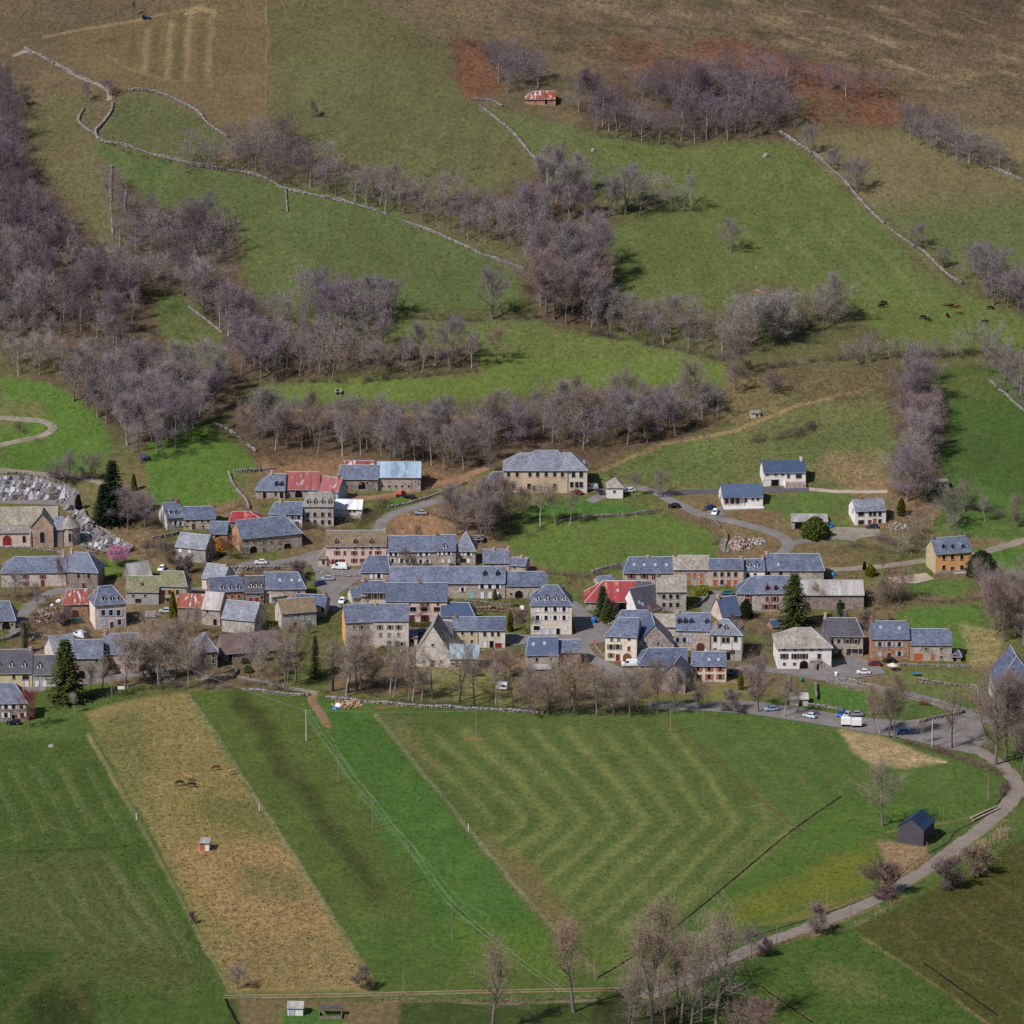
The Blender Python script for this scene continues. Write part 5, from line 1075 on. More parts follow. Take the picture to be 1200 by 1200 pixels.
GREY, PURP, DARK, BROWN, PALE, RED, OLIVE = S(142,131,131), S(131,117,125), S(108,93,101), S(140,124,114), S(154,144,138), S(152,127,117), S(132,128,100)
BARK, BARKP, BARKD = S(118,107,103), S(158,150,146), S(70,62,58)
SPR, GRN, YGR, DGR = S(74,82,40), S(78,92,40), S(112,106,34), S(34,48,36)
NTREE = 0
def put_tree(key, x, y, hpx, tw, label, group=None, bark=BARK, name='bare_tree', cat='tree', p=None, rnd=None, wide=1.0, hm=None):
    global NTREE; NTREE += 1
    rnd = rnd or random.Random(int(x*7 + y*131)); p = p or P(x, y); H = PROTO[key][2]
    sc = (hm or hpx / (scale_at(p) * math.cos(depr(p)))) / H
    o = empty(name, p, rnd.uniform(0, 6.28)); o.scale = (sc*wide, sc*wide, sc); tag(o, label, cat, group)
    j = rnd.uniform(.86, 1.14)
    t = link('trunk', PROTO[key][0], o); t.color = tuple(c * j for c in bark) + (1,)
    c = link('crown', PROTO[key][1], o); c.color = (tw[0]*j*rnd.uniform(.97,1.03), tw[1]*j, tw[2]*j*rnd.uniform(.96,1.04), 1)
    return o
# ---- single trees of the foreground and village: kind, base pixel, height in pixels, tones, label
TT = [
 ('spruce0',78,822,74,SPR,'tall dark spruce beside the lower left houses','spruce_tree',1.75), ('spruce1',930,735,64,SPR,'broad spruce behind the white stone inn','spruce_tree',1.8),
 ('spruce1',133,612,74,DGR,'very dark tall spruce right of the cemetery','spruce_tree',1.5), ('spruce0',122,614,48,DGR,'lower dark spruce at the cemetery edge','spruce_tree',1.8), ('spruce0',706,722,36,S(50,66,42),'spruce in front of the red tin barn','spruce_tree',1.7), ('spruce1',712,728,28,SPR,'shorter spruce in front of the red tin barn','spruce_tree',1.9),
 ('spruce0',984,730,28,S(56,70,52),'small spruce by the pale grey barn','spruce_tree',1.1), ('cypress0',203,725,32,YGR,'yellow-green column cypress by the mossy house','cypress',1.0), ('cypress0',1028,808,1,YGR,None,None,1), 
 ('cypress0',868,808,20,YGR,'yellow-green cypress right of the orange-shuttered house','cypress',1.2), ('cypress0',157,575,20,S(84,90,36),'yellowish cypress beside the dark spruces','cypress',1.2), ('cypress0',92,597,18,S(28,38,28),'dark yew cone in the cemetery','yew_tree',1.6),
 ('evergreen0',955,630,24,GRN,'round green evergreen in front of the flat garage','evergreen_bush',1.1), ('cypress0',1056,604,20,S(86,84,30),'yellowish conifer right of the white two-storey house','cypress',1.8), ('evergreen0',1150,676,30,S(52,62,44),'dark pine beside the orange house','pine_tree',1.0),
 ('cypress0',1013,668,10,S(30,42,28),'small dark conical bush on the lane','evergreen_bush',1.6), ('evergreen0',1020,675,13,YGR,'small yellow-green bush beside the lane','evergreen_bush',.8), ('greenbush0',449,768,11,YGR,'round yellow-green bush below the tall pale house','evergreen_bush',1.1),
 ('greenbush0',823,696,10,S(120,116,50),'round yellowish bush in front of the orange-shuttered lauze house','evergreen_bush',1.4), ('cypress0',580,703,13,S(90,96,36),'small cypress in front of the long terrace','cypress',1.4), ('evergreen0',874,725,22,S(40,52,34),'dark evergreen beside the small steep slate house','evergreen_bush',.6), ('cypress0',598,740,25,S(92,72,40),'brownish cypress left of the hotel','cypress',1.0),
 ('spruce1',370,795,52,S(64,72,48),'ivy-green conifer beside the earth ramp','spruce_tree',.8), ('spruce0',30,765,36,S(64,74,52),'thin grey-green conifer by the lower left lane','spruce_tree',.8),
 ('blossom0',139,664,26,S(196,132,164),'pink blossoming tree below the cemetery','blossom_tree',1.1), ('blossom0',713,716,14,S(188,96,128),'magenta blossoming shrub by the cream house','blossom_tree',1.3), ('blossom0',727,712,9,S(180,100,128),'low magenta shrub below the red tin barn','blossom_tree',1.6),
 ('greenbush0',722,712,10,S(190,130,30),'orange-yellow bush under the red tin barn','shrub',1.2), ('round1',268,655,30,S(132,104,84),'brown leafless tree against the barn gable','bare_tree',1.1), ('greenbush0',259,642,12,S(214,140,30),'orange flowering bush beside the barn gable','shrub',1.2),
 ('round0',34,853,48,S(140,72,72),'red-leaved tree in front of the lowest left house','red_tree',.62),
 ('round2',278,1160,30,S(134,120,122),'small rounded bare tree at the paddock gate','bare_tree',1.0), ('bush0',426,1160,24,S(128,112,104),'small bare shrub tree at the foot of the green strip','bare_tree',.8), ('bush1',226,1082,14,S(120,104,104),'little bare shrub on the paddock boundary','bare_shrub',.6),
 ('big0',1034,968,74,S(152,140,122),'pale bare tree beside the blue-roofed barn','bare_tree',.8), ('sparse0',820,1152,84,S(150,140,116),'bare tree with dark trunk beside the valley road','bare_tree',1.05), ('round3',880,1122,38,S(116,102,108),'small dark bare tree by the valley road','bare_tree',.8), ('bush2',898,1122,18,DARK,'dark bare shrub below the valley road','bare_shrub',.8),
 ('bush0',1035,1050,36,S(112,94,90),'large dark rounded bush beside the stream','bare_shrub',1.0), ('bush1',1110,1040,34,S(112,98,98),'dark bush below the valley road','bare_shrub',1.0), ('bush2',1142,1024,30,S(146,128,112),'pale bush below the valley road','bare_shrub',1.1), ('bush1',960,1096,32,S(140,126,122),'greyish bush on the road bend','bare_shrub',.7),
 ('poplar0',578,1210,108,RED,'reddish budding poplar at the bottom edge','bare_tree',1.2), ('poplar1',672,1186,116,S(150,118,106),'reddish forked poplar below the farm track','bare_tree',1.1),
 ('round1',440,728,1,None,None,None,1),
 ('big1',888,834,66,S(132,112,112),'big bare purple-grey tree in front of the inn','bare_tree',.85), ('sparse1',678,838,72,S(150,134,118),'tall bare tree below the blue cottage','bare_tree',.9),
 ('round0',626,838,44,S(140,118,114),'dense low bare tree below the hotel','bare_tree',1.1), ('round3',642,836,40,S(136,116,112),'second dense bare tree below the hotel','bare_tree',1.0), ('multi0',660,836,46,S(150,130,114),'brownish bare tree below the blue cottage','bare_tree',.8),
 ('round2',612,744,34,S(134,110,104),'stubby bare tree left of the hotel front','bare_tree',.9), ('ivy0',233,795,56,S(110,96,90),'black-trunked bare tree in front of the stone house','bare_tree',.6),
 ('big0',346,800,66,S(146,124,106),'broad brown bare tree left of the earth ramp','bare_tree',.85), ('big1',334,806,64,S(142,120,102),'bare brown tree leaning beside the field wall','bare_tree',.6), ('sparse0',293,795,62,S(150,140,132),'pale bare tree in front of the long brown barn','bare_tree',.8), ('slim0',306,796,52,PALE,'slender pale tree in front of the long brown barn','bare_tree',1.2),
 ('ivy1',390,810,70,S(140,124,106),'ivy-trunked bare tree right of the earth ramp','bare_tree',1.0), ('ivy0',406,812,74,S(132,116,104),'middle ivy-trunked bare tree by the rubbish heap','bare_tree',1.1), ('ivy1',418,810,64,S(140,124,110),'right-hand ivy-trunked bare tree by the rubbish heap','bare_tree',1.2),
 ('round1',436,806,46,S(128,110,100),'low brown bare tree below the tall pale house','bare_tree',1.1), ('slim0',461,818,54,S(138,122,110),'slender bare tree below the pale house terrace','bare_tree',1.6), ('slim1',483,822,44,S(142,124,112),'slender bare tree left of the stone barn garden','bare_tree',1.6), ('slim0',494,822,38,S(138,120,108),'short slender bare tree by the rough field wall','bare_tree',1.4),
 ('ivy0',538,825,64,S(132,116,104),'dark-trunked tree in front of the tin-roofed shed','bare_tree',.7), ('ivy1',556,827,66,S(136,120,108),'right-hand dark-trunked tree in front of the tin-roofed shed','bare_tree',.8), ('slim1',587,832,26,S(140,122,108),'thin young tree beside the caravan','bare_tree',1.0), ('ivy0',602,830,42,S(132,116,104),'short ivy-covered trunk right of the caravan','bare_tree',.6), ('round2',580,798,34,S(136,112,104),'dense brown tree behind the caravan','bare_tree',1.2), ('round0',598,792,32,S(140,116,108),'second dense brown tree behind the caravan','bare_tree',1.1),
 ('multi1',720,838,44,S(150,132,120),'bare multi-stemmed tree beside the white van','bare_tree',.9), ('round3',738,840,58,S(146,130,120),'bare tree left of the large slate barn','bare_tree',.75), ('tall0',771,836,66,S(144,128,120),'tall bare tree in front of the large slate barn','bare_tree',.8), ('tall1',789,836,58,S(140,124,118),'tall bare tree in front of the dark barn wing','bare_tree',.8), ('multi2',822,830,38,S(150,134,120),'brown bare tree in front of the orange-shuttered house','bare_tree',.9), ('bush0',857,834,22,S(130,118,116),'grey bush beside the parking area','bare_shrub',1.0),
 ('slim1',919,840,52,S(144,126,116),'thin bare tree left of the concrete garage','bare_tree',1.4), ('slim0',931,842,40,S(142,126,116),'thin bare tree in front of the concrete garage','bare_tree',1.2),
 ('tall2',1026,860,60,S(148,132,112),'left bare tree of the parking row','bare_tree',.7), ('slim0',1031,860,48,S(144,128,112),'thin bare tree inside the parking row','bare_tree',1.4), ('tall3',1041,864,80,S(148,132,114),'tallest bare tree of the parking row','bare_tree',.85), ('tall1',1049,865,66,S(146,130,112),'right bare tree of the parking row','bare_tree',.8), ('slim1',1080,872,32,S(140,126,116),'short thin tree at the parking bend','bare_tree',1.2), ('sparse1',1116,877,70,S(142,126,116),'bare tree with two stems beside the parking bend','bare_tree',.7), ('slim0',1110,876,44,S(140,124,114),'thin leaning tree beside the parking bend','bare_tree',1.0),
 ('big1',1167,896,110,S(142,122,114),'large bare tree at the right road bend','bare_tree',.8), ('tall0',1178,888,96,S(138,118,112),'tall bare tree behind the right road bend','bare_tree',1.0), ('tall2',1190,880,88,S(136,116,110),'bare tree at the right edge road','bare_tree',1.1), ('tall3',1198,905,80,S(140,120,112),'bare tree at the very right edge above the road','bare_tree',1.0), ('round1',1184,862,66,S(136,116,110),'spreading bare tree in front of the right edge house','bare_tree',.9),
 ('tall1',1176,752,84,S(142,122,118),'tall bare tree behind the right edge house','bare_tree',.9), ('tall0',1166,742,70,S(140,116,112),'bare tree on the bank left of the right edge house','bare_tree',.9), ('round2',1190,745,60,S(138,118,116),'bare tree on the right edge above the steep roof','bare_tree',.9),
 ('big1',577,374,60,S(142,128,132),'large spreading bare tree alone on the hillside','bare_tree',.95), ('round0',582,427,46,S(140,118,106),'brown bare tree on the green terrace','bare_tree',.7), ('round1',856,296,42,S(138,126,130),'lone bare tree in the large meadow','bare_tree',.75), ('round2',1004,226,42,S(126,112,122),'dark bare tree on the meadow wall','bare_tree',1.0), ('round3',978,200,28,S(122,106,118),'smaller dark tree on the meadow wall','bare_tree',.9), ('round0',1076,292,32,S(136,124,126),'bare tree right of the meadow wall','bare_tree',.9), ('multi0',1104,315,24,S(136,120,118),'small bare tree lower on the meadow wall','bare_tree',1.0),
 ('multi1',366,138,20,S(126,112,116),'little bare tree on the olive slope','bare_tree',.9), ('round1',948,182,40,S(130,118,122),'bare tree at the top of the meadow wall','bare_tree',.6), ('round2',16,168,36,S(126,112,118),'bare tree left of the stone enclosures','bare_tree',.9), ('multi2',32,124,16,S(120,104,112),'small dark tree on the upper left slope','bare_tree',.9),
 ('tall2',158,18,18,S(120,104,108),'tiny tree on the hilltop track','bare_tree',.7), ('round3',128,112,20,S(126,112,124),'small bare tree at the stone path corner','bare_tree',1.2), ('round0',102,120,26,S(122,108,118),'small bare tree left of the stone path','bare_tree',.6),
 ('round1',905,462,26,S(106,84,94),'dark round bare bush tree on the slope','bare_tree',1.3), ('round3',860,444,54,S(138,118,116),'bare tree at the meadow corner','bare_tree',.9), ('round2',862,462,40,S(134,114,112),'second bare tree at the meadow corner','bare_tree',.7),
 ('round0',772,584,36,S(140,126,120),'bare tree at the lane beside the dovecote','bare_tree',.8), ('slim1',744,582,32,S(136,120,118),'slender bare tree right of the dovecote','bare_tree',1.4), ('multi0',1188,620,40,S(140,130,110),'bare greenish tree at the right field edge','bare_tree',.6), ('slim0',1154,612,34,S(140,132,124),'thin bare tree in the right field','bare_tree',1.4), ('round1',1130,600,40,S(134,130,112),'grey-green bare tree above the orange house','bare_tree',1.1), ('round2',1112,618,44,S(128,124,108),'dark bare tree above the orange house','bare_tree',1.0),
 ('round0',150,620,52,S(134,122,132),'bushy grey tree beside the dark spruces','bare_tree',.9), ('round3',170,622,44,S(138,128,132),'second bushy grey tree beside the white gable','bare_tree',.9), ('multi1',84,566,36,S(132,120,122),'grey tree above the cemetery wall','bare_tree',1.1), ('multi2',110,562,34,S(136,122,116),'brownish tree above the cemetery corner','bare_tree',1.1), ('round1',64,566,24,DARK,'low dark thicket tree above the cemetery','bare_tree',1.2),
 ('round1',18,704,36,S(140,124,128),'grey bare tree before the long low slate house','bare_tree',.9), ('multi0',45,712,28,S(140,122,118),'small bare tree on the lane beside the scrap yard','bare_tree',.5), ('tall1',74,690,40,S(136,116,112),'bare tree against the narrow stone house','bare_tree',.6),
 ('slim1',150,805,70,S(150,134,122),'pale slender tree in front of the red-shuttered pale house','bare_tree',1.6), ('slim0',186,802,62,S(150,136,124),'slender pale tree at the tan paddock corner','bare_tree',1.6), ('tall0',192,795,66,S(152,138,126),'tall pale bare tree left of the stone house','bare_tree',.9), ('round2',206,770,44,S(140,116,104),'brown tree behind the stone house','bare_tree',1.0), ('slim1',220,806,52,S(146,132,122),'slim bare tree before the stone house hedge','bare_tree',1.4), ('slim0',88,835,26,S(160,150,142),'pale bare sapling by the tall spruce','bare_tree',1.2),
 ('multi2',478,668,26,S(138,116,110),'bare shrub tree in front of the slate terrace','bare_tree',.7), ('multi1',497,728,26,S(146,104,82),'rusty brown climber tree on the long slate house','bare_tree',.9), ('round2',508,700,1,None,None,None,1),
 ('tall1',562,636,56,S(136,122,122),'left bare tree of the manor grove','bare_tree',1.0), ('slim0',574,620,60,S(140,126,122),'slender tree of the manor grove','bare_tree',1.6), ('tall2',597,618,66,S(128,112,104),'dark-trunked tree before the manor wing','bare_tree',.8), ('slim1',634,619,58,S(160,142,124),'pale slender tree before the manor door','bare_tree',1.4), ('slim0',651,616,52,S(152,136,120),'second pale slender tree before the manor','bare_tree',1.4), ('slim1',667,616,44,S(150,134,118),'third pale slender tree right of the manor front','bare_tree',1.4), ('round0',612,602,34,S(120,102,96),'dark bushy tree below the manor front','bare_tree',1.0),
 ('multi0',1052,706,40,S(146,124,108),'bare brown tree right of the pale grey barn','bare_tree',1.1), ('multi1',1032,712,34,S(148,130,112),'brown bushy tree at the end of the pale grey barn','bare_tree',1.1), ('slim1',1034,676,28,S(120,90,84),'dark thin trunk beside the lane','bare_tree',1.0), ('multi2',960,712,28,S(148,134,108),'pale bushy tree in front of the pale grey barn','bare_tree',1.0),
]
for i, r in enumerate(TT):
    key, x, y, hp, tw, lb, nm, wd = r
    if lb is None: continue
    bk = BARKP if key.startswith('slim') else BARKD if key.startswith(('ivy', 'spruce', 'sparse')) else BARK
    put_tree(key, x, y, hp, tw, lb, None, bk, nm, 'shrub' if ('shrub' in nm or 'bush' in nm) else 'tree', wide=wd)

# ---- woods, hedgerows and rows: base-point areas in the photograph, trees spread over the ground
WOODS = [  # label, group, polygon of trunk bases, spacing (m), heights (m), kinds, tones
 ('bare tree in the large left wood', 'left wood', [(-14,262),(30,250),(66,275),(100,330),(150,330),(200,318),(236,332),(262,362),(292,400),(312,432),(298,440),(268,402),(228,356),(195,345),(165,350),(140,420),(110,400),(60,400),(-14,385)], 6.4, (11,15), ('round','tall','multi'), (PURP,DARK,GREY)),
 ('bare tree in the lower left wood', 'lower left wood', [(80,470),(110,440),(150,430),(190,440),(240,455),(262,470),(250,490),(232,500),(214,520),(190,540),(165,545),(150,530),(130,500)], 6.2, (12,16), ('tall','round','tall'), (GREY,PALE,PURP)),
 ('bare tree at the foot of the left wood meadow', 'left meadow edge trees', [(0,400),(60,410),(76,445),(40,448),(0,432)], 8, (10,13), ('slim','round'), (GREY,PALE)),
 ('bare tree on the far left slope edge', 'far left edge trees', [(-14,110),(8,110),(22,180),(36,240),(-14,258)], 5.5, (10,14), ('round','multi'), (DARK,PURP)),
 ('bare tree in the clump below the hillside enclosures', 'enclosure clump', [(160,262),(200,270),(265,280),(272,308),(230,318),(170,305)], 5.6, (10,14), ('round','multi'), (PURP,DARK,GREY)),
 ('bare tree in the hedge along the wall track', 'wall track hedge', [(118,215),(140,222),(162,300),(146,306),(132,262)], 5.5, (7,10), ('multi','round'), (PURP,GREY)),
 ('bare tree in the upper hillside thicket', 'upper thicket', [(205,188),(250,196),(300,165),(345,168),(360,195),(402,212),(395,234),(340,226),(280,202),(220,205)], 6, (9,12), ('round','multi'), (PURP,DARK,GREY)),
 ('bare tree in the row above the long stone wall', 'long wall row', [(408,236),(430,226),(500,240),(560,246),(600,256),(640,248),(640,275),(625,306),(600,302),(560,286),(500,262),(440,248)], 5.8, (9,13), ('round','tall','multi'), (PURP,GREY,GREY)),
 ('bare tree in the grove beside the hillside track', 'hillside track grove', [(640,205),(665,215),(690,235),(705,250),(690,262),(650,258),(640,240)], 5.5, (12,15), ('round','tall'), (PURP,GREY)),
 ('bare tree in the dense clump in the middle of the hill', 'middle hill clump', [(624,330),(660,315),(700,318),(706,340),(700,372),(672,380),(640,378),(628,360)], 5, (14,18), ('round','big','tall'), (PURP,GREY,S(146,124,118))),
 ('bare tree in the row at the foot of the large meadow', 'meadow foot row', [(690,372),(740,378),(800,394),(850,406),(850,420),(800,410),(740,400),(680,388)], 4.8, (9,13), ('tall','multi','round'), (GREY,PURP,S(138,122,120))),
 ('bare tree in the copse right of the meadow foot', 'meadow foot copse', [(862,378),(905,390),(930,372),(975,362),(978,382),(940,398),(900,412),(862,415)], 6, (10,14), ('round','multi'), (GREY,PALE,S(140,120,112))),
 ('bare tree in the wood below the red bracken', 'bracken wood', [(676,132),(700,124),(740,150),(790,158),(800,120),(860,118),(925,128),(940,150),(900,160),(860,165),(790,172),(700,160)], 5.4, (10,14), ('round','multi','tall'), (PURP,DARK,PURP)),
 ('bare tree behind the bracken wood', 'upper bracken wood', [(740,118),(800,96),(870,96),(905,112),(860,118),(780,130)], 6, (10,13), ('round','multi'), (DARK,PURP)),
 ('bare tree above the hillside barn', 'hillside barn clump', [(572,72),(600,70),(640,98),(622,108),(588,110)], 5, (8,11), ('multi','round'), (DARK,PURP)),
 ('bare tree in the short row across the upper meadow', 'upper meadow row', [(712,244),(770,240),(822,238),(822,246),(770,252),(712,254)], 5.0, (10,15), ('tall','sparse'), (GREY,PALE)),
 ('bare tree on the bracken slope', 'bracken slope trees', [(920,90),(940,92),(1010,110),(1030,116),(1010,122),(930,104)], 6.5, (8,10), ('multi','round'), (DARK,PURP)),
 ('bare tree in the hedge of the upper right wall', 'upper right wall hedge', [(1060,150),(1090,156),(1140,180),(1210,210),(1210,218),(1140,200),(1062,166)], 4.4, (8,11), ('multi','round'), (DARK,PURP,GREY)),
 ('bare tree at the right edge below the meadow wall', 'right edge copse', [(1135,326),(1170,330),(1210,342),(1210,378),(1160,356)], 4.6, (10,13), ('round','multi'), (PURP,GREY)),
 ('bare tree in the column between the fields on the right', 'right field column', [(1058,440),(1078,440),(1092,475),(1098,500),(1088,530),(1078,560),(1085,592),(1062,590),(1060,560),(1074,520),(1068,480)], 4.8, (10,13), ('round','tall','multi'), (GREY,S(144,124,118),PURP)),
 ('bare tree in the hedge at the right field corner', 'right corner hedge', [(1150,420),(1175,430),(1210,470),(1210,490),(1170,455)], 5, (10,13), ('round','multi'), (S(146,128,122),GREY)),
 ('bare tree in the hedge at the top of the dark green field', 'dark green field hedge', [(990,420),(1060,414),(1150,412),(1150,420),(1060,426),(995,432)], 4.6, (6,10), ('multi','round','slim'), (S(140,124,120),PALE,PURP)),
 ('bare tree on the wooded bank above the upper barns', 'upper barns bank', [(280,520),(330,530),(400,536),(480,545),(540,556),(575,562),(575,520),(500,512),(400,508),(290,506)], 5.0, (10,14), ('tall','slim','multi'), (GREY,S(136,116,114),BROWN)),
 ('bare tree on the wooded bank above the manor', 'manor bank', [(575,520),(640,525),(700,530),(760,520),(840,498),(848,480),(760,480),(640,490),(580,498)], 5.0, (9,13), ('round','tall','multi'), (GREY,PURP,BROWN)),
 ('bare tree in the row along the green terrace', 'green terrace row', [(275,446),(340,446),(420,444),(500,440),(555,432),(555,422),(500,424),(420,424),(300,428)], 5.2, (10,14), ('round','tall','multi'), (GREY,PURP,S(138,120,120))),
 ('bare tree in the grove left of the spreading lone tree', 'terrace grove', [(350,350),(385,355),(430,372),(458,370),(450,385),(400,390),(362,374)], 5.5, (11,15), ('round','multi'), (PURP,GREY)),
 ('bare tree in the clump between terrace and left wood', 'terrace link clump', [(270,380),(330,375),(370,392),(450,392),(450,404),(330,420),(285,412)], 5.6, (9,13), ('round','multi','tall'), (PURP,GREY)),
 ('bare tree in the manor park', 'manor park trees', [(520,612),(560,606),(590,600),(590,628),(556,634),(526,628)], 5, (9,14), ('tall','slim','round'), (GREY,S(138,120,118))),
 ('reddish bare tree in the group at the bottom edge', 'bottom red trees', [(735,1192),(770,1186),(810,1184),(850,1198),(850,1216),(740,1216)], 6.4, (17,22), ('poplar',), (RED,S(150,130,118),S(144,128,118))),
 ('bare tree in the row along the top of the valley fields', 'valley field row', [(300,798),(360,806),(400,806),(470,812),(540,820),(620,828),(700,832),(780,828),(780,834),(700,838),(620,834),(540,828),(470,822),(300,808)], 7.5, (11,16), ('tall','slim','slim','sparse'), (S(158,144,132),S(150,134,124),S(164,152,142))),
 ('bare tree at the top of the tan paddock', 'tan paddock row', [(100,815),(140,800),(200,790),(235,800),(235,808),(190,806),(130,818)], 7, (8,13), ('slim','tall','multi'), (S(164,150,142),S(154,138,130))),
 ('bare tree in the garden between the old houses', 'old house gardens', [(170,740),(232,738),(232,785),(175,785)], 7, (7,11), ('round','multi','slim'), (S(156,138,122),S(148,130,118))),
 ('bare tree on the bank between the white house and the orange house', 'orange house bank', [(1040,640),(1085,610),(1130,612),(1130,632),(1080,640),(1050,655)], 8, (6,10), ('round','multi'), (S(150,140,132),S(140,132,118))),
 ('bare tree by the lanes at the right edge', 'right edge lanes', [(1150,700),(1205,690),(1205,760),(1165,745)], 7, (8,13), ('tall','round'), (S(156,138,134),S(146,130,128))),
 ('reddish bush tree in the bottom right corner of the grove', 'bottom bush trees', [(850,1210),(905,1212),(900,1222),(850,1222)], 4, (5,8), ('multi',), (RED,)),
]
RP = np.array(ROADPTS)
def free(x, y, gap=.6):
    for px_, py_, ca, sa, W, D in FOOT:
        u = (x-px_)*ca + (y-py_)*sa; v = -(x-px_)*sa + (y-py_)*ca
        if -gap < u < W + gap and -gap < v < D + gap: return False
    return not bool(np.any((RP[:, 0]-x)**2 + (RP[:, 1]-y)**2 < (RP[:, 2] + gap)**2))
def inpoly(x, y, pg):
    c = False
    for i in range(len(pg)):
        (ax, ay), (bx, by) = pg[i], pg[(i+1) % len(pg)]
        if (ay > y) != (by > y) and x < (bx-ax)*(y-ay)/(by-ay)+ax: c = not c
    return c
cand = []
for wi, (lb, gp, pg, spc, hr_, kinds, tones) in enumerate(WOODS):
    rnd = random.Random(100 + wi); pts = []
    x0, x1 = min(p[0] for p in pg), max(p[0] for p in pg); y0, y1 = min(p[1] for p in pg), max(p[1] for p in pg)
    for _ in range(int(320 + (x1-x0)*(y1-y0)*.07)):
        x, y = rnd.uniform(x0, x1), rnd.uniform(y0, y1)
        if not inpoly(x, y, pg): continue
        p = P(x, y)
        if free(p.x, p.y, 1.0) and all((p.x-q.x)**2 + (p.y-q.y)**2 > (spc*.86)**2 for q, *_ in pts):
            k = rnd.choice(kinds); nv = sum(1 for z in PROTO if z[:-1] == k)
            pts.append((p, f'{k}{rnd.randrange(nv)}', rnd.uniform(*hr_), rnd.choice(tones)))
    for p, k, h, c in pts:
        h *= 1.2 * rnd.uniform(.74, 1.2); form = {'round':'spreading','tall':'tall','multi':'many-stemmed','slim':'slender','big':'large','sparse':'thin-crowned','poplar':'upright'}[k[:-1]]
        lum = sum(c); tone = 'dark' if lum < .45 else 'pale' if lum > .82 else 'mid-toned'
        cand.append((h * scale_at(p), p, k, h, c, f'{tone} {form} {lb}', f'{tone} {form} trees, {gp}', rnd.random()))
cand.sort(key=lambda t: -t[0])
nind = max(0, 300 - sum(1 for o in bpy.data.objects if o.name.split('.')[0] == 'bare_tree'))
for sz, p, k, h, c, lb, gp, rv in cand[:nind]:
    put_tree(k, 0, 0, 0, c, lb, gp, BARKP if k.startswith(('slim', 'tall')) and rv < .5 else BARK, 'bare_tree', 'tree', p=p, rnd=random.Random(rv), hm=h, wide=.85 + .3 * rv)
# the rest of the woods as one mass (lighter trees, same shapes)
VS, FS, CS = [], [], []; off = 0
for sz, p, k, h, c, lb, gp, rv in cand[nind:]:
    tm_, cmesh, H, V_, F_, mb_ = PROTO[k]; s = h / H; a = rv * 6.28; rng = np.random.default_rng(int(rv * 1e6))
    keep = rng.choice(len(F_), min(1100, len(F_)), replace=False)
    tv = V_[F_[keep]].reshape(-1, 3).copy(); 
    cen = tv.reshape(-1, 3, 3); base = (cen[:, 0] + cen[:, 1]) / 2; cen[:, 0] = base + (cen[:, 0] - base) * 1.9; cen[:, 1] = base + (cen[:, 1] - base) * 1.9; tv = cen.reshape(-1, 3)
    rot = np.array([[math.cos(a), -math.sin(a), 0], [math.sin(a), math.cos(a), 0], [0, 0, 1]])
    w_ = .85 + .3 * rv; tv = (tv * np.array([s*w_, s*w_, s])) @ rot.T + np.array(p)
    VS.append(tv); FS.append(np.arange(len(tv)).reshape(-1, 3) + off); off += len(tv); j = .86 + .28 * rng.random(); CS.append(np.tile(np.array([c[0]*j, c[1]*j, c[2]*j, 1]), (len(tv), 1)))
    # trunk and main limbs
    tt = []
    for f in mb_.f[:7*6 + 2*0 + 120]:
        if len(f) == 4: tt += [[f[0], f[1], f[2]], [f[0], f[2], f[3]]]
    tt = np.array(tt); vv = np.array(mb_.v); used = np.unique(tt); rem = np.full(len(vv), -1); rem[used] = np.arange(len(used))
    vv = (vv[used] * np.array([s*w_, s*w_, s])) @ rot.T + np.array(p)
    VS.append(vv); FS.append(rem[tt] + off); off += len(vv); bk = BARKP if rv < .4 else BARK; CS.append(np.tile(np.array([bk[0]*j, bk[1]*j, bk[2]*j, 1]), (len(vv), 1)))
if VS:
    wd_ = link('woodland', fast_mesh('woodland', np.concatenate(VS), np.concatenate(FS), 'brush_mat', np.concatenate(CS))); tag(wd_, 'farther bare trees of the hillside woods', 'woodland', kind='stuff')
rnd = random.Random(31); gsn = 0
for _ in range(900):
    if gsn >= 64: break
    x, y = rnd.uniform(0, 1080), rnd.uniform(600, 800)
    if not inpoly(x, y, [(0,650),(160,660),(180,605),(290,595),(420,612),(560,642),(640,680),(730,690),(1000,690),(1060,720),(1000,770),(880,800),(700,800),(500,790),(380,800),(180,800),(0,800)]): continue
    p = P(x, y)
    if not free(p.x, p.y, 1.6): continue
    gsn += 1; ev = rnd.random() < .35
    if ev: put_tree('greenbush0', x, y, 0, rnd.choice((S(66,76,38), S(84,92,42), S(50,60,36))), 'small green garden shrub between the village houses', 'green garden shrubs', name='garden_shrub', cat='shrub', p=p, rnd=rnd, hm=rnd.uniform(1.2, 2.6))
    else: put_tree(rnd.choice(('bush0', 'bush1', 'bush2', 'multi0', 'multi1')), x, y, 0, rnd.choice((S(130,112,102), S(142,124,110), S(118,102,100))), 'bare garden shrub between the village houses', 'bare garden shrubs', name='bare_shrub', cat='shrub', p=p, rnd=rnd, hm=rnd.uniform(2.5, 5.5))
print('TREES', NTREE, 'candidates', len(cand), 'merged', len(cand) - nind)

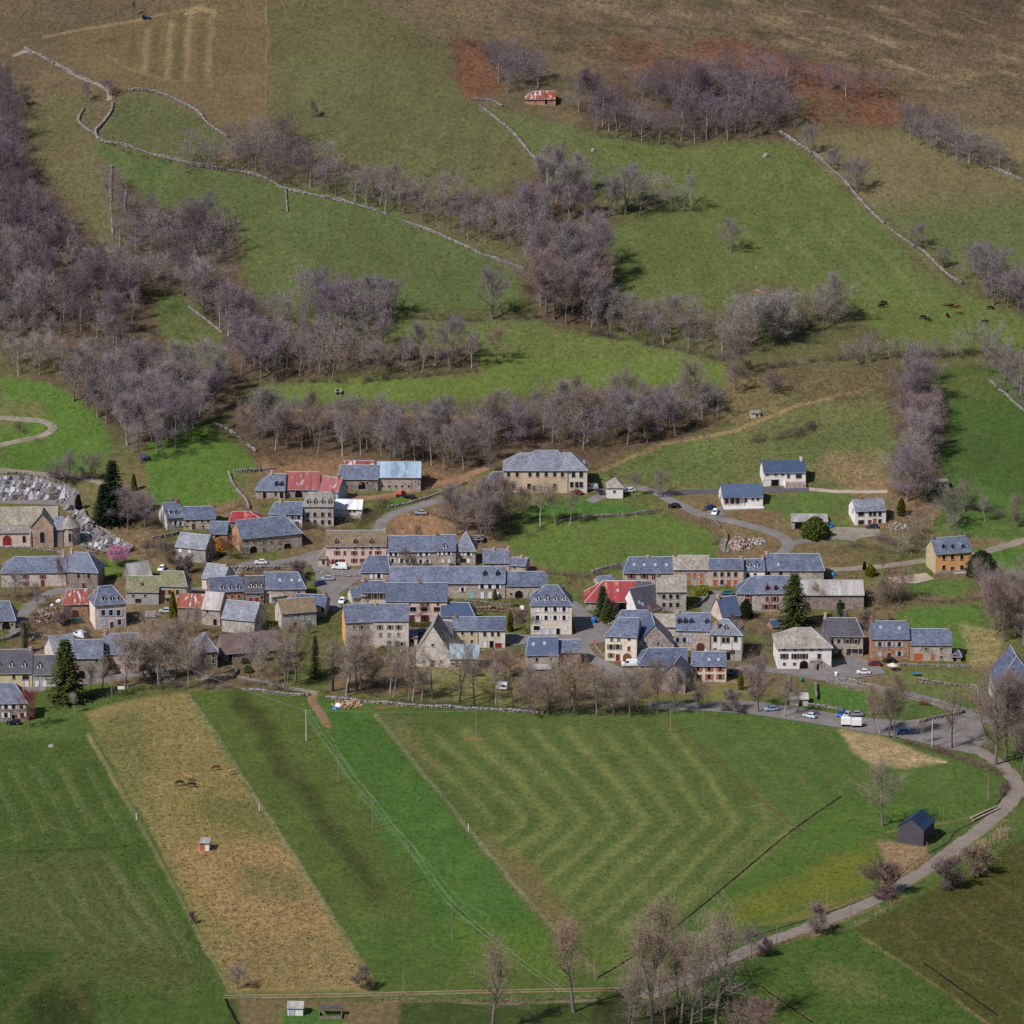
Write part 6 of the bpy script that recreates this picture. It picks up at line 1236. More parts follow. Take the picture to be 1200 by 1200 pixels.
# ---- undergrowth, hedges and tall dead grass
BV, BF, BC = [], [], []; boff = 0
def brush(area, n, hgt, rad, col, seed, ntw=46, wid=.07, line=False):
    global boff
    rng = np.random.default_rng(seed); rnd = random.Random(seed); done = 0; tries = 0
    if line: ln = world_line(area, 1.0)
    else: x0, x1 = min(p[0] for p in area), max(p[0] for p in area); y0, y1 = min(p[1] for p in area), max(p[1] for p in area)
    while done < n and tries < n * 20:
        tries += 1
        if line:
            q = rnd.choice(ln); x, y = q.x + rnd.gauss(0, rad*.5), q.y + rnd.gauss(0, rad*.5); p = Vector((x, y, float(height(x, y))))
        else:
            x, y = rnd.uniform(x0, x1), rnd.uniform(y0, y1)
            if not inpoly(x, y, area): continue
            p = P(x, y)
        if not free(p.x, p.y, .4): continue
        done += 1; k = rnd.uniform(.6, 1.4); h = hgt * k; r = rad * k
        pos = np.array(p) + rng.normal(0, 1, (ntw, 3)) * np.array([r*.5, r*.5, 0]); zf = rng.uniform(-.1, .75, ntw); pos[:, 2] = p.z + zf * h
        d = rng.normal(0, .6, (ntw, 3)); d[:, 2] = np.abs(d[:, 2]) + .5; d /= np.linalg.norm(d, axis=1, keepdims=True)
        v, f = tri_twigs(pos, d, h * rng.uniform(.35, .75, ntw), np.full(ntw, wid * (.6 + k * .4)), rng)
        j = rnd.uniform(.75, 1.2); BV.append(v); BF.append(f + boff); boff += len(v); BC.append(np.tile(np.array([col[0]*j, col[1]*j, col[2]*j, 1]), (len(v), 1)))
HB, HD_, TAN, DRY, GRB = S(120,102,92), S(98,82,84), S(178,158,120), S(158,138,106), S(96,104,58)
for i, (ln, n, h, r, c) in enumerate([
   ([(205,805),(240,808),(300,803),(340,812)], 46, 2.0, 1.3, S(120,108,104)), ([(380,812),(420,812),(470,822),(540,826),(600,832),(680,838),(760,836)], 120, 1.1, 1.0, S(104,98,78)), ([(600,832),(700,836),(780,832),(860,832)], 60, 1.2, 1.0, S(76,82,52)), ([(640,815),(700,818),(760,815)], 60, 2.0, 1.6, S(140,120,104)),
   ([(100,820),(130,815),(170,808),(205,806)], 40, 1.3, 1.0, S(84,78,66)), ([(690,548),(760,570),(800,592),(830,612),(840,640)], 60, 1.4, 1.2, S(142,122,100)), ([(640,608),(700,606),(770,602)], 50, 1.2, 1.0, HB), ([(640,672),(690,676),(728,664)], 46, 1.6, 1.2, S(118,104,98)), ([(770,598),(800,604),(842,630)], 50, 1.3, 1.4, S(150,128,108)),
   ([(900,432),(960,424),(1050,418),(1150,414)], 90, 1.8, 1.4, HD_), ([(880,520),(930,512),(955,500)], 40, 2.6, 1.6, HD_), ([(1000,640),(1060,648),(1080,640)], 60, 1.5, 1.5, HB), ([(1010,625),(1050,640)], 30, 2.0, 1.5, S(128,110,110)), ([(1100,590),(1150,598),(1200,612)], 50, 1.8, 1.3, S(112,104,98)), ([(1050,700),(1100,706),(1150,700),(1170,690)], 60, 2.0, 1.6, S(140,126,104)), 
   ([(1020,700),(1050,705)], 40, 3.0, 2.0, S(150,132,108)), ([(440,374),(560,376),(640,372)], 60, 1.2, .9, HD_), ([(690,390),(760,404),(850,424)], 70, 1.6, 1.2, HD_), ([(710,247),(780,247),(830,246)], 40, .9, .8, HD_), ([(275,446),(400,448),(560,436)], 90, 1.4, 1.0, HD_), ([(130,172),(200,190),(260,198)], 16, 1.3, 1.0, HD_),
   ([(250,480),(300,520),(330,545)], 30, 1.6, 1.2, HB), ([(420,615),(440,605),(450,590)], 40, 2.0, 1.6, S(110,100,78)), ([(455,605),(500,602),(540,615)], 40, 1.4, 1.2, S(120,100,88)), ([(350,620),(400,612),(430,604)], 60, 2.0, 1.5, S(124,106,94)), ([(160,640),(200,645)], 30, 2.0, 1.6, S(118,104,100)), ([(860,1140),(900,1112),(960,1092)], 30, .9, .8, DRY),
   ([(1086,1004),(1050,1035),(1030,1048),(960,1078)], 60, .8, .8, DRY), ([(440,1172),(560,1174),(700,1170)], 90, .7, .6, S(150,132,110)), ([(1120,1010),(1150,995),(1180,975)], 60, 1.6, 1.8, S(168,148,120)), ([(950,1100),(1010,1082),(1060,1052)], 50, .8, .8, DRY), ([(1190,905),(1178,930),(1176,945)], 50, 1.4, .8, S(110,92,86)), ([(1100,880),(1150,900),(1180,910)], 60, 1.6, 1.3, S(130,108,98)), ([(1060,870),(1100,882),(1140,892)], 40, 1.0, 1.0, S(118,100,88)),
   ([(1140,820),(1165,850),(1160,880)], 60, 2.0, 1.8, S(140,118,106)), ([(860,780),(885,800),(880,825)], 40, 1.8, 1.4, S(128,112,100)), ([(130,560),(100,562),(60,560),(40,556)], 50, 1.8, 1.4, HD_), ([(20,500),(45,520)], 16, 1.6, 1.2, HB), ([(1056,704),(1040,690)], 20, 2.5, 1.6, S(120,92,88)), ([(640,95),(600,78),(545,50)], 40, 1.8, 1.3, HD_), ([(760,170),(800,172),(700,160)], 30, 1.4, 1.2, HD_)]):
    brush(ln, n, h, r, c, 500 + i, line=True)
for i, (ar, n, h, r, c) in enumerate([
   ([(960,545),(1005,530),(1045,545),(1040,576),(985,574)], 170, .6, .9, S(158,138,108)), ([(985,856),(1030,862),(1075,882),(1108,892),(1060,900),(1020,895)], 240, .5, .8, S(176,158,124)), ([(1030,990),(1085,996),(1088,1012),(1040,1040)], 160, .6, .7, S(176,152,122)), ([(1125,735),(1165,742),(1165,780),(1140,780)], 110, .9, .9, S(170,158,112)),
   ([(180,735),(230,735),(230,790),(170,790)], 90, 1.4, 1.3, S(136,116,96)), ([(280,740),(320,735),(330,760),(270,760)], 40, 1.5, 1.2, S(118,104,80)), ([(380,765),(440,770),(500,790),(500,812),(400,806)], 150, 1.1, 1.1, S(132,112,94)), ([(600,795),(660,795),(760,800),(750,828),(610,826)], 200, 1.3, 1.2, S(138,122,98)), ([(690,790),(740,790),(760,820),(700,820)], 90, 1.6, 1.3, S(140,116,104)), ([(440,575),(520,548),(580,560),(580,600),(540,605)], 60, 1.3, 1.2, S(128,106,92)),
   ([(280,485),(560,492),(570,550),(480,560),(300,545)], 260, 1.0, 1.0, S(130,104,84)), ([(0,250),(110,330),(280,340),(290,460),(170,520),(90,460),(0,420)], 320, 1.6, 1.6, S(96,80,78)), ([(580,490),(840,475),(840,500),(700,535),(600,545)], 160, 1.4, 1.3, S(108,88,80)), ([(690,90),(920,95),(930,160),(800,168),(690,150)], 160, 1.5, 1.4, S(98,80,82)), ([(560,600),(640,590),(640,630),(560,632)], 60, 1.2, 1.1, S(96,88,72)),
   ([(880,432),(1050,424),(1050,468),(930,470)], 170, 1.0, 1.1, S(128,106,94)), ([(1060,640),(1090,640),(1080,670),(1010,660)], 60, .9, 1, S(146,138,104)), ([(20,705),(90,700),(95,745),(50,755)], 80, 1.0, 1.0, S(118,98,84)), ([(1040,590),(1080,600),(1090,640),(1050,630)], 60, 1.5, 1.4, S(128,116,98)), ([(150,630),(200,620),(205,650),(165,660)], 40, 1.3, 1.2, S(112,100,84)), ([(870,62),(1050,110),(1040,145),(930,140)], 90, .9, 1.0, S(110,74,64)),
   ([(640,190),(560,200),(480,200)], 14, .8, .8, S(92,78,80)), ([(450,205),(570,195),(560,215)], 16, 1.0, .8, S(84,70,76))   ,([(165,600),(260,600),(280,660),(200,690),(120,690)], 90, 1.1, 1.1, S(112,106,78)), ([(300,700),(400,730),(400,790),(300,790)], 90, 1.2, 1.1, S(122,108,88)), ([(340,600),(430,600),(440,640),(360,650)], 50, 1.2, 1.0, S(112,100,78)), ([(640,760),(710,780),(700,800),(610,800)], 80, 1.2, 1.1, S(136,118,100)), ([(940,640),(1080,640),(1090,670),(980,680)], 140, .9, 1.0, S(128,118,86)), ([(790,710),(900,720),(900,735),(800,715)], 40, 1.0, 1.0, S(108,98,72)), ([(1010,690),(1060,680),(1060,715),(1020,715)], 90, 1.6, 1.3, S(146,128,106)),
   ([(850,740),(900,735),(905,760),(890,790),(870,780)], 60, 1.4, 1.2, S(122,106,96)), ([(430,740),(480,762),(480,800),(430,800)], 60, 1.0, 1.0, S(120,116,82)), ([(0,690),(60,700),(60,760),(0,760)], 70, 1.1, 1.1, S(116,100,84)), ([(1130,690),(1200,690),(1200,750),(1160,760)], 80, 1.4, 1.3, S(128,112,92)), ([(560,600),(620,590),(600,630),(560,640)], 60, 1.3, 1.2, S(100,90,74))]):
    brush(ar, n, h, r, c, 700 + i)
VIL = [(0,640),(160,655),(180,600),(290,590),(420,610),(560,640),(640,672),(730,680),(1000,690),(1060,720),(1000,770),(880,800),(700,800),(500,790),(380,800),(180,800),(0,800)]
for i, (n, h, r, c) in enumerate(((230, 1.3, 1.2, S(104,92,80)), (200, 1.0, 1.1, S(84,88,52)), (150, 1.8, 1.3, S(124,106,96)), (120, .8, .9, S(140,126,96)), (90, 1.4, 1.0, S(58,66,40)))): brush(VIL, n, h, r, c, 900 + i)
brush([(532,45),(575,52),(590,75),(585,108),(548,112),(538,90)], 110, .6, 1.0, S(112,76,60), 920); brush([(800,70),(850,48),(905,60),(1010,80),(1060,110),(1066,128),(1040,150),(950,148),(900,100)], 420, .6, 1.1, S(114,76,58), 921); brush([(640,52),(760,48),(850,45),(815,80),(740,84),(690,76)], 220, .6, 1.1, S(112,76,60), 922); brush([(560,-10),(1200,-10),(1200,140),(1080,140),(1000,85),(860,60),(560,35)], 420, .5, 1.0, S(92,80,70), 923)
for i, ln in enumerate(([(1180,962),(1130,992),(1080,1028),(1030,1058),(960,1088),(880,1118)], [(1195,940),(1160,968),(1110,1004),(1060,1040),(980,1080),(900,1112)], [(104,862),(182,1000),(268,1162)], [(222,816),(328,978),(438,1150)], [(442,840),(560,985),(640,1080),(700,1142)], [(986,933),(860,1030),(740,1122)])): brush(ln, 120, .45, .6, (S(150,136,98), S(110,112,66))[i % 2], 930 + i, ntw=26, line=True)
# tussocks: rough grass with height of its own
def Pv(px, py):
    a = (px - 600) / F_PX; b_ = -(py - 600) / F_PX; dy_ = cp + b_ * sp; dz_ = -sp + b_ * cp; lo = np.full(len(px), 700.); hi = np.full(len(px), 2600.)
    for _ in range(32):
        m_ = .5 * (lo + hi); up_ = CAM_Z + dz_ * m_ / dy_ > height(a * m_ / dy_, m_); lo = np.where(up_, m_, lo); hi = np.where(up_, hi, m_)
    x = a * lo / dy_; return np.stack([x, lo, height(x, lo)], 1)
for i, (pg, n, h, cs) in enumerate((([(110,850),(216,815),(438,1155),(272,1158)], 5200, .32, (S(150,132,92), S(112,108,64), S(128,112,70))), ([(0,-20),(1210,-20),(1210,150),(900,60),(520,60),(320,10),(0,40)], 6000, .45, (S(92,82,62), S(130,114,84), S(80,74,56))), ([(20,100),(300,150),(600,160),(900,160),(1200,230),(1200,420),(900,400),(600,430),(300,430),(100,300)], 9000, .35, (S(78,88,48), S(118,110,72), S(66,78,42))), ([(690,560),(860,440),(1060,430),(1050,570),(760,572)], 2600, .4, (S(92,98,58), S(132,118,86), S(76,80,50))), ([(0,860),(104,868),(268,1160),(0,1200)], 4200, .22, (S(58,82,38), S(96,108,62))), ([(222,816),(440,838),(930,970),(1150,940),(1010,1045),(700,1150),(440,1155)], 7000, .2, (S(58,88,38), S(104,112,64))), ([(840,1150),(1000,1090),(1200,980),(1200,1200),(840,1200)], 2600, .25, (S(60,76,34), S(98,92,54))), ([(0,450),(300,500),(850,600),(690,670),(580,620),(180,590),(0,555)], 2600, .25, (S(66,94,42), S(104,108,62))))):
    rng = np.random.default_rng(1000 + i); x0, x1 = min(p[0] for p in pg), max(p[0] for p in pg); y0, y1 = min(p[1] for p in pg), max(p[1] for p in pg)
    qx = rng.uniform(x0, x1, n * 2); qy = rng.uniform(y0, y1, n * 2); ins = np.array([inpoly(a, b_, pg) for a, b_ in zip(qx, qy)]); qx, qy = qx[ins][:n], qy[ins][:n]; q = Pv(qx, qy)
    keep = np.array([not np.any((RP[:, 0]-a)**2 + (RP[:, 1]-b_)**2 < (RP[:, 2] + .3)**2) for a, b_ in q[:, :2]]); q = q[keep]; m_ = len(q); q3 = np.repeat(q, 4, 0) + rng.normal(0, .22, (m_*4, 3)) * np.array([1, 1, 0])
    d = rng.normal(0, .5, (m_*4, 3)); d[:, 2] = 1; d /= np.linalg.norm(d, axis=1, keepdims=True); v, f = tri_twigs(q3, d, h * rng.uniform(.5, 1.4, m_*4), np.full(m_*4, .3), rng)
    cc = np.array(cs)[rng.integers(0, len(cs), m_)] * rng.uniform(.75, 1.2, (m_, 1)); BV.append(v); BF.append(f + boff); boff += len(v); BC.append(np.concatenate([np.repeat(cc, 12, 0), np.ones((m_*12, 1))], 1))
br_ = link('undergrowth', fast_mesh('undergrowth', np.concatenate(BV), np.concatenate(BF), 'brush_mat', np.concatenate(BC))); tag(br_, 'brambles, hedge bottoms and tall dead grass', 'undergrowth', kind='stuff')
# ------------------------------------------------------------------ dry stone walls, garden walls, hedges, fences
_cube = np.array([[-1,-1,-1],[1,-1,-1],[1,1,-1],[-1,1,-1],[-1,-1,1],[1,-1,1],[1,1,1],[-1,1,1]], float) / 2
_cf = np.array([[0,3,2,1],[4,5,6,7],[0,1,5,4],[1,2,6,5],[2,3,7,6],[3,0,4,7]])
def stone_run(name, label, px, hgt, thick, seed, col=S(158,150,144), cat='wall', courses=2, step=.55, ruin=.0, group=None):
    col = tuple(c * .74 for c in col)
    rng = np.random.default_rng(seed); ln = world_line(px, .5); L = [0]
    for a, b_ in zip(ln[:-1], ln[1:]): L.append(L[-1] + (b_ - a).length)
    n = int(L[-1] / step); xs_ = np.interp(np.arange(n) * step, L, [p.x for p in ln]); ys_ = np.interp(np.arange(n) * step, L, [p.y for p in ln]); an = np.arctan2(np.gradient(ys_), np.gradient(xs_)) if n > 1 else np.zeros(n)
    V_, F_, C_ = [], [], []; o = 0
    gone = np.array([vnoise(np.array([i * .09]), np.array([seed * 3.3]), 5)[0] for i in range(n)])
    for i in range(n):
        if gone[i] < ruin: continue
        z0 = float(height(xs_[i], ys_[i])); hk = hgt * (.45 + .95 * gone[i])
        for k in range(courses):
            sz = np.array([step * rng.uniform(.8, 1.25), thick * rng.uniform(.75, 1.15), hk / courses * rng.uniform(.85, 1.25)]); c = _cube * sz + rng.normal(0, .05, (8, 3)); a = an[i] + rng.normal(0, .15)
            c = c @ np.array([[math.cos(a), math.sin(a), 0], [-math.sin(a), math.cos(a), 0], [0, 0, 1]]); c += np.array([xs_[i], ys_[i], z0 + hk * (k + .5) / courses - .08]) + rng.normal(0, .04, 3)
            V_.append(c); F_.append(_cf + o); o += 8; j = rng.uniform(.6, 1.3); C_.append(np.tile(np.array([col[0]*j, col[1]*j, col[2]*j, 1]), (8, 1)))
    ob = link(name, fast_mesh(name, np.concatenate(V_), np.concatenate(F_), 'stone_mat', np.concatenate(C_))); return tag(ob, label, cat, group)
DS = 'dry_stone_wall'
for i, (lb, px, h, t, ru) in enumerate([
  ('dry stone wall climbing the upper left hill beside the stony path', [(30,58),(64,76),(100,92),(122,103),(140,106),(180,108),(215,122),(232,132),(245,146),(268,162)], 1.0, 1.0, 0),
  ('long dry stone wall crossing the hillside above the green pasture', [(132,122),(130,132),(118,148),(112,156),(120,166),(150,172),(185,183),(240,196),(290,204),(320,213),(335,222),(400,236),(450,250),(500,270),(560,296),(618,317)], 1.0, 1.0, .06),
  ('dry stone wall below the hillside barn', [(563,124),(580,138),(600,155),(616,174),(632,192)], 1.0, 1.1, .05), ('long curving dry stone wall right of the large meadow', [(914,156),(935,170),(960,186),(985,208),(1002,228),(1020,248),(1045,270),(1065,284),(1085,298),(1105,318),(1128,334)], 1.1, 1.0, 0),
  ('dry stone wall at the upper right edge', [(1090,158),(1140,186),(1180,204),(1205,214)], .9, .9, .1), ('short dry stone wall down the left enclosure', [(131,196),(130,225),(131,255),(133,283)], .8, .9, .2), ('second short wall beside the left enclosure', [(148,222),(146,240),(148,252)], .8, .9, .2), ('dry stone wall beside the clearing in the left wood', [(222,362),(240,374),(262,392)], .9, .9, .1),
  ('dry stone wall along the right field corner', [(1160,446),(1182,466),(1205,486)], .9, .9, .1), ('dry stone spur wall into the pasture', [(335,222),(336,236),(337,250)], .7, .7, .2), ('ruined wall loop on the left slope', [(98,128),(92,142),(102,152),(112,158)], .8, 1.0, .2), ('low wall at the foot of the hillside barn', [(553,117),(575,118),(590,126)], .7, .8, .1),
  ('stone wall down the left side of the church meadow', [(268,556),(276,572),(288,586),(292,598)], 1.2, .8, .1), ('stone wall above the upper barns', [(270,552),(296,553),(330,548)], 1.0, .8, .3), ('stone wall at the edge of the wooded bank', [(250,496),(276,510),(300,530)], .9, .8, .25),
  ('rough stone wall along the top of the valley fields', [(384,818),(420,822),(455,825),(490,828),(530,830),(560,831),(600,834),(640,836)], .9, 1.3, .12), ('rough stone wall below the earth ramp', [(285,808),(320,812),(345,815),(365,815)], .9, 1.2, .15), ('low stone wall between the central meadow and the lane', [(650,612),(690,606),(730,604),(756,600),(775,598)], .8, 1.0, .2), ('stone wall along the lower edge of the central meadow', [(694,672),(712,666),(725,664)], 1.0, .9, .1),
  ('roadside retaining wall above the parking area', [(1004,803),(1040,812),(1080,821),(1120,829),(1152,837)], 1.1, .5, 0), ('garden wall behind the roadside retaining wall', [(1075,800),(1105,803),(1142,808),(1147,828)], 1.3, .5, 0), ('low wall in front of the blue-shuttered stone house', [(1040,780),(1080,780),(1138,782)], .8, .5, 0), ('low wall along the parking turning bay', [(1076,848),(1100,842),(1126,837),(1130,834)], .9, .6, 0), ('low wall edging the green lawn', [(940,826),(965,829),(990,832)], 1.0, .5, 0), ('stone wall beside the steep garden', [(925,795),(924,815)], 1.3, .5, 0), ('stone wall edging the lawn right of the garden', [(956,803),(957,822)], 1.4, .6, 0), ('garden wall along the village road', [(970,800),(1000,808),(1014,812)], .9, .5, 0),
  ('stone wall in front of the stone inn forecourt', [(975,797),(1000,800),(1025,806)], 1.0, .6, 0), ('cemetery retaining wall above the pink tree', [(102,648),(128,649),(150,648),(158,643)], 2.2, .6, 0), ('curving cemetery wall down to the church lane', [(98,600),(102,608),(120,622),(140,634),(157,643)], 1.2, .6, 0), ('upper cemetery boundary wall', [(0,555),(30,556),(60,563),(92,576)], .8, .4, 0), ('low wall below the church', [(0,642),(30,643),(62,646),(75,650)], .8, .6, 0),
  ('garden wall beside the white gabled house lane', [(180,632),(204,628),(212,624)], 1.2, .5, 0), ('street wall in front of the slate terrace', [(272,669),(310,668),(345,666),(366,664)], 1.3, .5, 0), ('garden wall right of the gable-fronted barn', [(478,760),(479,776),(486,785)], 1.1, .5, 0), ('stone wall beside the grey-shuttered house', [(470,766),(479,764)], 1.2, .5, 0), ('curved white garden wall by the stone house', [(262,783),(274,783),(278,788),(272,796)], 1.0, .5, 0), ('wall beside the lower left lane', [(0,752),(14,748),(27,741)], 1.0, .5, .1), ('wall below the scrap yard lane', [(36,752),(46,746),(66,750)], 1.0, .5, .1),
  ('wall along the lower left street', [(165,792),(200,787),(232,790)], .8, .5, .1), ('wall of the lane right of the grey lauze house', [(812,712),(824,706),(829,698),(822,690)], .9, .5, 0), ('garden wall below the orange house', [(1152,694),(1180,696),(1205,697)], 1.0, .6, .1), ('retaining wall below the modern bungalow lane', [(838,612),(848,622),(852,632),(848,645)], 1.0, .9, .2), ('stone wall along the manor drive', [(455,596),(480,590),(505,583),(530,573),(548,566)], .9, .6, 0), ('wall along the square below the red-shuttered inn', [(374,672),(400,676),(424,676)], .9, .5, 0),
  ('wall in front of the red-framed pale house', [(560,764),(592,764)], 1.0, .5, 0), ('garden wall before the long terrace', [(545,706),(570,708),(600,710)], 1.0, .5, 0), ('red brick garden wall left of the hotel', [(556,716),(590,717),(618,718)], 1.6, .4, 0), ('lane wall beside the cream street house', [(698,756),(702,764),(710,772)], .8, .5, 0)]):
    c = S(158,150,144)
    if 'brick' in lb: c = S(158,128,114)
    if 'white' in lb: c = S(196,190,184)
    if 'garden' in lb or 'retaining' in lb: c = S(150,138,128) if 'brick' not in lb else c
    stone_run(DS if 'dry' in lb or 'rough' in lb else 'stone_wall', lb, px, h, t, 40 + i, c, ruin=max(ru, .12) if 'dry' in lb else ru)
def rubble(name, label, cat, px, py, rx, ry, hgt, n, size, seed, cols):
    """loose heap: every block its own size, tilt and tone"""
    rng = np.random.default_rng(seed); c0 = P(px, py); V_, F_, C_ = [], [], []; o = 0
    for i in range(n):
        a, r = rng.uniform(0, 6.28), rng.uniform(0, 1) ** .6; x, y = c0.x + math.cos(a)*r*rx, c0.y + math.sin(a)*r*ry
        c = _cube * size * rng.uniform(.5, 1.5, 3) + rng.normal(0, size*.1, (8, 3)); q = Matrix.Rotation(rng.uniform(0, 6.28), 3, 'Z') @ Matrix.Rotation(rng.normal(0, .35), 3, 'X'); c = c @ np.array(q).T
        c += np.array([x, y, float(height(x, y)) + hgt * (1 - r) * rng.uniform(.3, 1) + size*.2]); V_.append(c); F_.append(_cf + o); o += 8
        cc = cols[rng.integers(len(cols))]; j = rng.uniform(.65, 1.2); C_.append(np.tile(np.array([cc[0]*j, cc[1]*j, cc[2]*j, 1]), (8, 1)))
    ob = link(name, fast_mesh(name, np.concatenate(V_), np.concatenate(F_), 'stone_mat', np.concatenate(C_))); return tag(ob, label, cat)
G1, G2, G3 = S(150,142,138), S(168,132,118), S(186,178,170)
rubble('rubble_pile', 'grey and pink heap of rubble stones beside the central meadow', 'rubble', 868, 638, 4.2, 6, 1.2, 160, .6, 301, (G1, G2, G3)); rubble('rubble_pile', 'low row of stones right of the rubble heap', 'rubble', 889, 635, 2.8, 3, .4, 40, .6, 302, (G1, G3)); rubble('rubble_pile', 'grey stone heap on the meadow edge', 'rubble', 850, 640, 2.0, 6, .8, 70, .6, 303, (G1, S(128,118,110)))
rubble('timber_heap', 'heap of old boards and branches at the rubbish tip', 'rubbish', 407, 826, 4.5, 3.5, .5, 120, .5, 304, (S(186,160,136), S(150,130,116), S(200,140,100))); rubble('scrap_heap', 'scrap and timber heap in the scrap yard', 'scrap', 58, 722, 5.0, 7, .6, 150, .6, 305, (S(128,92,80), S(150,140,136), S(104,84,74), S(170,160,150)))
rubble('firewood_pile', 'pile of firewood and junk behind the lauze hut', 'firewood', 300, 716, 3.0, 3, .6, 60, .5, 306, (S(160,140,120), S(120,104,92))); rubble('rubble_pile', 'pale stones in the garden right of the white house', 'rubble', 1052, 618, 4.0, 3, .3, 40, .45, 307, (G3, G1))
# tarpaulins and odd bits
def blob(name, label, cat, px, py, w, h, mat, seed=0, parts=()):
    """crumpled sheet lying over a heap"""
    rnd = random.Random(seed); p = P(px, py); mb = MB(); n = 9
    for ring, (f, z) in enumerate(((1, 0), (.8, .55), (.45, .9), (.1, 1))):
        for k in range(n):
            a = 6.28*k/n; r = f * rnd.uniform(.85, 1.15); mb.v.append((w/2*r*math.cos(a), w/2.4*r*math.sin(a), h*z*rnd.uniform(.85, 1.1) - (.1 if ring == 0 else 0)))
    for i in range(3):
        for k in range(n): mb.f.append([i*n+k, i*n+(k+1) % n, (i+1)*n+(k+1) % n, (i+1)*n+k]); mb.m.append(0)
    mb.f.append([3*n+k for k in range(n)]); mb.m.append(0)
    o = mb.build(name, mat, None, p); return tag(o, label, cat)
blob('tarpaulin', 'white tarpaulin on the rubbish tip', 'tarpaulin', 396.5, 828, 2.6, 1.0, 'plastic_white', 1); blob('tarpaulin', 'blue tarpaulin on the rubbish tip', 'tarpaulin', 393, 831, 2.2, .8, 'plastic_blue', 2); blob('tarpaulin', 'blue tarpaulin beside the flat garage', 'tarpaulin', 973, 618, 2.6, 1.8, 'plastic_blue', 3); blob('tarpaulin', 'blue tarpaulin at the end of the upper terrace', 'tarpaulin', 976, 675, 2.2, 1.2, 'plastic_blue', 4)
blob('tarpaulin', 'white sheet in the scrap yard', 'tarpaulin', 69, 705, 2.2, .8, 'plastic_white', 5); blob('tarpaulin', 'second white sheet in the scrap yard', 'tarpaulin', 61, 710, 1.6, .7, 'plastic_white', 6); blob('straw_bale', 'pale wrapped bale in the white house garden', 'bale', 1061, 618, 1.4, 1.1, 'plastic_white', 7); blob('boulder', 'pale boulder in the large meadow', 'boulder', 898, 184, 3.0, 1.6, 'dry_stone', 8); blob('boulder', 'small boulder lower in the large meadow', 'boulder', 887, 314, 1.2, .7, 'dry_stone', 9); blob('boulder', 'grey boulder below the hillside barn', 'boulder', 695, 177, 2.0, 1.1, 'dry_stone', 10); blob('boulder', 'pale boulder at the foot of the left paddock wall', 'boulder', 60, 875, 2.0, .8, 'dry_stone', 11)
# fences
def fence(label, px, step=4.5, hp=1.15, wires=2, mat='pole_wood', pr=.07):
    ln = world_line(px, step); p0 = ln[0]; root = empty('wire_fence', (p0.x, p0.y, float(height(p0.x, p0.y)))); tag(root, label, 'fence')
    pm = MB().tube([(0,0,-.3),(0,0,hp)], [pr, pr*.8], 5).mesh('post', (mat,)); tops = []
    for q in ln:
        z = float(height(q.x, q.y)); link('post', pm, root, (q.x - p0.x, q.y - p0.y, z - root.location.z)); tops.append(Vector((q.x - p0.x, q.y - p0.y, z - root.location.z)))
    for w in range(wires): MB().tube([t + Vector((0,0,hp*(.5+.42*w))) for t in tops], [.012]*len(tops), 3).build('wire', 'wire', root)
fence('wire fence along the left edge of the tan paddock', [(104,862),(130,905),(160,958),(182,1000),(225,1082),(266,1160)]); fence('wire fence between the tan paddock and the green strip', [(222,816),(258,868),(306,946),(328,978),(385,1066),(438,1150)]); fence('wire fence between the green strip and the striped field', [(442,840),(500,912),(560,985),(600,1034),(640,1080),(700,1142)]); fence('wire fence down the upper hillside', [(313,2),(312.5,50),(312,100),(312,134)], 5); fence('wire fence below the valley road', [(896,1118),(960,1094),(1020,1068)], 4); fence('wire fence around the blue-roofed barn', [(1086,992),(1092,988),(1098,983),(1104,979)], 2.2, 1.3, 1, pr=.1); fence('wire fence along the farm track', [(300,1172),(400,1170),(470,1167),(560,1166)], 5)
# field gate
g0 = P(276, 1171); g1 = P(300, 1171); gr = empty('field_gate', g0); tag(gr, 'metal field gate beside the farm track', 'gate'); dv = g1 - g0
for t in (0, 1): MB().tube([(dv.x*t, dv.y*t, -.3), (dv.x*t, dv.y*t, 1.5)], [.1,.1], 6).build('post', 'pole_wood', gr)
for k in range(4): MB().tube([(.1, 0, .3+.3*k), (dv.x-.1, dv.y, .3+.3*k)], [.03,.03], 5).build('bar', 'metal_grey', gr)
# open pen at the bottom edge
pp = P(374, 1194); pr_ = empty('pen_shelter', pp, R(-2)); tag(pr_, 'open grey animal pen beside the white garden hut', 'pen'); 
for x, y in ((0,0),(5.2,0),(0,3.2),(5.2,3.2)): MB().box(x-.08, x+.08, y-.08, y+.08, -.3, 2.0).build('post', 'wood_grey', pr_)
for k, (a, b_) in enumerate((((0,0),(5.2,0)),((0,3.2),(5.2,3.2)),((0,0),(0,3.2)),((5.2,0),(5.2,3.2)))):
    mb = MB(); mb.box(min(a[0],b_[0])-.04, max(a[0],b_[0])+.04, min(a[1],b_[1])-.04, max(a[1],b_[1])+.04, 0, .7); mb.build('side_panel', 'wood_grey', pr_)
MB().box(-.1, 5.3, 1.6, 3.4, 1.95, 2.05).build('roof_panel', 'slate_dark', pr_)
